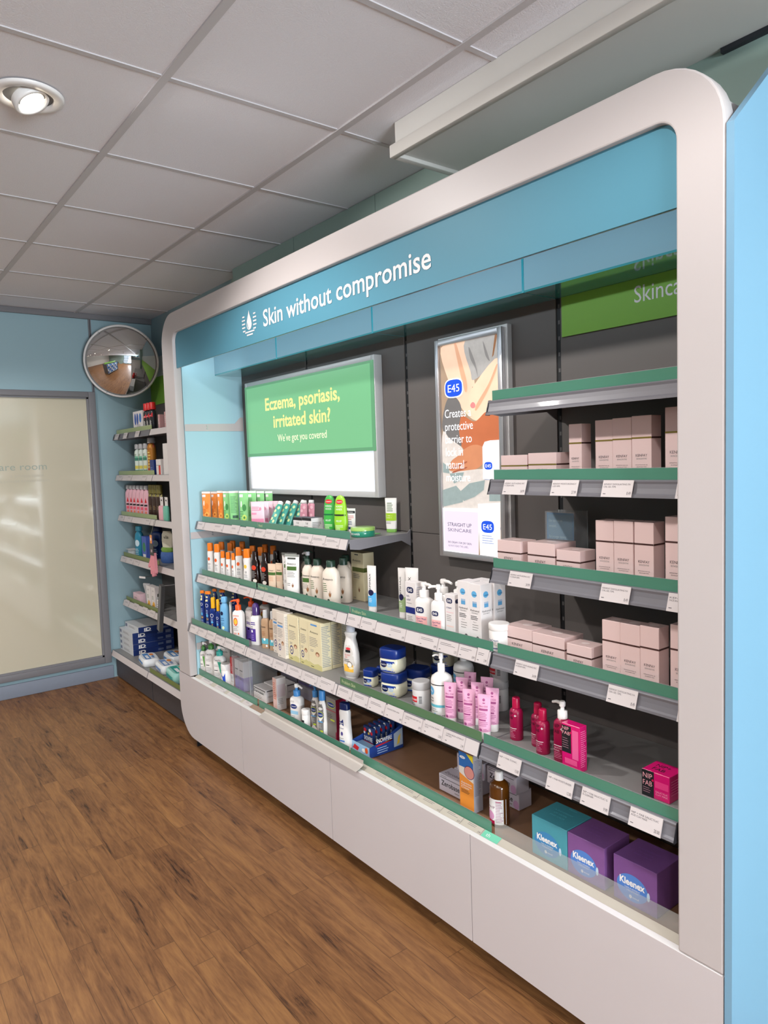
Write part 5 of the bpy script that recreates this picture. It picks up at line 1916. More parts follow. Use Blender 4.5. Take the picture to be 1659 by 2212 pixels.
def a_pb(b, F, R, T, w, d, h):
    b.rect(F, -w / 2, w / 2, 0, .45 * h, I_PUR)
    b.lines(F, -.36 * w, .3 * w, .82 * h, 3, .035 * h, .012 * h, I_GY, 3)
    b.lines(F, -.36 * w, .36 * w, .64 * h, 2, .05 * h, .028 * h, I_PUR, 5)
    b.rect(F, -.2 * w, .1 * w, .36 * h, .42 * h, I_W)
    b.rect(F, -.1 * w, .4 * w, .02 * h, .05 * h, I_RED)
    b.lines(F, -.3 * w, .3 * w, .30 * h, 4, .05 * h, .01 * h, ink((180, 160, 214)), 4)


carton('pb', 'mousse_carton', 'narrow white and purple carton beside the purple capped bottle', 'carton', WC, a_pb, None, d=.04, rot=0.0)


def a_pc(b, S, w, h):
    b.rect(S, -.40 * w, .16 * w, .12 * h, .54 * h, I_PUR, 5)
    b.lines(S, -.36 * w, .2 * w, .76 * h, 2, .06 * h, .03 * h, I_PUR, 5, 3)
    b.lines(S, -.36 * w, -.1 * w, .62 * h, 2, .05 * h, .02 * h, I_GY, 6, 2)
    S1 = lambda u, v: (S(u, v)[0], S(u, v)[1] - .0003, v)
    b.rect(S1, -.3 * w, -.14 * w, .42 * h, .50 * h, I_W)
    b.lines(S1, -.3 * w, .05 * w, .34 * h, 3, .07 * h, .015 * h, ink((190, 170, 220)), 4, 2)


bottle('pc', 'mousse_bottle', 'white bottle with a tall clear purple cap and a purple label', 'bottle', P_REC, WP, PUR, a_pc, None, r=.75, hb=.72, kind='dome', capw=.72)


def a_bb(b, S, w, h):
    b.text(S, 'Aveeno', -.1 * w, .68 * h, .06 * h, I_K, 'c', fit=.55 * w)
    b.lines(S, -.3 * w, .2 * w, .55 * h, 3, .05 * h, .014 * h, ink((150, 90, 50)), 3, 3)
    b.rect(S, -.47 * w, .47 * w, .15 * h, .33 * h, I_TEAL, 8)
    S1 = lambda u, v: (S(u, v)[0], S(u, v)[1] - .0003, v)
    b.disc(S1, .0, .30 * h, .14 * w, I_W, .045 * h, 14)
    b.disc(S1, .26 * w, .09 * h, .12 * w, I_W, .035 * h, 14)


for i in range(2):
    bottle('bb%d' % i, 'body_wash', 'tan body wash with a frosted cap and teal label, %s' % ('beside the purple capped bottle', 'against the first oat carton')[i], 'bottle', P_REC, TAN, CLRC, a_bb, 'tan body washes', r=.6, hb=.80, capw=.56, cape=2.0)


def a_ab(blue, ringed=True):
    def f(b, F, R, T, w, d, h):
        b.text(F, 'Aveeno', -.04 * w, .755 * h, .045 * h, I_K, 'c', fit=.62 * w)
        if blue == 1:
            b.rect(F, -.40 * w, .28 * w, .68 * h, .725 * h, ink((96, 152, 210)))
        elif blue == 2:
            b.rect(F, -.28 * w, .2 * w, .915 * h, .95 * h, ink((96, 152, 210)))
        b.lines(F, -.40 * w, .34 * w, .66 * h if blue != 1 else .64 * h, 6, .035 * h, .011 * h, I_GY, 3)
        b.lines(F, -.36 * w, .0, .40 * h, 2, .03 * h, .010 * h, I_GY, 7)
        b.disc(F, .18 * w, .33 * h, .15 * w, I_BR, .05 * h, 18)
        b.disc(lambda u, v: (u, F(u, v)[1] - .0002, v), .18 * w, .315 * h, .10 * w, ink((226, 190, 160)), .032 * h, 16)
        if ringed:
            b.ring(F, -.20 * w, .23 * h, .12 * w, .165 * w, ink((40, 46, 120)), 1.35)
            b.disc(F, -.20 * w, .225 * h, .05 * w, ink((40, 46, 120)), .022 * h, 12)
        if blue != 1:
            b.poly(F, [(-w / 2, 0), (w / 2, 0), (w / 2, .10 * h), (.2 * w, .13 * h), (-.1 * w, .09 * h), (-w / 2, .13 * h)], ink((206, 196, 136)))
        b.lines(F, -.36 * w, -.12 * w, .045 * h, 1, .03 * h, .012 * h, I_GY, 2)
        b.lines(R, -.46 * d, .46 * d, .93 * h, 24, .036 * h, .016 * h, ink((158, 160, 158)), 9)
    return f


CG = 'pale oat cream cartons'
WOAT = mat('white_oat_carton', (228, 216, 202), 0.45, var=0.02)
carton('ab1', 'oat_carton', 'off white oat carton with a blue band, first of the row and half hidden', 'carton', WOAT, a_ab(1), CG, d=.05)
carton('ab2', 'oat_carton', 'off white oat carton with a blue band, pushed forward beside the half hidden one', 'carton', WOAT, a_ab(1), CG, d=.045)
carton('ab3', 'oat_carton', 'pale yellow oat carton, the wide one beside the off white pair', 'carton', OATC, a_ab(0), CG, d=.05)
carton('ab4', 'oat_carton', 'narrow pale yellow oat carton between the two wide yellow ones', 'carton', OATC, a_ab(0), CG, d=.05)
a5 = carton('ab5', 'oat_carton', 'wide pale yellow oat carton with a small blue tab, at the end of the row', 'carton', OATC, a_ab(2, False), CG, d=.048)
for i in range(2):
    dup(a5, (a5.location.x - .004, a5.location.y + .052 + .05 * i, a5.location.z), 'pale yellow oat carton, %s behind the wide end one' % ORD[i])
# the tall white bottle that stands alone
x, y, z, W, dd, h = G['pal']
t = thing('body_lotion', 'white curved lotion bottle with a coconut label, alone beside the oat cartons', 'bottle', (x + .004, y + .03, z + .0004), 0.25)
w, d = .074, .044
PP = [(0, .36 * w, .42 * d, 2.6), (.010, .40 * w, .46 * d, 2.6), (.0105, .44 * w, .48 * d, 2.6), (.05, .5 * w, .5 * d, 2.5), (.095, .47 * w, .49 * d, 2.5), (.135, .37 * w, .45 * d, 2.4), (.158, .28 * w, .4 * d, 2.2), (.165, .30 * w, .42 * d, 2.2),
      (.176, .36 * w, .46 * d, 2.2), (.181, .33 * w, .42 * d, 2.2), (.183, .16 * w, .26 * d, 2)]
b = MB()
b.se(PP, WP, 32)
S = surf(PP)
S1 = lambda u, v: (S(u, v)[0], S(u, v)[1] - .0004, v)
LBp = [(-.026, .024), (.026, .024), (.0275, .06), (.020, .108), (.010, .132), (-.010, .132), (-.020, .108), (-.0275, .06)]
b.poly(S, [(u * 1.08, v) for u, v in LBp], ink((214, 208, 200)))
b.rect(S, -.024, .024, .026, .055, ink((246, 190, 70)), 8)
b.disc(S1, .002, .118, .012, ink((226, 60, 70)), .005, 16)
b.rect(S1, -.012, .013, .103, .113, I_K, 4)
b.text(S1, 'COCONUT', -.002, .090, .006, ink((232, 90, 90)), 'c', fit=.030)
b.text(S1, 'OIL', -.008, .081, .006, ink((232, 90, 90)), 'c')
b.lines(S1, -.02, .018, .075, 2, .006, .002, I_K, 3, 3)
b.disc(S1, .008, .055, .012, ink((240, 236, 226)), .011, 18)
b.ring(S1, .008, .055, .010, .013, ink((120, 90, 70)))
b.disc(S1, .014, .043, .010, ink((246, 226, 180)), .006, 14)
b.build('body', t)
c = MB()
c.lathe([(.1825, .0165), (.186, .0175), (.216, .0165), (.220, .0155), (.2205, .010)], mat('pale_grey_cap', (196, 200, 210), .35, var=.02), 28)
c.build('cap', t)


def a_vj(b, S, w, h):
    b.rect(S, -.40 * w, .34 * w, .10 * h, .86 * h, ink((26, 60, 150)), 8)
    S1 = lambda u, v: (S(u, v)[0], S(u, v)[1] - .0003, v)
    b.disc(S1, -.18 * w, .62 * h, .17 * w, ink((14, 26, 74)), .22 * h, 20)
    b.text(lambda u, v: (S(u, v)[0], S(u, v)[1] - .0006, v), 'Vaseline', -.18 * w, .56 * h, .12 * h, I_W, 'c', fit=.27 * w)
    b.lines(S1, .02 * w, .30 * w, .72 * h, 3, .10 * h, .05 * h, ink((170, 200, 236)), 3, 2)
    b.disc(S1, .26 * w, .32 * h, .05 * w, ink((200, 206, 226)), .09 * h, 12)
    b.lines(S1, -.34 * w, .06 * w, .34 * h, 2, .10 * h, .035 * h, ink((170, 200, 236)), 5, 2)


VG = 'petroleum jelly jars with navy lids'


def vj(label, pos, w, h):
    return jar(None, 'jelly_jar', label, 'jar', VJ, NAV, a_vj, VG, lidf=.40, e=3.4, pos=pos, dims=(w, w * .92, h), lidw=1.0, yaw=.32)


vj('small petroleum jelly jar beside the coconut labelled bottle', (-2.128, 1.545, .702), .052, .064)
vb = vj('large petroleum jelly jar, the lower of the stacked pair', (-1.985, 1.545, .702), .086, .086)
dup(vb, (-1.992, 1.548, .702 + .0872), 'large petroleum jelly jar stacked on top of another in front')
dup(vb, (-1.966, 1.640, .7024), 'large petroleum jelly jar behind the stacked pair, cream side showing')
dup(vb, (-1.93, 1.735, .7024), 'large petroleum jelly jar at the back of the row, mostly in shade')
dup(vb, (-1.92, 1.738, .7024 + .0872), 'large petroleum jelly jar stacked at the back, high in the shade')
x, y, z, W, dd, h = G['vs']
dup(bpy.data.objects['jelly_jar'], (-2.122, 1.605, .7024), 'small petroleum jelly jar hidden behind the front small one')


def a_sud(b, S, w, h):
    b.rect(S, -.44 * w, .18 * w, .44 * h, .70 * h, I_RED, 8)
    S1 = lambda u, v: (S(u, v)[0], S(u, v)[1] - .0003, v)
    b.text(S1, 'Sudocrem', -.12 * w, .51 * h, .12 * h, I_W, 'c', fit=.56 * w)
    b.lines(S, -.42 * w, .16 * w, .38 * h, 4, .07 * h, .022 * h, I_K, 3, 4)
    for i in range(7):
        b.rect(S, .27 * w, .40 * w, .40 * h + .05 * h * i, .425 * h + .05 * h * i, I_K, 2)


SUDL = mat('grey_tub_lid', (186, 184, 184), .4, var=.02)
su = jar('sud', 'cream_tub', 'white antiseptic cream tub with a grey lid and a red label, in front', 'tub', mat('grey_white_tub', (206, 202, 200), .4, var=.02), SUDL, a_sud, 'antiseptic cream tubs', r=1.0, lidf=.26)
dup(su, (-1.63, 1.715, .7024), 'antiseptic cream tub with a grey lid, lower one standing in the shade at the back')
dup(su, (-1.63, 1.715, .7024 + .0925), 'antiseptic cream tub with a grey lid, stacked on the shaded one')


def a_wp(b, S, w, h):
    b.rect(S, -.48 * w, .48 * w, .765 * h, .785 * h, I_K, 8)
    b.disc(S, -.26 * w, .63 * h, .20 * w, I_LB, .095 * h, 22)
    S1 = lambda u, v: (S(u, v)[0], S(u, v)[1] - .0003, v)
    b.text(S1, 'baby', -.26 * w, .61 * h, .05 * h, I_W, 'c', fit=.26 * w)
    b.text(S, 'Body', -.36 * w, .46 * h, .042 * h, I_K, 'l')
    b.text(S, 'wash', -.36 * w, .40 * h, .042 * h, I_K, 'l')
    b.rect(S, -.49 * w, .49 * w, .29 * h, .345 * h, I_TEAL, 8)
    b.lines(S, -.36 * w, .2 * w, .25 * h, 2, .04 * h, .012 * h, I_GY, 3, 3)
    b.disc(S, -.05 * w, .13 * h, .08 * w, ink((80, 170, 210)), .03 * h, 12)
    b.text(S, '500 ml', .22 * w, .10 * h, .036 * h, I_K, 'c', fit=.34 * w, bold=.015)


w5 = bottle('wp', 'body_wash_pump', 'tall white 500 ml pump bottle with a teal band, in front of its twin', 'bottle', P_CYL, WP, WP, a_wp, 'white 500 ml pump bottles', r=1.0, hb=.70, kind='pump', capw=.34, spout=(-1, -.1))
dup(w5, (-1.748, 1.665, .7024), 'tall white 500 ml pump bottle standing behind its twin in shade')


def a_pt(b, S, w, h):
    c = ink((158, 76, 126))
    b.disc(S, 0, .88 * h, .10 * w, c, .03 * h, 12)
    b.rect(S, -.08 * w, .1 * w, .80 * h, .82 * h, c)
    b.text(S, 'Bio-Oil', -.02 * w, .72 * h, .038 * h, c, 'c', fit=.6 * w)
    b.rect(S, -.34 * w, .30 * w, .645 * h, .69 * h, c, 4)
    b.lines(S, -.34 * w, .36 * w, .60 * h, 4, .035 * h, .010 * h, c, 3, 3)
    b.rect(S, -.34 * w, .18 * w, .42 * h, .455 * h, c, 4)
    b.lines(S, -.34 * w, .36 * w, .39 * h, 3, .035 * h, .010 * h, c, 6, 3)
    b.disc(S, -.2 * w, .22 * h, .12 * w, c, .03 * h, 12)
    b.lines(S, .0 * w, .34 * w, .24 * h, 2, .03 * h, .010 * h, c, 8, 2)


PG = 'pink cream tubes with white caps'
PTL = ['nearest the white pump bottle', 'in the middle of the front row', 'at the riser end of the front row']
p0 = None
for i, (px_, py_) in enumerate(((-1.640, 1.490), (-1.553, 1.487), (-1.487, 1.486))):
    if p0 is None:
        p0 = tube(None, 'cream_tube', 'pink cream tube, front row, beside the white pump bottle', 'tube', PNKT, WP, a_pt, PG, yaw=.5, capf=.17, pos=(px_, py_ + .012, .702), dims=(.042, .02, .135), r=.8)
    else:
        dup(p0, (px_, py_ + .012, .7024), 'pink cream tube, front row, %s' % ('middle one of three', 'the one by the crimson bottles')[i - 1])
for i, (px_, py_) in enumerate(((-1.652, 1.565), (-1.582, 1.565), (-1.512, 1.560))):
    dup(p0, (px_, py_, .7024), 'pink cream tube in the second row, %s' % ('on the pump bottle side', 'in the middle', 'on the crimson bottle side')[i])
for i, (px_, py_) in enumerate(((-1.675, 1.625), (-1.598, 1.625))):
    dup(p0, (px_, py_, .7024), 'shaded pink cream tube in the back row, %s' % ('behind the pump side tube', 'behind the middle tube')[i])

# ------------------------------------------------------------ crimson goods on R4
def a_nf(b, S, w, h):
    b.text(S, 'NIP', -.18 * w, .80 * h, .085 * h, ink((60, 8, 30)), 'c', fit=.44 * w)
    b.text(S, '+', .22 * w, .74 * h, .09 * h, I_W, 'c', bold=.02)
    b.text(S, 'FAB', -.18 * w, .67 * h, .085 * h, ink((60, 8, 30)), 'c', fit=.44 * w)
    b.rect(S, -.36 * w, .30 * w, .375 * h, .39 * h, I_W, 4)
    b.text(S, 'SALICYLIC', -.04 * w, .31 * h, .036 * h, ink((232, 190, 206)), 'c', fit=.56 * w)
    b.text(S, 'TONIC', -.16 * w, .25 * h, .036 * h, ink((232, 190, 206)), 'c')
    b.lines(S, -.36 * w, .32 * w, .22 * h, 4, .038 * h, .012 * h, ink((206, 120, 150)), 3, 3)


CGp = 'crimson toner bottles'
nf = bottle(None, 'toner_bottle', 'crimson bottle with a screw cap, the one nearest the pink tubes', 'bottle', P_CYL, CRIM, CRIMC, a_nf, CGp, hb=.76, capw=.60, cape=2.0, pos=(-1.420, 1.565, .702), dims=(.040, .040, .128))
dup(nf, (-1.345, 1.575, .7024), 'crimson bottle with a screw cap, set back in the middle of the three')
dup(nf, (-1.302, 1.545, .7024), 'crimson bottle with a screw cap, the one beside the white pump')
bottle(None, 'cleanser_bottle', 'crimson cleanser bottle with a white pump', 'bottle', P_REC, CRIM, WP, a_nf, None, hb=.72, kind='pump', capw=.62, pos=(-1.232, 1.545, .702), dims=(.044, .040, .168), spout=(-1, .15))


def a_nfb(b, F, R, T, w, d, h):
    S1 = lambda u, v: (u, F(u, v)[1] - .0003, v)
    b.rect(F, -w / 2, .02 * w, .36 * h, .96 * h, I_K)
    b.text(S1, 'NIP', -.46 * w, .86 * h, .075 * h, I_PK, 'l', fit=.36 * w)
    b.text(S1, '+', .0 * w, .79 * h, .07 * h, ink((236, 30, 90)), 'c', bold=.02)
    b.text(S1, 'FAB', -.46 * w, .76 * h, .075 * h, I_PK, 'l', fit=.42 * w)
    b.lines(S1, -.46 * w, -.06 * w, .68 * h, 5, .05 * h, .014 * h, ink((150, 110, 122)), 3)
    b.rect(F, .08 * w, .42 * w, .26 * h, .90 * h, ink((232, 96, 150)))
    b.rect(F, -.34 * w, .34 * w, .12 * h, .24 * h, ink((230, 80, 140)))
    b.lines(R, -.4 * d, .4 * d, .9 * h, 18, .045 * h, .016 * h, ink((240, 120, 170)), 5)


carton('nfb', 'serum_carton', 'tall hot pink and black carton beside the crimson pump bottle', 'carton', HOTP, a_nfb, 'hot pink and black cartons', d=.030)


def a_nfc(b, F, R, T, w, d, h):
    S1 = lambda u, v: (u, F(u, v)[1] - .0003, v)
    b.rect(F, -w / 2, -.06 * w, .0, h, I_K)
    b.text(S1, 'NIP', -.46 * w, .70 * h, .19 * h, I_PK, 'l', fit=.34 * w)
    b.text(S1, '+', -.10 * w, .60 * h, .14 * h, ink((236, 30, 90)), 'c', bold=.02)
    b.text(S1, 'FAB', -.46 * w, .42 * h, .19 * h, I_PK, 'l', fit=.34 * w)
    b.lines(S1, -.46 * w, -.12 * w, .34 * h, 3, .08 * h, .025 * h, ink((150, 110, 122)), 3)
    b.rect(F, -.02 * w, .46 * w, .44 * h, .70 * h, ink((232, 60, 130)))
    b.text(F, 'SALICYLIC', .22 * w, .26 * h, .07 * h, ink((246, 160, 196)), 'c', fit=.44 * w)
    b.text(F, 'CLAY MASK', .22 * w, .16 * h, .07 * h, ink((246, 160, 196)), 'c', fit=.44 * w)
    b.text(T, 'NIP+', -.05 * w, .05 * d, .2 * w, I_K, 'c', fit=.5 * w)
    b.text(T, 'FAB', -.05 * w, -.28 * d, .2 * w, I_K, 'c', fit=.44 * w)
    b.lines(R, -.4 * d, .4 * d, .8 * h, 6, .1 * h, .03 * h, ink((240, 110, 164)), 5)


carton('nfc', 'clay_mask_carton', 'square hot pink and black carton alone at the frame end of its shelf', 'carton', HOTP, a_nfc, 'hot pink and black cartons', d=.066)

# ------------------------------------------------------------ blush cartons on R1, R2 and R3
I_INK, I_GOLD, I_DB = ink((70, 60, 64)), mat('gold_foil_band', (176, 150, 80), 0.3, 0.8, var=.02), mat('dark_brown_band', (74, 48, 44), .3, var=.02)
FILM = mat('carton_film_seal', (238, 218, 214), .3, var=.02)


def a_kf(gold, low):
    band = I_GOLD if gold else I_DB

    def f(b, F, R, T, w, d, h):
        zb = .56 * h if low else .655 * h
        t_ = .0022
        b.rect(F, -w / 2, w / 2, zb - t_, zb + t_, band)
        b.rect(R, -d / 2, d / 2, zb - t_, zb + t_, I_DB)
        if low:
            b.text(F, 'KENFAY', -.02 * w, .30 * h, .105 * h, I_INK, 'c', fit=.38 * w)
            b.text(F, 'SKINCENTIVE', -.02 * w, .20 * h, .055 * h, I_GY, 'c', fit=.34 * w)
            b.disc(T, 0, 0, .15 * w, FILM, .12 * w, 16)
        else:
            b.text(F, 'KENFAY', .0, .36 * h, .042 * h, I_INK, 'c', fit=.58 * w)
            b.text(F, 'SKINCENTIVE', .0, .315 * h, .026 * h, I_GY, 'c', fit=.52 * w)
            b.text(F, 'EXFOLIATING FACIAL GEL', .0, .225 * h, .014 * h, I_INK, 'c', fit=.62 * w)
            b.text(F, 'GEL EXFOLIANT VISAGE', .0, .195 * h, .014 * h, I_INK, 'c', fit=.5 * w)
            b.disc(T, 0, 0, .25 * w, FILM, .25 * w, 16)
    return f


def kf(gid, label, gold, low, group, d=None, w=None):
    if w:
        g = list(G[gid])
        g[3] = w
        G[gid] = tuple(g)
    return carton(gid, 'skincare_carton', label, 'carton', PNKC, a_kf(gold, low), group, d=d)


K1, K2, K3 = 'blush cartons on the upper grey shelf', 'blush cartons on the grey shelf with the card block', 'blush cartons on the lowest grey shelf'
kf('a0', 'gold banded low blush carton over the poster edge', True, True, K1, .075)
kf('a1', 'gold banded low blush carton beside the slim tall one', True, True, K1, .075)
kf('a2', 'slim tall blush carton with gold band, standing alone on the upper grey shelf', True, False, K1, .042)
for i in range(3):
    kf('a%d' % (3 + i), 'gold banded tall blush carton, %s of three' % ('slim carton side one', 'middle one', 'frame side one')[i], True, False, K1, .044)
kf('a6', 'gold banded tall blush carton cut off by the white frame', True, False, K1, .05, .06)
kf('b0', 'low blush carton against the tall poster, on the shelf with the card block', False, True, K2, .07)
kf('b1', 'low blush carton before the blue card block, the wide middle one', False, True, K2, .096)
kf('b2', 'shorter low blush carton beside the wide middle one, by the card block', False, True, K2, .068)
for i in range(3):
    kf('b%d' % (3 + i), 'tall blush carton level with the card block, %s of three' % ('card block side one', 'middle one', 'frame side one')[i], False, False, K2, .049)
kf('b6', 'tall blush carton level with the card block, cut off by the frame', False, False, K2, .05, .06)
kf('d0', 'low blush carton on the lowest grey shelf, beside the white screw lid tub', False, True, K3, .09)
kf('d1', 'low blush carton on the lowest grey shelf, the wide middle one', False, True, K3, .085)
kf('d2', 'shorter low blush carton on the lowest grey shelf, beside the tall three', False, True, K3, .06)
for i in range(3):
    kf('d%d' % (3 + i), 'tall blush carton on the lowest grey shelf, %s' % ('low carton side one', 'middle one', 'frame side one')[i], False, False, K3, .045)
kf('d6', 'tall blush carton on the lowest grey shelf, cut off by the white frame', False, False, K3, .05, .06)
# clear block with a blue card
x, y, z, w, d, h = G['acr']
t = thing('sign_block', 'clear plastic block with a blue skin secret card behind the low blush cartons', 'sign', (x, y + .033, z + .0004))
b = MB()
for (x0, x1, y0, y1, z0, z1) in ((-w / 2, w / 2, -.033, -.030, 0, h), (-w / 2, w / 2, .030, .033, 0, h), (-w / 2, -w / 2 + .003, -.030, .030, 0, h), (w / 2 - .003, w / 2, -.030, .030, 0, h), (-w / 2 + .003, w / 2 - .003, -.030, .030, h - .003, h)):
    b.box(x0, x1, y0, y1, z0, z1, CLEAR)
for xx in (-w / 2, w / 2 - .0016):
    b.box(xx, xx + .0016, .0331, .0342, 0, h, mat('bright_plastic_edge', (206, 212, 214), .2, var=.02))
b.build('clear_case', t)
b = MB()
b.box(-w / 2 + .004, w / 2 - .004, -.0290, -.0280, .001, h - .004, mat('blue_card', (72, 132, 176), .4, var=.02))
S = lambda u, v: (u, -.0293, v)
b.rect(S, -w / 2 + .009, w / 2 - .009, .008, h - .010, ink((98, 142, 170)))
S = lambda u, v: (u, -.0296, v)
CI = ink((176, 206, 222))
for i, s in enumerate(('Our skin secret', 'revealed...', '', 'For younger looking', 'skin, add a serum to', 'your skincare regime')):
    if s:
        b.text(S, s, -w / 2 + .013, h - .032 - .0165 * i, .0085, CI, 'l', sx=.66)
b.build('card', t)

# ------------------------------------------------------------ bottom deck
def a_cv(c):
    def f(b, S, w, h):
        b.text(S, 'CeraVe', -.04 * w, .80 * h, .075 * h, I_K, 'c', fit=.62 * w)
        b.poly(S, [(-.02 * w, .78 * h), (.30 * w, .78 * h), (.30 * w, .34 * h), (.22 * w, .36 * h)], c)
        b.lines(S, -.36 * w, .2 * w, .66 * h, 2, .05 * h, .014 * h, I_GY, 3, 3)
        b.lines(S, -.36 * w, .12 * w, .46 * h, 1, .05 * h, .026 * h, I_K, 4, 3)
        b.lines(S, -.36 * w, .2 * w, .36 * h, 3, .05 * h, .014 * h, I_GY, 6, 3)
        b.rect(S, -.34 * w, -.02 * w, .10 * h, .125 * h, I_N, 3)
    return f


GRP = mat('pump_collar_green', (70, 130, 60), .35, var=.03)
TEC = mat('pump_collar_teal', (60, 170, 160), .35, var=.03)
VGp = 'white cleanser pumps with coloured collars'
G['cv0'] = (G['cv0'][0] + .014,) + G['cv0'][1:]
cv0 = bottle('cv0', 'cleanser_pump', 'white cleanser pump with a green collar, beside the blue side panel', 'bottle', P_REC, WP, WP, a_cv(ink((90, 160, 70))), VGp, r=.6, hb=.74, kind='pump', capw=.5, collar=GRP, spout=(1, -.2))
cv1 = bottle('cv1', 'cleanser_pump', 'wide white cleanser pump with a green collar, second from the blue side panel', 'bottle', P_REC, WP, WP, a_cv(WP), VGp, r=.6, hb=.76, kind='pump', capw=.46, collar=GRP, spout=(1, -.2))
bottle('cv2', 'cleanser_pump', 'white cleanser pump with a teal collar beside the cream tub', 'bottle', P_REC, WP, WP, a_cv(ink((70, 176, 150))), VGp, r=.6, hb=.74, kind='pump', capw=.5, collar=TEC, spout=(1, -.2))
dup(cv0, (cv0.location.x + .006, cv0.location.y + .085, cv0.location.z), 'white cleanser pump with a green collar behind the first front one')
dup(cv1, (cv1.location.x + .012, cv1.location.y + .085, cv1.location.z), 'wide white cleanser pump with a green collar behind the second front one')


def a_cvt(b, S, w, h):
    b.text(S, 'CeraVe', -.14 * w, .60 * h, .10 * h, I_K, 'c', fit=.5 * w)
    b.poly(S, [(-.1 * w, .84 * h), (.40 * w, .84 * h), (.42 * w, .06 * h), (.22 * w, .10 * h)], ink((40, 80, 190)))
    b.lines(S, -.42 * w, .0, .48 * h, 4, .08 * h, .02 * h, I_GY, 3, 3)


jar('cvt', 'cream_tub', 'white cream tub with a blue wedge print beside the clear dispenser', 'tub', WP, WP, a_cvt, None, r=1.0, lidf=.28)
# clear dispenser with cartons
x, y, z, w, d, h = G['acb']
w, d, h = .20, .15, .205
X_, Y_ = -3.215, 1.532
t = thing('clear_dispenser', 'clear plastic dispenser box holding purple and white cartons on the bottom deck', 'dispenser', (X_, Y_ + d / 2, z))
b = MB()
for (x0, x1, y0, y1, z0, z1) in ((-w / 2, w / 2, -d / 2, -d / 2 + .003, .0, h), (-w / 2, -w / 2 + .003, -d / 2 + .003, d / 2, 0, h), (w / 2 - .003, w / 2, -d / 2 + .003, d / 2, 0, h * .95), (-w / 2 + .003, w / 2 - .003, -d / 2 + .003, d / 2, 0, .003)):
    b.box(x0, x1, y0, y1, z0 + .0005, z1, CLEAR)
PE = mat('bright_plastic_edge', (206, 212, 214), .2, var=.02)
b.box(w / 2 - .0022, w / 2 + .0002, -d / 2 - .0006, -d / 2 - .0001, .0, h, PE)
b.box(-w / 2, w / 2, -d / 2 - .0006, -d / 2 - .0001, h - .0018, h, PE)
b.build('case', t)
b = MB()
b.text(lambda u, v: (u, -d / 2 - .0008, v), 'DERMAL', -.05, h - .03, .018, mat('dark_vinyl_letter', (86, 82, 84), .5), 'c', fit=.09)
b.build('lettering', t)


def a_px(b, F, R, T, w, d, h):
    b.rect(F, -w / 2, w / 2, 0, .46 * h, ink((120, 92, 172)))
    b.rect(F, -.36 * w, .3 * w, .66 * h, .70 * h, I_K)
    b.lines(F, -.36 * w, .36 * w, .62 * h, 4, .04 * h, .014 * h, I_GY, 3)
    b.rect(F, -.3 * w, -.1 * w, .36 * h, .42 * h, I_W)
    b.rect(R, -d / 2, d / 2, 0, .46 * h, ink((150, 130, 180)))


PXC = mat('pale_grey_carton', (206, 200, 204), .42, var=.02)
carton(None, 'cream_carton', 'purple and grey carton in the clear dispenser, on the red carton side', 'carton', PXC, a_px, 'purple and grey cartons in the dispenser', pos=(-3.272, 1.538, .4165), dims=(.046, .05, .152))
carton(None, 'cream_carton', 'purple and grey carton in the clear dispenser, in front of the low white boxes', 'carton', PXC, a_px, 'purple and grey cartons in the dispenser', pos=(-3.222, 1.538, .4165), dims=(.046, .05, .150))
carton(None, 'cream_carton', 'slim red and white carton standing between the blue wedge tub and the dispenser', 'carton', mat('red_carton', (196, 40, 46), .4, var=.02),
       lambda b, F, R, T, w, d, h: (b.rect(F, -w / 2, w / 2, 0, .42 * h, I_W), b.text(F, 'Care', 0, .6 * h, .25 * w, I_W, 'c', up=True), b.lines(F, -.4 * w, .4 * w, .36 * h, 5, .05 * h, .015 * h, I_RED, 2)), None, pos=(-3.345, 1.545, .412), dims=(.034, .04, .15))


def a_dl(b, F, R, T, w, d, h):
    b.text(F, 'Dermalex', -.06 * w, .55 * h, .2 * h, I_K, 'c', fit=.8 * w, bold=.015)
    b.rect(F, -.46 * w, .46 * w, .84 * h, .90 * h, I_K)
    b.lines(F, -.44 * w, .3 * w, .42 * h, 3, .12 * h, .03 * h, I_GY, 3)
    b.rect(R, -.4 * d, .4 * d, .86 * h, .92 * h, I_K)
    b.text(R, 'repair', 0, .4 * h, .16 * h, I_GY, 'c', fit=.6 * d)


for i in range(3):
    carton(None, 'cream_carton', 'low white carton with black print, %s counted back from the clear dispenser front' % ORD[i], 'carton', WC, a_dl, 'low white cartons by the dispenser', pos=(-3.045 + .004 * i, 1.545 + .054 * i, .412), dims=(.125, .05, .062 + .004 * i))
x, y, z, w, d, h = G['gb']


def a_gb(b, F, R, T, w, d, h):
    b.rect(F, -.46 * w, .4 * w, .72 * h, .82 * h, ink((96, 84, 140)))
    b.lines(F, -.44 * w, .3 * w, .6 * h, 3, .1 * h, .04 * h, I_GY, 3)


for i in range(2):
    carton(None, 'gift_box', 'grey and violet box at the back of the bottom deck, %s' % ('near low white cartons', 'behind the blush fronted carton')[i], 'box', mat('grey_violet_carton', (128, 124, 136), .4, var=.02), a_gb, 'grey violet boxes',
           pos=(-3.06 + .17 * i, 1.715, .412), dims=(.155, .10, .115 - .02 * i))


def a_pkb(b, F, R, T, w, d, h):
    b.rect(F, -w / 2, w / 2, 0, h, ink((236, 196, 186)))
    b.lines(lambda u, v: (u, F(u, v)[1] - .0002, v), -.4 * w, .4 * w, .86 * h, 9, .06 * h, .03 * h, ink((220, 132, 110)), 4)
    b.rect(R, -.44 * d, .4 * d, .42 * h, .80 * h, ink((224, 208, 212)))
    b.lines(lambda u, v: (R(u, v)[0] + .0002, u, v), -.4 * d, .2 * d, .36 * h, 4, .05 * h, .012 * h, I_GY, 5)


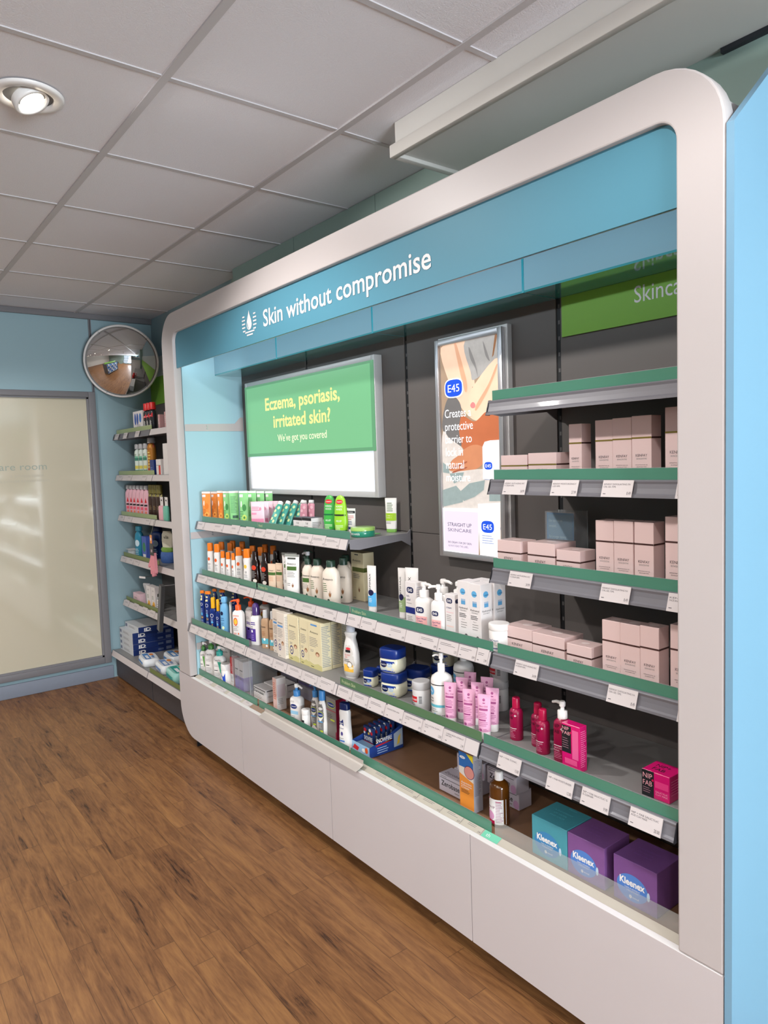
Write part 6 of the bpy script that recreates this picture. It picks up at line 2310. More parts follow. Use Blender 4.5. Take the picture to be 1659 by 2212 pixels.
carton('pkb', 'cream_carton', 'tall carton with a blush front and a white side, on the bottom deck', 'carton', WC, a_pkb, None, d=.049)


def a_ct(b, S, w, h):
    b.lines(S, -.36 * w, -.0, .84 * h, 2, .04 * h, .012 * h, I_GY, 2, 2)
    b.disc(S, -.08 * w, .64 * h, .30 * w, I_N, .085 * h, 22)
    S1 = lambda u, v: (S(u, v)[0], S(u, v)[1] - .0003, v)
    b.text(S1, 'Cetaphil', -.08 * w, .62 * h, .05 * h, I_W, 'c', fit=.46 * w)
    b.rect(S, -.40 * w, .30 * w, .36 * h, .48 * h, ink((150, 196, 222)), 5)
    b.lines(S, -.38 * w, .2 * w, .30 * h, 4, .05 * h, .014 * h, I_GY, 4, 3)


CBL = mat('mid_blue_cap', (72, 140, 204), .35, var=.02)
bottle('ct0', 'cleanser_pump', 'white gentle cleanser with a blue collared pump, alone beside the blush fronted carton', 'bottle', P_REC, WP, WP, a_ct, None, r=.65, hb=.70, kind='pump', capw=.5, collar=CBL, spout=(1, -.3))


def a_ctt(b, S, w, h):
    b.rect(S, -.30 * w, .26 * w, .5 * h, .66 * h, I_K, 4)
    b.lines(S, -.4 * w, .36 * w, .44 * h, 4, .09 * h, .03 * h, I_GY, 3, 4)
    b.disc(S, .1 * w, .16 * h, .2 * w, ink((130, 150, 90)), .1 * h, 12)


jar('ctt', 'cream_tub', 'small white lidded tub between the white pump and the grey labelled bottles', 'tub', WP, WP, a_ctt, None, r=1.0, lidf=.26)


def a_cg(b, S, w, h):
    gy = ink((120, 118, 116))
    P = [(-.40 * w, .02 * h), (.26 * w, .02 * h), (.28 * w, .6 * h), (.22 * w, .8 * h), (.08 * w, .92 * h), (-.18 * w, .92 * h), (-.34 * w, .8 * h), (-.42 * w, .6 * h)]
    for z0, z1, a, c in ((.02, .6, .34, .36), (.6, .78, .36, .30), (.78, .9, .30, .16)):
        b.poly(S, [(-a * w - .05 * w, z0 * h), (a * w - .05 * w, z0 * h), (c * w - .05 * w, z1 * h), (-c * w - .05 * w, z1 * h)], gy)
    S1 = lambda u, v: (S(u, v)[0], S(u, v)[1] - .0004, v)
    S2 = lambda u, v: (S(u, v)[0], S(u, v)[1] - .0008, v)
    b.disc(S1, -.05 * w, .62 * h, .34 * w, ink((190, 206, 60)), .085 * h, 22)
    b.disc(S2, -.05 * w, .62 * h, .32 * w, ink((24, 50, 120)), .068 * h, 22)
    b.text(lambda u, v: (S(u, v)[0], S(u, v)[1] - .0012, v), 'Cetaphil', -.05 * w, .60 * h, .045 * h, I_W, 'c', fit=.52 * w)
    b.rect(S1, -.36 * w, .2 * w, .42 * h, .45 * h, ink((90, 160, 214)), 3)
    b.lines(S1, -.36 * w, .2 * w, .36 * h, 3, .04 * h, .012 * h, ink((190, 188, 186)), 4, 2)
    b.rect(S1, -.1 * w, .2 * w, .16 * h, .21 * h, ink((190, 206, 60)), 2)


bottle('cg0', 'body_wash_pump', 'grey labelled body wash with a blue pump, behind the small tub', 'bottle', P_OVL, WP, CBL, a_cg, 'grey labelled body washes', r=.6, hb=.72, kind='pump', capw=.5, collar=CBL, spout=(-1, .2))
cg = bottle('cg1', 'body_wash', 'grey labelled body wash with a plain blue cap, against the dark carton', 'bottle', P_OVL, WP, CBL, a_cg, 'grey labelled body washes', r=.6, hb=.80, capw=.56, cape=2.0)
dup(cg, (cg.location.x + .055, cg.location.y + .075, cg.location.z), 'grey labelled body wash with a plain blue cap behind the dark carton')


def a_cbx(b, F, R, T, w, d, h):
    S1 = lambda u, v: (u, F(u, v)[1] - .0003, v)
    b.disc(F, 0, .84 * h, .40 * w, ink((190, 206, 60)), .075 * h, 22)
    b.disc(S1, 0, .845 * h, .38 * w, ink((24, 50, 120)), .06 * h, 22)
    b.text(lambda u, v: (u, F(u, v)[1] - .0006, v), 'Cetaphil', 0, .83 * h, .035 * h, I_W, 'c', fit=.6 * w)
    b.rect(F, -w / 2, w / 2, .70 * h, .715 * h, ink((170, 30, 60)))
    b.lines(F, -.4 * w, .2 * w, .62 * h, 3, .04 * h, .012 * h, ink((60, 58, 58)), 3)
    b.rect(F, -.1 * w, .32 * w, .47 * h, .51 * h, ink((200, 212, 70)))
    b.rect(R, -d / 2, d / 2, 0, h, ink((140, 22, 54)))
    b.rect(F, .40 * w, w / 2, 0, .25 * h, ink((140, 22, 54)))


carton('cbx', 'cream_carton', 'grey carton with dark red side and lid, among the blue capped bottles', 'carton', mat('warm_grey_carton', (130, 124, 118), .42, var=.02), a_cbx, None, d=.05)


def a_cw(b, S, w, h):
    b.poly(S, [(-.44 * w, .72 * h), (.02 * w, .76 * h), (.06 * w, .60 * h), (-.42 * w, .58 * h)], I_N)
    b.text(lambda u, v: (S(u, v)[0], S(u, v)[1] - .0005, v), 'Oilatum', -.2 * w, .64 * h, .055 * h, I_W, 'c', fit=.4 * w)
    b.text(S, 'shampoo', -.16 * w, .52 * h, .035 * h, I_N, 'c', fit=.4 * w)
    b.disc(S, -.12 * w, .40 * h, .1 * w, ink((70, 60, 130)), .05 * h, 14)
    b.lines(S, -.36 * w, .2 * w, .29 * h, 1, .04 * h, .014 * h, I_GY, 4, 3)
    b.rect(S, -.36 * w, .12 * w, .20 * h, .24 * h, ink((80, 120, 190)), 4)
    b.lines(S, -.36 * w, .1 * w, .14 * h, 2, .04 * h, .012 * h, I_GY, 4, 3)


G['cw'] = (G['cw'][0] + .016,) + G['cw'][1:]
bottle('cw', 'shampoo_bottle', 'white bottle with a wide navy cap, beside the dark red sided carton', 'bottle', P_SUN, WP, NAVD, a_cw, None, r=.6, hb=.86, capw=.78, cape=3)

# snow coloured display carton with upright packs
x, y, z, W, dd, h = G['snw']
SNB = mat('deep_blue_card', (34, 66, 140), .4, var=.04)
SNI = mat('ice_blue_card', (150, 188, 220), .4, var=.12, scale=40)
w, d = .118, .165
X_, Y_ = -2.205, 1.540
t = thing('counter_display_box', 'blue open display carton printed snowfire, standing alone in the shaded bottom deck', 'display box', (X_, Y_ + d / 2, z + .0004))
b = MB()
hf, hb_ = .040, .098
b.prism([(-d / 2, 0), (d / 2, 0), (d / 2, hb_), (-d / 2 + .055, hf + .012), (-d / 2, hf)], XP(w / 2), XP(w / 2 - .0015), SNB)
b.prism([(-d / 2, 0), (d / 2, 0), (d / 2, hb_), (-d / 2 + .055, hf + .012), (-d / 2, hf)], XP(-w / 2 + .0015), XP(-w / 2), SNB)
b.box(-w / 2 + .0016, w / 2 - .0016, -d / 2, -d / 2 + .0015, 0, hf, SNI)
b.box(-w / 2 + .0016, w / 2 - .0016, d / 2 - .0015, d / 2, 0, hb_ + .02, SNB)
b.box(-w / 2 + .0016, w / 2 - .0016, -d / 2 + .0016, d / 2 - .0016, 0, .0015, SNB)
b.box(-w / 2 + .0016, w / 2 - .0016, -d / 2 + .0016, -d / 2 + .050, .0256, .027, SNI)
S = lambda u, v: (w / 2 + .0004, u, v)
b.text(S, 'SNOWFIRE', -.012, .050, .016, I_W, 'c', fit=.078, bold=.02)
b.poly(S, [(-.052, .036), (.030, .044), (.030, .049), (-.052, .042)], I_RED)
b.poly(S, [(-.005, .0445), (.030, .044), (.030, .049), (-.005, .0475)], I_YE)
b.lines(S, -.046, .02, .030, 3, .009, .003, ink((170, 196, 230)), 3)
b.poly(S, [(.036, .012), (.080, .014), (.080, .082), (.036, .066)], ink((176, 190, 204)))
b.poly(lambda u, v: (w / 2 + .0006, u, v), [(.050, .018), (.064, .024), (.070, .06), (.058, .05)], I_YE)
S = lambda u, v: (u, -d / 2 - .0004, v)
b.poly(S, [(-.054, .012), (-.02, .008), (-.01, .024), (-.04, .030)], I_RED)
b.disc(S, .02, .020, .012, I_W, .008, 12)
b.disc(S, .038, .024, .010, ink((226, 90, 40)), .012, 10)
b.build('carton', t)
PKM = mat('navy_pack_card', (40, 60, 110), .4, var=.25, scale=70)


def pack(i):
    b = MB()
    hh, ww = .085, .062
    b.box(-ww / 2, ww / 2, 0, .012, 0, hh, PKM, .0006, 1)
    S = lambda u, v: (u, -.0004, v)
    S1 = lambda u, v: (u, -.0007, v)
    for (u, v, r, c) in ((-.02, .070, .009, I_RED), (.012, .074, .008, I_W), (-.004, .066, .007, I_K), (.022, .064, .008, I_RED), (.004, .060, .006, I_YE), (-.024, .058, .006, I_W)):
        b.disc(S, u, v, r, c, r * .9, 10)
    b.text(S1, 'SNOWFIRE', 0, .030, .017, I_W, 'c', fit=.054, bold=.02)
    b.rect(S, -ww / 2, ww / 2, .018, .025, I_RED)
    b.rect(S1, .0, ww / 2, .012, .019, I_YE)
    return b


pk = None
for i in range(5):
    loc = (X_ - .022 + .005 * i, Y_ + .054 + .0205 * i, z + .0025 + .0045 * i)
    lab = '%s upright snowfire pack from the front in the blue display carton' % ORD[i]
    if pk is None:
        pk = solo(pack(0), 'ointment_stick_pack', lab, 'pack', loc, 0, 'upright packs in the blue display carton')
    else:
        dup(pk, loc, lab)


def a_zb(b, F, R, T, w, d, h):
    b.text(F, 'Zerobase', -.06 * w, .36 * h, .30 * h, I_K, 'c', fit=.70 * w, bold=.012)
    b.rect(F, -.46 * w, .42 * w, .80 * h, .83 * h, I_K)
    b.lines(F, -.44 * w, -.1 * w, .94 * h, 1, .1 * h, .04 * h, I_GY, 3)
    b.lines(F, .1 * w, .34 * w, .22 * h, 1, .1 * h, .05 * h, I_GY, 3)
    b.disc(F, .40 * w, .26 * h, .095 * w, ink((206, 160, 196)), .25 * h, 20)
    b.text(T, 'Zerobase', -.06 * w, -.25 * d, .22 * d, ink((86, 80, 90)), 'c', fit=.70 * w)


ZG = 'white barrier cream boxes'
zb = carton(None, 'cream_carton', 'white cream box with black print at the front of the stack by the orange carton', 'carton', mat('cool_white_carton', (206, 198, 208), .42, var=.02), a_zb, ZG, pos=(-1.722, 1.572, .412), dims=(.128, .060, .058))
dup(zb, (-1.716, 1.668, .4122), 'white cream box at the back of the stack, underneath')
dup(zb, (-1.700, 1.668, .4122 + .0592), 'white cream box stacked on top at the back, by the orange carton')
dup(zb, (-1.566, 1.690, .4122), 'white cream box behind the amber bottle, underneath', None)
dup(zb, (-1.560, 1.672, .4122 + .0592), 'white cream box stacked on top behind the amber bottle')


def a_cal(b, F, R, T, w, d, h):
    S1 = lambda u, v: (u, F(u, v)[1] - .0003, v)
    S2 = lambda u, v: (u, F(u, v)[1] - .0006, v)
    b.rect(F, -w / 2, w / 2, .74 * h, h, ink((44, 110, 184)))
    b.poly(S1, [(w * .02, .995 * h), (w / 2, .995 * h), (w / 2, .86 * h)], ink((236, 214, 40)))
    b.poly(F, [(-w / 2, .62 * h), (w / 2, .52 * h), (w / 2, .74 * h), (-w / 2, .74 * h)], ink((232, 224, 214)))
    b.disc(S1, .22 * w, .68 * h, .36 * w, ink((90, 30, 80)), .115 * h, 26)
    b.disc(S2, .22 * w, .68 * h, .33 * w, ink((224, 150, 140)), .104 * h, 26)
    b.disc(S1, -.24 * w, .905 * h, .2 * w, I_W, .025 * h, 18)
    b.text(S2, 'Care', -.24 * w, .897 * h, .02 * h, ink((44, 110, 184)), 'c')
    for i, s in enumerate(('Aqueous', 'Calamine', 'Cream')):
        b.text(F, s, -.38 * w, .455 * h - i * .042 * h, .030 * h, I_W, 'l', fit=.74 * w * (1, 1, .76)[i], bold=.01)
    b.lines(F, -.38 * w, .34 * w, .345 * h, 3, .022 * h, .008 * h, I_K, 3)
    b.rect(R, -d / 2, d / 2, 0, h, ink((170, 168, 176)))
    b.lines(lambda u, v: (R(u, v)[0] + .0002, u, v), -.4 * d, .4 * d, .9 * h, 26, .024 * h, .01 * h, ink((120, 118, 130)), 3)


carton('cal', 'cream_carton', 'tall orange carton with a blue top and a round picture, beside the amber bottle', 'carton', mat('orange_carton', (240, 150, 62), .4, var=.03), a_cal, None, d=.040)


def a_amb(b, S, w, h):
    b.rect(S, -.49 * w, .49 * w, .06 * h, .62 * h, I_W, 12)
    S1 = lambda u, v: (S(u, v)[0], S(u, v)[1] - .0003, v)
    b.rect(S1, -.49 * w, .06 * w, .06 * h, .14 * h, ink((190, 30, 80)), 8)
    b.poly(S1, [(-.49 * w, .62 * h), (-.25 * w, .62 * h), (-.35 * w, .56 * h), (-.49 * w, .56 * h)], ink((190, 30, 80)))
    b.text(S1, 'Lotion BP', -.18 * w, .41 * h, .05 * h, ink((120, 30, 80)), 'c', fit=.52 * w)
    b.rect(S1, -.46 * w, -.3 * w, .34 * h, .375 * h, ink((190, 30, 80)), 3)
    b.disc(S1, -.2 * w, .24 * h, .24 * w, ink((226, 160, 200)), .1 * h, 20)
    b.lines(S1, .12 * w, .44 * w, .58 * h, 14, .035 * h, .012 * h, ink((160, 100, 130)), 3, 3)
    b.lines(S1, .12 * w, .42 * w, .575 * h, 1, .03 * h, .016 * h, ink((190, 30, 80)), 5, 3)


bottle(None, 'lotion_bottle', 'amber glass bottle with a white cap and a pink label at the riser end', 'bottle', P_CYL, AMB, PLAST, a_amb, None, hb=.85, capw=.44, cape=2.0, pos=(-1.492, 1.560, .412), dims=(.062, .062, .166))


def a_kl(c1, c2, top):
    def f(b, F, R, T, w, d, h):
        S1 = lambda u, v: (u, F(u, v)[1] - .0003, v)
        S2 = lambda u, v: (u, F(u, v)[1] - .0006, v)
        b.disc(F, -.06 * w, .40 * h, .36 * w, ink(c2), .30 * h, 32)
        b.text(S1, 'Kleenex', -.06 * w, .44 * h, .15 * h, I_W, 'c', fit=.58 * w, bold=.03)
        b.text(S1, 'TAKE A MOMENT', -.06 * w, .36 * h, .036 * h, I_W, 'c', fit=.36 * w)
        b.text(S1, 'to feel grounded', -.06 * w, .31 * h, .026 * h, I_W, 'c', fit=.28 * w)
        for a in range(5):
            b.disc(S1, -.10 * w + .022 * w * math.cos(a * 1.257), .20 * h + .022 * w * math.sin(a * 1.257), .012 * w, I_W, .02 * w, 8)
        b.text(S1, 'mind', .02 * w, .18 * h, .045 * h, I_W, 'c', fit=.14 * w)
        b.disc(S1, .31 * w, .38 * h, .035 * w, ink((190, 210, 226)), .10 * h, 14)
        for i, s in enumerate(('A DAYDREAM', 'OF HOPE', 'AND CALM')):
            b.text(lambda u, v: (u, v, h + .0006), s, -.04 * w, .12 * d - i * .14 * d, .055 * w, ink(tuple(min(255, int(q * 1.35) + 10) for q in top)), 'c', fit=(.5, .36, .4)[i] * w)
        b.text(T, 'Kleenex', .05 * w, .38 * d, .05 * w, ink(tuple(min(255, int(q * 1.35) + 10) for q in top)), 'c')
    return f


def tissue(gid, label, m, c2, top):
    x, y, z, w, d, h = G[gid]
    g = carton(gid, 'tissue_box', label, 'tissue box', m, a_kl(None, c2, top), 'tissue boxes on the bottom deck', d=.112)
    return g


for gid, xc, ww, dh in (('kl0', -1.2555, .1235, .114), ('kl1', -1.133, .117, .1135), ('kl2', -.986, .122, .115)):
    G[gid] = (xc, 1.508, .412, ww, .112, dh)
tissue("kl0", 'teal tissue box with a blue oval print, the one nearer the amber bottle', mat('teal_tissue_box', (72, 150, 164), .35, var=.16, scale=14), (62, 132, 182), (70, 140, 150))
tissue('kl1', 'purple tissue box with a blue oval print, between the teal box and another purple one', mat('purple_tissue_box', (128, 84, 144), .35, var=.22, scale=12), (82, 130, 202), (96, 62, 120))
tissue('kl2', 'purple tissue box with a blue oval print, last one against the white frame', mat('purple_tissue_box_deep', (122, 80, 142), .35, var=.22, scale=12), (82, 130, 202), (92, 60, 118))

# ================================================================== the wall bay between the fixture and the end wall
WY, WB = 1.642, 1.940
t = thing('wall_shelving', 'dark backed wall shelving bay between the end wall and the white fixture', 'shelving unit', (-4.6, WB, 0))
o = lambda mb, name: mb.build(name, t, (4.6, -WB, 0))
b = MB()
b.box(-5.372, -3.85, WB, WB + .018, .10, 2.016, BACKP)
o(b, 'back_panel')
b = MB()
b.box(-5.372, -3.85, WB - .004, WB + .018, 2.0165, 2.216, SIGNG)
o(b, 'green_header')
b = MB()
b.box(-5.372, -3.85, WB - .002, WB + .018, 2.2165, 2.36, mat('pale_header_panel', (188, 196, 192), .5, var=.02))
o(b, 'pale_header')
for x0, x1 in ((-5.352, -4.606), (-4.594, -3.85)):
    b = MB()
    b.box(x0, x1, 1.555, WB - .001, .014, .165, mat('charcoal_plinth', (70, 66, 68), .5, var=.04))
    b.box(x0 + .01, x1 - .01, 1.60, WB - .001, .0, .0139, BLKP)
    o(b, 'plinth')
b = MB()
b.box(-4.609, -4.591, WB - .008, WB - .0001, .2, 2.0, BLACK)
o(b, 'slotted_upright')

WT = [1.800, 1.503, 1.208, .905, .575]
WN = ['foot care and red capped sprays', 'dry shampoo cans', 'pink bottles', 'bath goods', 'hair removal cartons']
for i, T in enumerate(WT):
    for k, (x0, x1) in enumerate(((-5.362, -4.602), (-4.598, -3.85))):
        shelf(x0, x1, WY, T, 'grey' if (i == 0 and k == 0) else 'white', 'wall bay shelf of the %s, %s' % (WN[i], ('by the end wall', 'behind the white frame')[k]),
              (x0 + .03, x1 - .002) if k == 0 else None, OLIVE if i < 3 else mat('olive_shelf_riser', (120, 132, 72), .35, var=.04, scale=9), yb=WB - .002, group=None)

for k, (x0, x1) in enumerate(((-5.362, -4.602), (-4.598, -3.85))):
    shelf(x0, x1, 1.536, .212, 'white', 'base shelf of the wall bay %s' % ('under the stack of navy boxes', 'under the wet wipe packs')[k], None if k == 0 else (x0 + .002, x1), mat('olive_shelf_riser', (120, 132, 72), .35, var=.04, scale=9), yb=WB - .002)
for i, x in enumerate((-5.27, -5.08, -4.83)):
    ticket(x, .085, WY, 1.800, '%s white ticket from the end wall on the grey top rail of the wall bay' % ORD[i], None, ('4.99', '7.49', '3.99')[i], 'price tickets on the wall bay', False, 0, i)
for i, (x, T) in enumerate(((-5.25, 1.503), (-5.05, 1.503), (-4.75, 1.503), (-5.27, 1.208), (-5.10, 1.208), (-4.73, 1.208), (-5.28, .905), (-5.12, .905), (-5.0, .905), (-5.28, .575), (-5.08, .575), (-4.9, .575), (-4.75, .575))):
    ticket(x, .095, WY, T, '%s ticket from the end wall on the wall bay shelf of the %s' % (ORD[[0, 1, 2, 0, 1, 2, 0, 1, 2, 0, 1, 2, 3][i]], WN[WT.index(T)]), None, '3.49', 'price tickets on the wall bay', True, .006 if i > 8 else 0, i)


def zt(k):
    return WT[k] - .003


# top: insoles box, red capped sprays, slim pink box
def a_foot(b, F, R, T, w, d, h):
    for u in (-.26, -.02):
        b.disc(F, u * w, .62 * h, .10 * w, ink((40, 84, 170)), .28 * h, 18)
    b.disc(F, .28 * w, .66 * h, .13 * w, ink((60, 120, 190)), .22 * h, 20)
    b.rect(F, -.2 * w, .46 * w, .04 * h, .12 * h, I_K)
    b.lines(F, -.1 * w, .4 * w, .34 * h, 3, .06 * h, .02 * h, I_GY, 3)


for i in range(1):
    carton(None, 'insole_box', 'white box with blue foot prints on the topmost wall bay shelf', 'carton', WC, a_foot, None, pos=(-4.925, 1.672, zt(0)), dims=(.185, .06, .142))
SPR = mat('black_spray_can', (36, 38, 44), .3, coat=.3, var=.03)
REDC = mat('red_cap', (206, 36, 36), .35, var=.02)


def a_spr(b, S, w, h):
    b.poly(S, [(-.34 * w, .72 * h), (.34 * w, .86 * h), (.34 * w, .62 * h), (-.34 * w, .52 * h)], I_RED)
    b.text(lambda u, v: (S(u, v)[0], S(u, v)[1] - .0004, v), 'lynx', 0, .66 * h, .06 * h, I_W, 'c')
    b.lines(S, -.26 * w, .2 * w, .46 * h, 5, .05 * h, .02 * h, I_W, 3, 3)


sp = None
for i, x in enumerate((-4.775, -4.722, -4.662)):
    lab = '%s black spray can with a red cap from the end wall, topmost wall bay shelf' % ORD[i]
    if sp is None:
        sp = bottle(None, 'spray_can', lab, 'can', P_CYL, SPR, REDC, a_spr, 'red capped spray cans', hb=.74, capw=.92, cape=2.0, pos=(x, 1.685, zt(0)), dims=(.046, .046, .182))
    else:
        dup(sp, (x, 1.685, zt(0) + .0004), lab)
for i in range(2):
    carton(None, 'slim_carton', 'slim pink carton beside the red capped cans, %s' % ('in front', 'half hidden by the frame')[i], 'carton', mat('dusty_pink_carton', (206, 160, 160), .4, var=.02), lambda b, F, R, T, w, d, h: b.lines(F, -.3 * w, .3 * w, .7 * h, 4, .1 * h, .03 * h, I_W, 3), 'slim pink cartons',
           pos=(-4.575 + .06 * i, 1.69 + .02 * i, zt(0)), dims=(.03, .03, .095 + .015 * i))
# second: dry shampoo, tall spray, cartons
CANW = mat('white_mint_can', (214, 226, 216), .35, var=.02)


def a_can(b, S, w, h):
    b.rect(S, -.49 * w, .49 * w, .55 * h, .66 * h, ink((64, 130, 110)), 8)
    b.rect(S, -.2 * w, .36 * w, .66 * h, .72 * h, ink((120, 190, 160)), 4)
    b.rect(S, -.49 * w, .49 * w, .24 * h, .36 * h, ink((214, 200, 90)), 8)
    b.rect(S, -.49 * w, .49 * w, .06 * h, .20 * h, ink((80, 140, 110)), 8)
    b.lines(S, -.4 * w, .4 * w, .80 * h, 2, .05 * h, .02 * h, I_G, 4, 3)


sp = None
for i, x in enumerate((-5.015, -4.932, -4.845)):
    lab = '%s white and mint dry shampoo can from the end wall' % ORD[i]
    if sp is None:
        sp = bottle(None, 'dry_shampoo_can', lab, 'can', P_CYL, CANW, PLASTG, a_can, 'white and mint dry shampoo cans', hb=.84, capw=.86, cape=2.0, pos=(x, 1.69, zt(1)), dims=(.046, .046, .216))
    else:
        dup(sp, (x, 1.69, zt(1) + .0004), lab)
bottle(None, 'hair_spray_can', 'tall red and gold hair spray with a grey cap behind the navy carton', 'can', P_CYL, mat('gold_can', (190, 128, 50), .35, .2, var=.04), PLASTG,
       lambda b, S, w, h: (b.rect(S, -.49 * w, .49 * w, .80 * h, .97 * h, ink((150, 26, 30)), 8), b.lines(S, -.36 * w, .36 * w, .72 * h, 6, .09 * h, .04 * h, ink((226, 200, 110)), 3, 3), b.rect(S, -.3 * w, .0, .04 * h, .2 * h, I_RED, 3)), None,
       hb=.86, capw=.9, cape=2.0, pos=(-4.765, 1.70, zt(1)), dims=(.058, .058, .25))
carton(None, 'small_carton', 'small navy carton in front of the tall hair spray', 'carton', mat('navy_carton', (26, 52, 122), .4, var=.03), lambda b, F, R, T, w, d, h: b.lines(F, -.4 * w, .3 * w, .5 * h, 3, .12 * h, .04 * h, ink((120, 150, 210)), 3), None, pos=(-4.665, 1.66, zt(1)), dims=(.075, .04, .10))
carton(None, 'small_carton', 'small white carton with a red stripe on the dry shampoo shelf', 'carton', WC, lambda b, F, R, T, w, d, h: (b.rect(F, .02 * w, .40 * w, 0, .60 * h, ink((214, 50, 40))), b.rect(F, -w / 2, w / 2, .60 * h, .63 * h, I_GY)), None, pos=(-4.545, 1.66, zt(1)), dims=(.085, .04, .102))
carton(None, 'tall_carton', 'tall plain white carton beside the white frame, dry shampoo shelf', 'carton', WC, None, None, pos=(-4.44, 1.67, zt(1)), dims=(.08, .05, .20))


# third: pink bottles, gold brown bottles, clip packs
def a_pk(b, S, w, h):
    b.poly(S, [(-.1 * w, .52 * h), (.25 * w, .52 * h), (.08 * w, .70 * h)], I_RED)
    b.rect(S, -.2 * w, .30 * w, .40 * h, .46 * h, I_K, 3)
    b.rect(S, -.16 * w, .26 * w, .26 * h, .36 * h, ink((226, 90, 110)), 3)
    b.disc(S, .05 * w, .18 * h, .12 * w, ink((232, 120, 80)), .05 * h, 12)


PKB1 = mat('blush_bottle', (228, 178, 190), .35, var=.03)
sp = None
for i, x in enumerate((-5.262, -5.188, -5.118, -5.040, -4.962, -4.882)):
    lab = '%s tall pink bottle from the end wall on the third wall bay shelf' % ORD[i]
    if sp is None:
        sp = bottle(None, 'shampoo_bottle', lab, 'bottle', P_LOT, PKB1, PLASTG, a_pk, 'tall pink bottles', hb=.88, capw=.66, pos=(x, 1.69, zt(2)), dims=(.058, .036, .222))
    else:
        dup(sp, (x, 1.69, zt(2) + .0004), lab)
BRB = mat('dark_cocoa_bottle', (60, 42, 36), .3, var=.03)
OLC = mat('olive_gold_cap', (120, 112, 56), .35, .2, var=.03)
sp = None
for i, x in enumerate((-4.815, -4.738, -4.662)):
    lab = '%s cocoa brown bottle with an olive top, beside the pink ones' % ORD[i]
    if sp is None:
        sp = bottle(None, 'conditioner_bottle', lab, 'bottle', P_LOT, BRB, OLC, lambda b, S, w, h: (b.rect(S, -.49 * w, .49 * w, .88 * h, .97 * h, ink((150, 140, 70)), 8), b.lines(S, -.2 * w, .3 * w, .5 * h, 3, .06 * h, .015 * h, ink((170, 140, 90)), 3, 2)), 'cocoa brown bottles', hb=.74, capw=.86,
                    pos=(x, 1.70, zt(2)), dims=(.056, .036, .228))
    else:
        dup(sp, (x, 1.70, zt(2) + .0004), lab)
for i, (x, c) in enumerate(((-4.545, (232, 176, 186)), (-4.465, (110, 190, 166)))):
    t = thing('travel_pack', '%s travel pack with a white header card beside the cocoa bottles' % ('pink', 'mint green')[i], 'pack', (x, 1.665, zt(2) + .0004), 0, 'travel packs')
    m_ = mat(('pink_pack', 'mint_pack')[i], c, .35, var=.04)
    b = MB()
    b.se([(0, .034, .012, 3), (.01, .037, .014, 3), (.085, .035, .014, 3), (.095, .028, .010, 3)], m_, 22)
    b.build('pouch', t)
    b = MB()
    b.box(-.026, .026, .002, .004, .0955, .152, WC)
    b.disc(lambda u, v: (u, .0016, v), 0, .13, .010, I_K, .006, 12)
    b.build('header_card', t)


# fourth: bath goods, scrunchie bag, hanging glove
def a_bl(b, S, w, h):
    b.disc(S, 0, .55 * h, .3 * w, ink((200, 220, 230)), .12 * h, 16)
    b.lines(S, -.36 * w, .3 * w, .34 * h, 4, .06 * h, .02 * h, ink((200, 220, 230)), 3, 3)


bottle(None, 'bath_bottle', 'tall teal bath bottle on the wall bay shelf above the hair removal cartons', 'bottle', P_LOT, mat('teal_bath_plastic', (40, 130, 160), .3, var=.04), mat('teal_cap', (60, 150, 176), .3, var=.02), a_bl, None, hb=.86, capw=.7, pos=(-5.12, 1.70, zt(3)), dims=(.07, .045, .23))
bottle(None, 'bath_bottle', 'dark blue bath bottle behind the blue bath salts carton', 'bottle', P_REC, mat('ink_blue_plastic', (22, 48, 104), .3, var=.03), NAVD, a_bl, None, hb=.86, capw=.7, pos=(-4.99, 1.79, zt(3)), dims=(.10, .06, .228))
carton(None, 'bath_salts_carton', 'blue bath salts carton with a green print next to the teal bottle', 'carton', mat('cornflower_carton', (72, 96, 178), .4, var=.05), lambda b, F, R, T, w, d, h: (b.disc(F, 0, .55 * h, .34 * w, ink((60, 130, 90)), .2 * h, 16), b.rect(F, -.3 * w, .3 * w, .14 * h, .26 * h, I_W)), None,
       pos=(-4.955, 1.675, zt(3)), dims=(.09, .05, .168))
b = MB()
b.se([(0, .045, .02, 2.6), (.004, .05, .024, 2.6), (.006, .05, .024, 2.6), (.052, .05, .024, 2.6), (.055, .044, .02, 2.6)], mat('clear_blister', (220, 224, 224), .15, var=.05, alpha=.5), 26)
b.box(-.055, .055, -.03, .03, .0555, .0565, WC)
solo(b, 'blister_pack', 'small clear blister pack with a white card next to the teal bath bottle', 'pack', (-5.235, 1.68, zt(3) + .0003))
t = thing('scrunchie_bag', 'white paper topped bag with green and blue scrunchies beside the pink glove', 'bag', (-4.69, 1.745, zt(3) + .0004), .3)
b = MB()
b.se([(0, .05, .03, 2.4), (.01, .06, .035, 2.4), (.05, .062, .036, 2.4), (.075, .058, .03, 2.4)], mat('blue_scrunchie', (70, 104, 168), .6, var=.2, bump=.8, scale=60), 24)
b.build('blue_scrunchie', t)
b = MB()
b.se([(.0755, .05, .028, 2.4), (.09, .056, .032, 2.4), (.105, .05, .026, 2.4)], mat('green_scrunchie', (120, 160, 70), .6, var=.2, bump=.8, scale=60), 24)
b.build('green_scrunchie', t)
b = MB()
b.se([(.1055, .05, .012, 2.4), (.15, .058, .010, 2.4), (.19, .056, .006, 2.4), (.215, .04, .004, 2.2)], mat('oat_paper_bag', (216, 210, 192), .6, var=.04), 24)
b.text(surf([(.1, .05, .012, 2.4), (.22, .05, .008, 2.4)], .003), 'ville', 0, .165, .022, I_K, 'c')
b.build('paper_top', t)
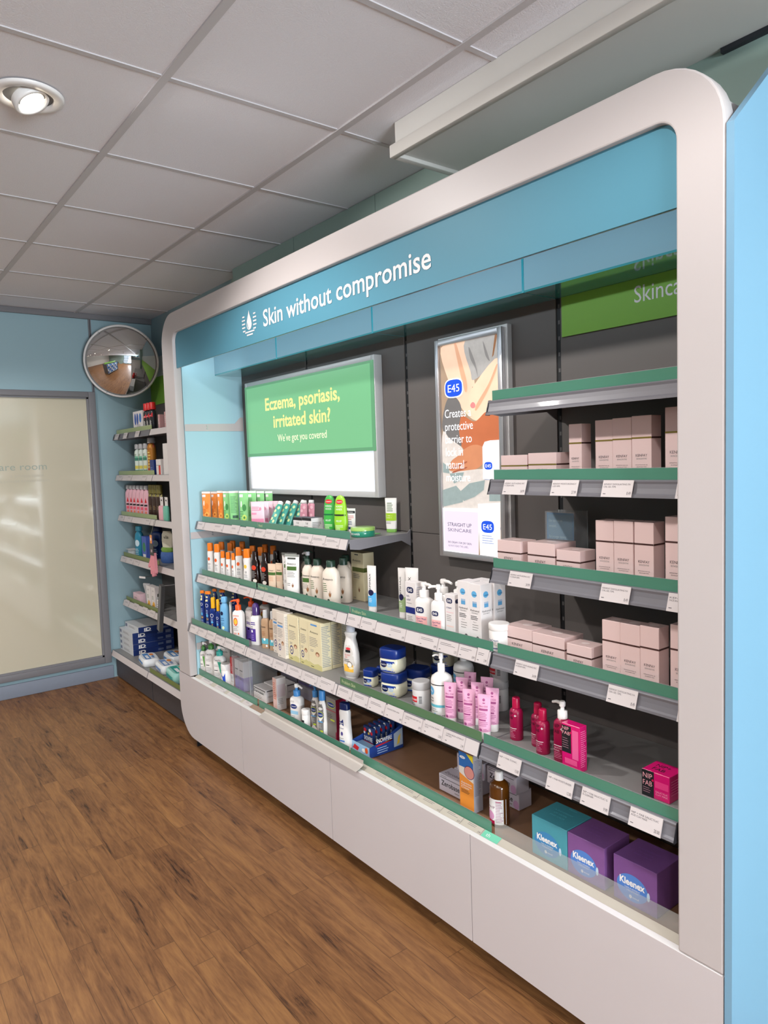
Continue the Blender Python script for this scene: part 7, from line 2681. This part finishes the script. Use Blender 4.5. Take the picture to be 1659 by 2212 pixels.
# exfoliating glove hanging on a loop from the rail
GLV = mat('pink_knit_glove', (232, 150, 160), .85, var=.06, bump=.6, scale=300)
t = thing('exfoliating_glove', 'pink knitted glove with a black card hanging before the fourth shelf rail', 'glove', (-4.545, 1.594, 1.205))
pts = [(-.025, -.205), (-.034, -.235), (-.052, -.262), (-.075, -.285), (-.087, -.300), (-.080, -.312), (-.066, -.306), (-.050, -.296), (-.047, -.318), (-.046, -.345), (-.038, -.352), (-.030, -.346), (-.028, -.322),
       (-.024, -.322), (-.024, -.356), (-.017, -.366), (-.008, -.360), (-.006, -.324), (-.002, -.324), (0, -.354), (.008, -.361), (.016, -.354), (.017, -.322), (.021, -.320), (.026, -.338), (.034, -.342), (.040, -.334),
       (.038, -.300), (.036, -.262), (.032, -.230), (.028, -.205)]
b = MB()
b.prism(pts, YP(-.009), YP(.009), GLV, False)
go = b.build('glove', t)
md = go.modifiers.new('round', 'BEVEL')
md.width = .006
md.segments = 3
md.limit_method = 'ANGLE'
md.angle_limit = math.radians(60)
b = MB()
b.box(-.034, .036, -.0115, -.0100, -.222, -.145, BLKP)
b.rect(YP(-.0119), -.012, .014, -.202, -.184, ink((180, 150, 160)))
b.build('black_card', t)
b = MB()
b.box(-.026, .012, -.0096, -.0082, -.150, -.090, mat('orange_tag', (226, 140, 60), .4, var=.04))
b.disc(YP(-.0100), -.007, -.118, .010, I_W)
b.build('orange_tag', t)
b = MB()
b.tube([(-.004, -.009, -.092), (-.002, .004, -.05), (0, .018, .002), (.002, .034, .0045)], .0012, mat('cord_grey', (120, 116, 110), .6, var=.05), 6)
b.build('loop', t)
# fifth: hair removal cartons, wire hooks, grey bar
def a_hair(c):
    def f(b, F, R, T, w, d, h):
        b.text(F, 'nad', 0, .80 * h, .09 * h, I_GY, 'c')
        b.disc(F, .1 * w, .22 * h, .3 * w, ink(c), .14 * h, 14)
        b.disc(F, -.2 * w, .12 * h, .2 * w, ink(c), .08 * h, 12)
        b.lines(F, -.3 * w, .2 * w, .6 * h, 3, .06 * h, .02 * h, I_G, 3)
    return f


carton(None, 'low_carton', 'low pink carton at the end wall side of the hair removal cartons', 'carton', mat('pale_rose_carton', (232, 196, 204), .4, var=.02), a_hair((220, 120, 150)), None, pos=(-5.15, 1.665, zt(4)), dims=(.145, .05, .072))
for i, x in enumerate((-4.905, -4.812)):
    carton(None, 'hair_removal_carton', 'upright white hair removal carton, %s' % ('the one on the low pink carton side', 'the one on the clear bottle side')[i], 'carton', WC, a_hair((240, 180, 70)), 'upright white hair removal cartons', pos=(x, 1.668, zt(4)), dims=(.075, .045, .156))
bottle(None, 'nail_brush_bottle', 'small clear bottle with black print beside the white hair removal cartons', 'bottle', P_REC, mat('smoke_clear_bottle', (150, 152, 154), .2, var=.04), BLKP, lambda b, S, w, h: b.lines(S, -.3 * w, .3 * w, .8 * h, 6, .11 * h, .06 * h, I_W, 3, 3), None, hb=.86, capw=.7, pos=(-4.70, 1.675, zt(4)), dims=(.05, .03, .125))
t = thing('razor_pack', 'grey curved razor pack on a wire hook above the low pink carton', 'pack', (-5.02, 1.70, zt(4) + .0005), .3)
b = MB()
b.se([(0, .012, .010, 2.2), (.05, .014, .010, 2.2), (.11, .022, .012, 2.2), (.135, .036, .013, 2.4), (.15, .04, .012, 2.4), (.156, .034, .009, 2.4)], PLASTG, 22)
b.build('handle', t)
b = MB()
b.tube([(0, .22, .20), (0, .04, .20), (0, -.03, .206)], .0022, ALU, 8)
b.box(-.035, .035, -.034, -.0325, .196, .210, PLAST)
b.build('wire_hook', t)
t = thing('grey_display_bar', 'long dark grey bar leaning out over the fifth shelf rail of the wall bay', 'display bar', (-4.40, 1.560, .512), 0)
b = MB()
P = [(-.020, 0), (.020, 0), (.036, .285), (-.006, .30)]
b.prism([(-.030, .012), (.012, 0), (.095, .30), (.055, .31)], YP(-.012), YP(.012), mat('dark_grey_bar', (84, 84, 86), .35, .3, var=.05))
b.prism([(-.004, .010), (.002, .008), (.080, .302), (.074, .304)], YP(-.0135), YP(-.0121), mat('grey_bar_line', (150, 150, 152), .35, .3, var=.05))
b.build('bar', t)
b = MB()
b.tube([(.072, .013, .30), (.072, .055, .297), (.06, .34, .297)], .003, ALU, 8)
b.build('hook', t)

# base: stack of navy boxes, wipes
NVB = mat('navy_pad_box', (20, 44, 104), .4, var=.03)
WEND = mat('white_pad_box_end', (206, 208, 210), .45, var=.02)


def padbox():
    b = MB()
    w, d, h = .292, .30, .0405
    b.box(-w / 2, w / 2, -d / 2, d / 2, 0, h, WEND, .001, 1)
    R = lambda u, v: (w / 2 + .0004, u, v)
    R1 = lambda u, v: (w / 2 + .0008, u, v)
    b.rect(R, -d / 2, d / 2, 0, h, ink((20, 44, 104)))
    b.text(R1, 'iD', -.085, .010, .022, I_W, 'c', fit=.05, bold=.04)
    b.rect(R1, -.112, -.058, .006, .009, I_W)
    b.rect(R1, .03, .07, .010, .024, ink((90, 104, 140)))
    b.rect(R1, .09, .13, .008, .030, ink((110, 120, 150)))
    F = lambda u, v: (u, -d / 2 - .0004, v)
    b.rect(F, -.136, -.10, .010, .032, ink((110, 116, 140)))
    b.lines(F, -.06, .10, .026, 2, .008, .003, I_GY, 3)
    return b


pb_ = None
for i in range(5):
    loc = (-5.212 + (.03 if i == 4 else .0015 * (i % 2)), 1.742 + (.035 if i == 4 else 0), .2093 + .0412 * i)
    lab = '%s navy and white pad box counted up from the base shelf of the wall bay' % ORD[i]
    if pb_ is None:
        pb_ = solo(padbox(), 'pad_box', lab, 'box', loc, 0, 'stack of navy pad boxes')
    else:
        dup(pb_, loc, lab)


def wipes(name, label, loc, w, d, h, m, c, rot, group, grp=True):
    b = MB()
    P = [(0, w * .46, d * .44, 5), (h * .12, w * .5, d * .5, 6), (h * .5, w * .505, d * .505, 6), (h * .86, w * .49, d * .48, 6), (h, w * .45, d * .42, 5)]
    b.se(P, m, 36, smooth=True)
    T = lambda u, v: (u, v, h + .0004)
    T2 = lambda u, v: (u, v, h + .0009)
    b.rect(T, -w * .40, w * .40, -d * .30, d * .02, ink(c))
    b.disc(T, -w * .18, d * .18, w * .14, ink((226, 140, 70)), d * .12, 16)
    b.rect(T2, -w * .12, w * .30, -d * .22, -d * .06, ink((236, 238, 242)))
    b.text(T2, 'wipes', w * .14, d * .12, .022, ink(c), 'c', fit=w * .34, bold=.02)
    F = surf(P)
    b.rect(F, -.36 * w, .36 * w, .35 * h, .62 * h, ink(c), 8)
    return solo(b, name, label, 'wipes pack', loc, rot, group)


WIP = mat('white_wipe_film', (226, 228, 230), .3, var=.04, bump=.4, scale=30)
WG = 'wet wipe packs on the base shelf'
wipes('wipes_pack', 'white and blue wipes pack in front of the navy pad boxes', (-4.80, 1.612, .2095), .20, .115, .052, WIP, (84, 140, 200), -.15, WG)
wipes('wipes_pack', 'white and blue wipes pack lying behind the front one, by the pad boxes', (-4.72, 1.765, .2095), .21, .12, .058, WIP, (84, 140, 200), -.1, WG)
wipes('wipes_pack', 'white wipes pack beside the front one, with an orange corner', (-4.54, 1.640, .2095), .20, .12, .058, WIP, (120, 150, 200), -.12, WG)
wipes('wipes_pack', 'white wipes pack with a teal wrapper, against the white frame', (-4.30, 1.630, .2095), .22, .13, .066, mat('teal_wipe_film', (150, 206, 196), .3, var=.08, bump=.4, scale=30), (60, 160, 150), -.12, WG)
wipes('wipes_pack', 'white and blue wipes pack at the very back by the white frame', (-4.47, 1.80, .2095), .20, .12, .085, WIP, (84, 140, 200), -.1, WG)

# hanging clip strip beside the frame
b = MB()
b.box(-.012, .012, 0, .002, -.46, 0, BLKP)
for i in range(8):
    b.box(-.016, .016, -.010, -.0002, -.04 - .055 * i, -.028 - .055 * i, PLASTG)
solo(b, 'clip_strip', 'black hanging clip strip in front of the wall bay, next to the white frame', 'clip strip', (-4.135, 1.606, 1.36))

# ================================================================== the shop behind the camera, seen in the mirror
t = thing('gondola', 'free standing double sided gondola in the middle of the shop, seen in the mirror', 'gondola', (-1.5, -2.0, 0))
b = MB()
b.box(-1.2, 1.2, -.45, .45, 0, .15, PLINTH)
b.build('base', t)
b = MB()
b.box(-1.2, 1.2, -.02, .02, .15, 1.35, BACKP)
b.box(-1.22, -1.2, -.45, .45, .0, 1.35, mat('grey_end_panel', (96, 90, 90), .5, var=.02))
b.box(1.2, 1.22, -.45, .45, .0, 1.35, mat('grey_end_panel', (96, 90, 90), .5, var=.02))
b.build('back_panel', t)
for z in (.18, .48, .78, 1.08):
    b = MB()
    b.box(-1.19, 1.19, .021, .43, z - .02, z, DECK)
    b.box(-1.19, 1.19, .43, .436, z - .03, z + .012, PAPER)
    b.build('shelf', t)
b = MB()
b.box(-1.2, 1.2, -.03, .03, 1.3505, 1.55, SIGNG)
b.build('green_header', t)
bx = None
cols = [((70, 110, 180), 'blue'), ((220, 224, 230), 'white'), ((90, 150, 210), 'sky blue')]
for j, z in enumerate((.18, .48, .78, 1.08)):
    for i in range(9):
        c, n_ = cols[(i + j) % 3]
        lab = '%s carton, %s along shelf %s up of the gondola' % (n_, ORD[i], ('one', 'two', 'three', 'four')[j])
        carton(None, 'stock_carton', lab, 'carton', mat('stock_%s' % n_.replace(' ', '_'), c, .45, var=.03), None, 'cartons on the gondola', pos=(-2.55 + .26 * i, -1.83, z + .0005), dims=(.19, .20, .20))
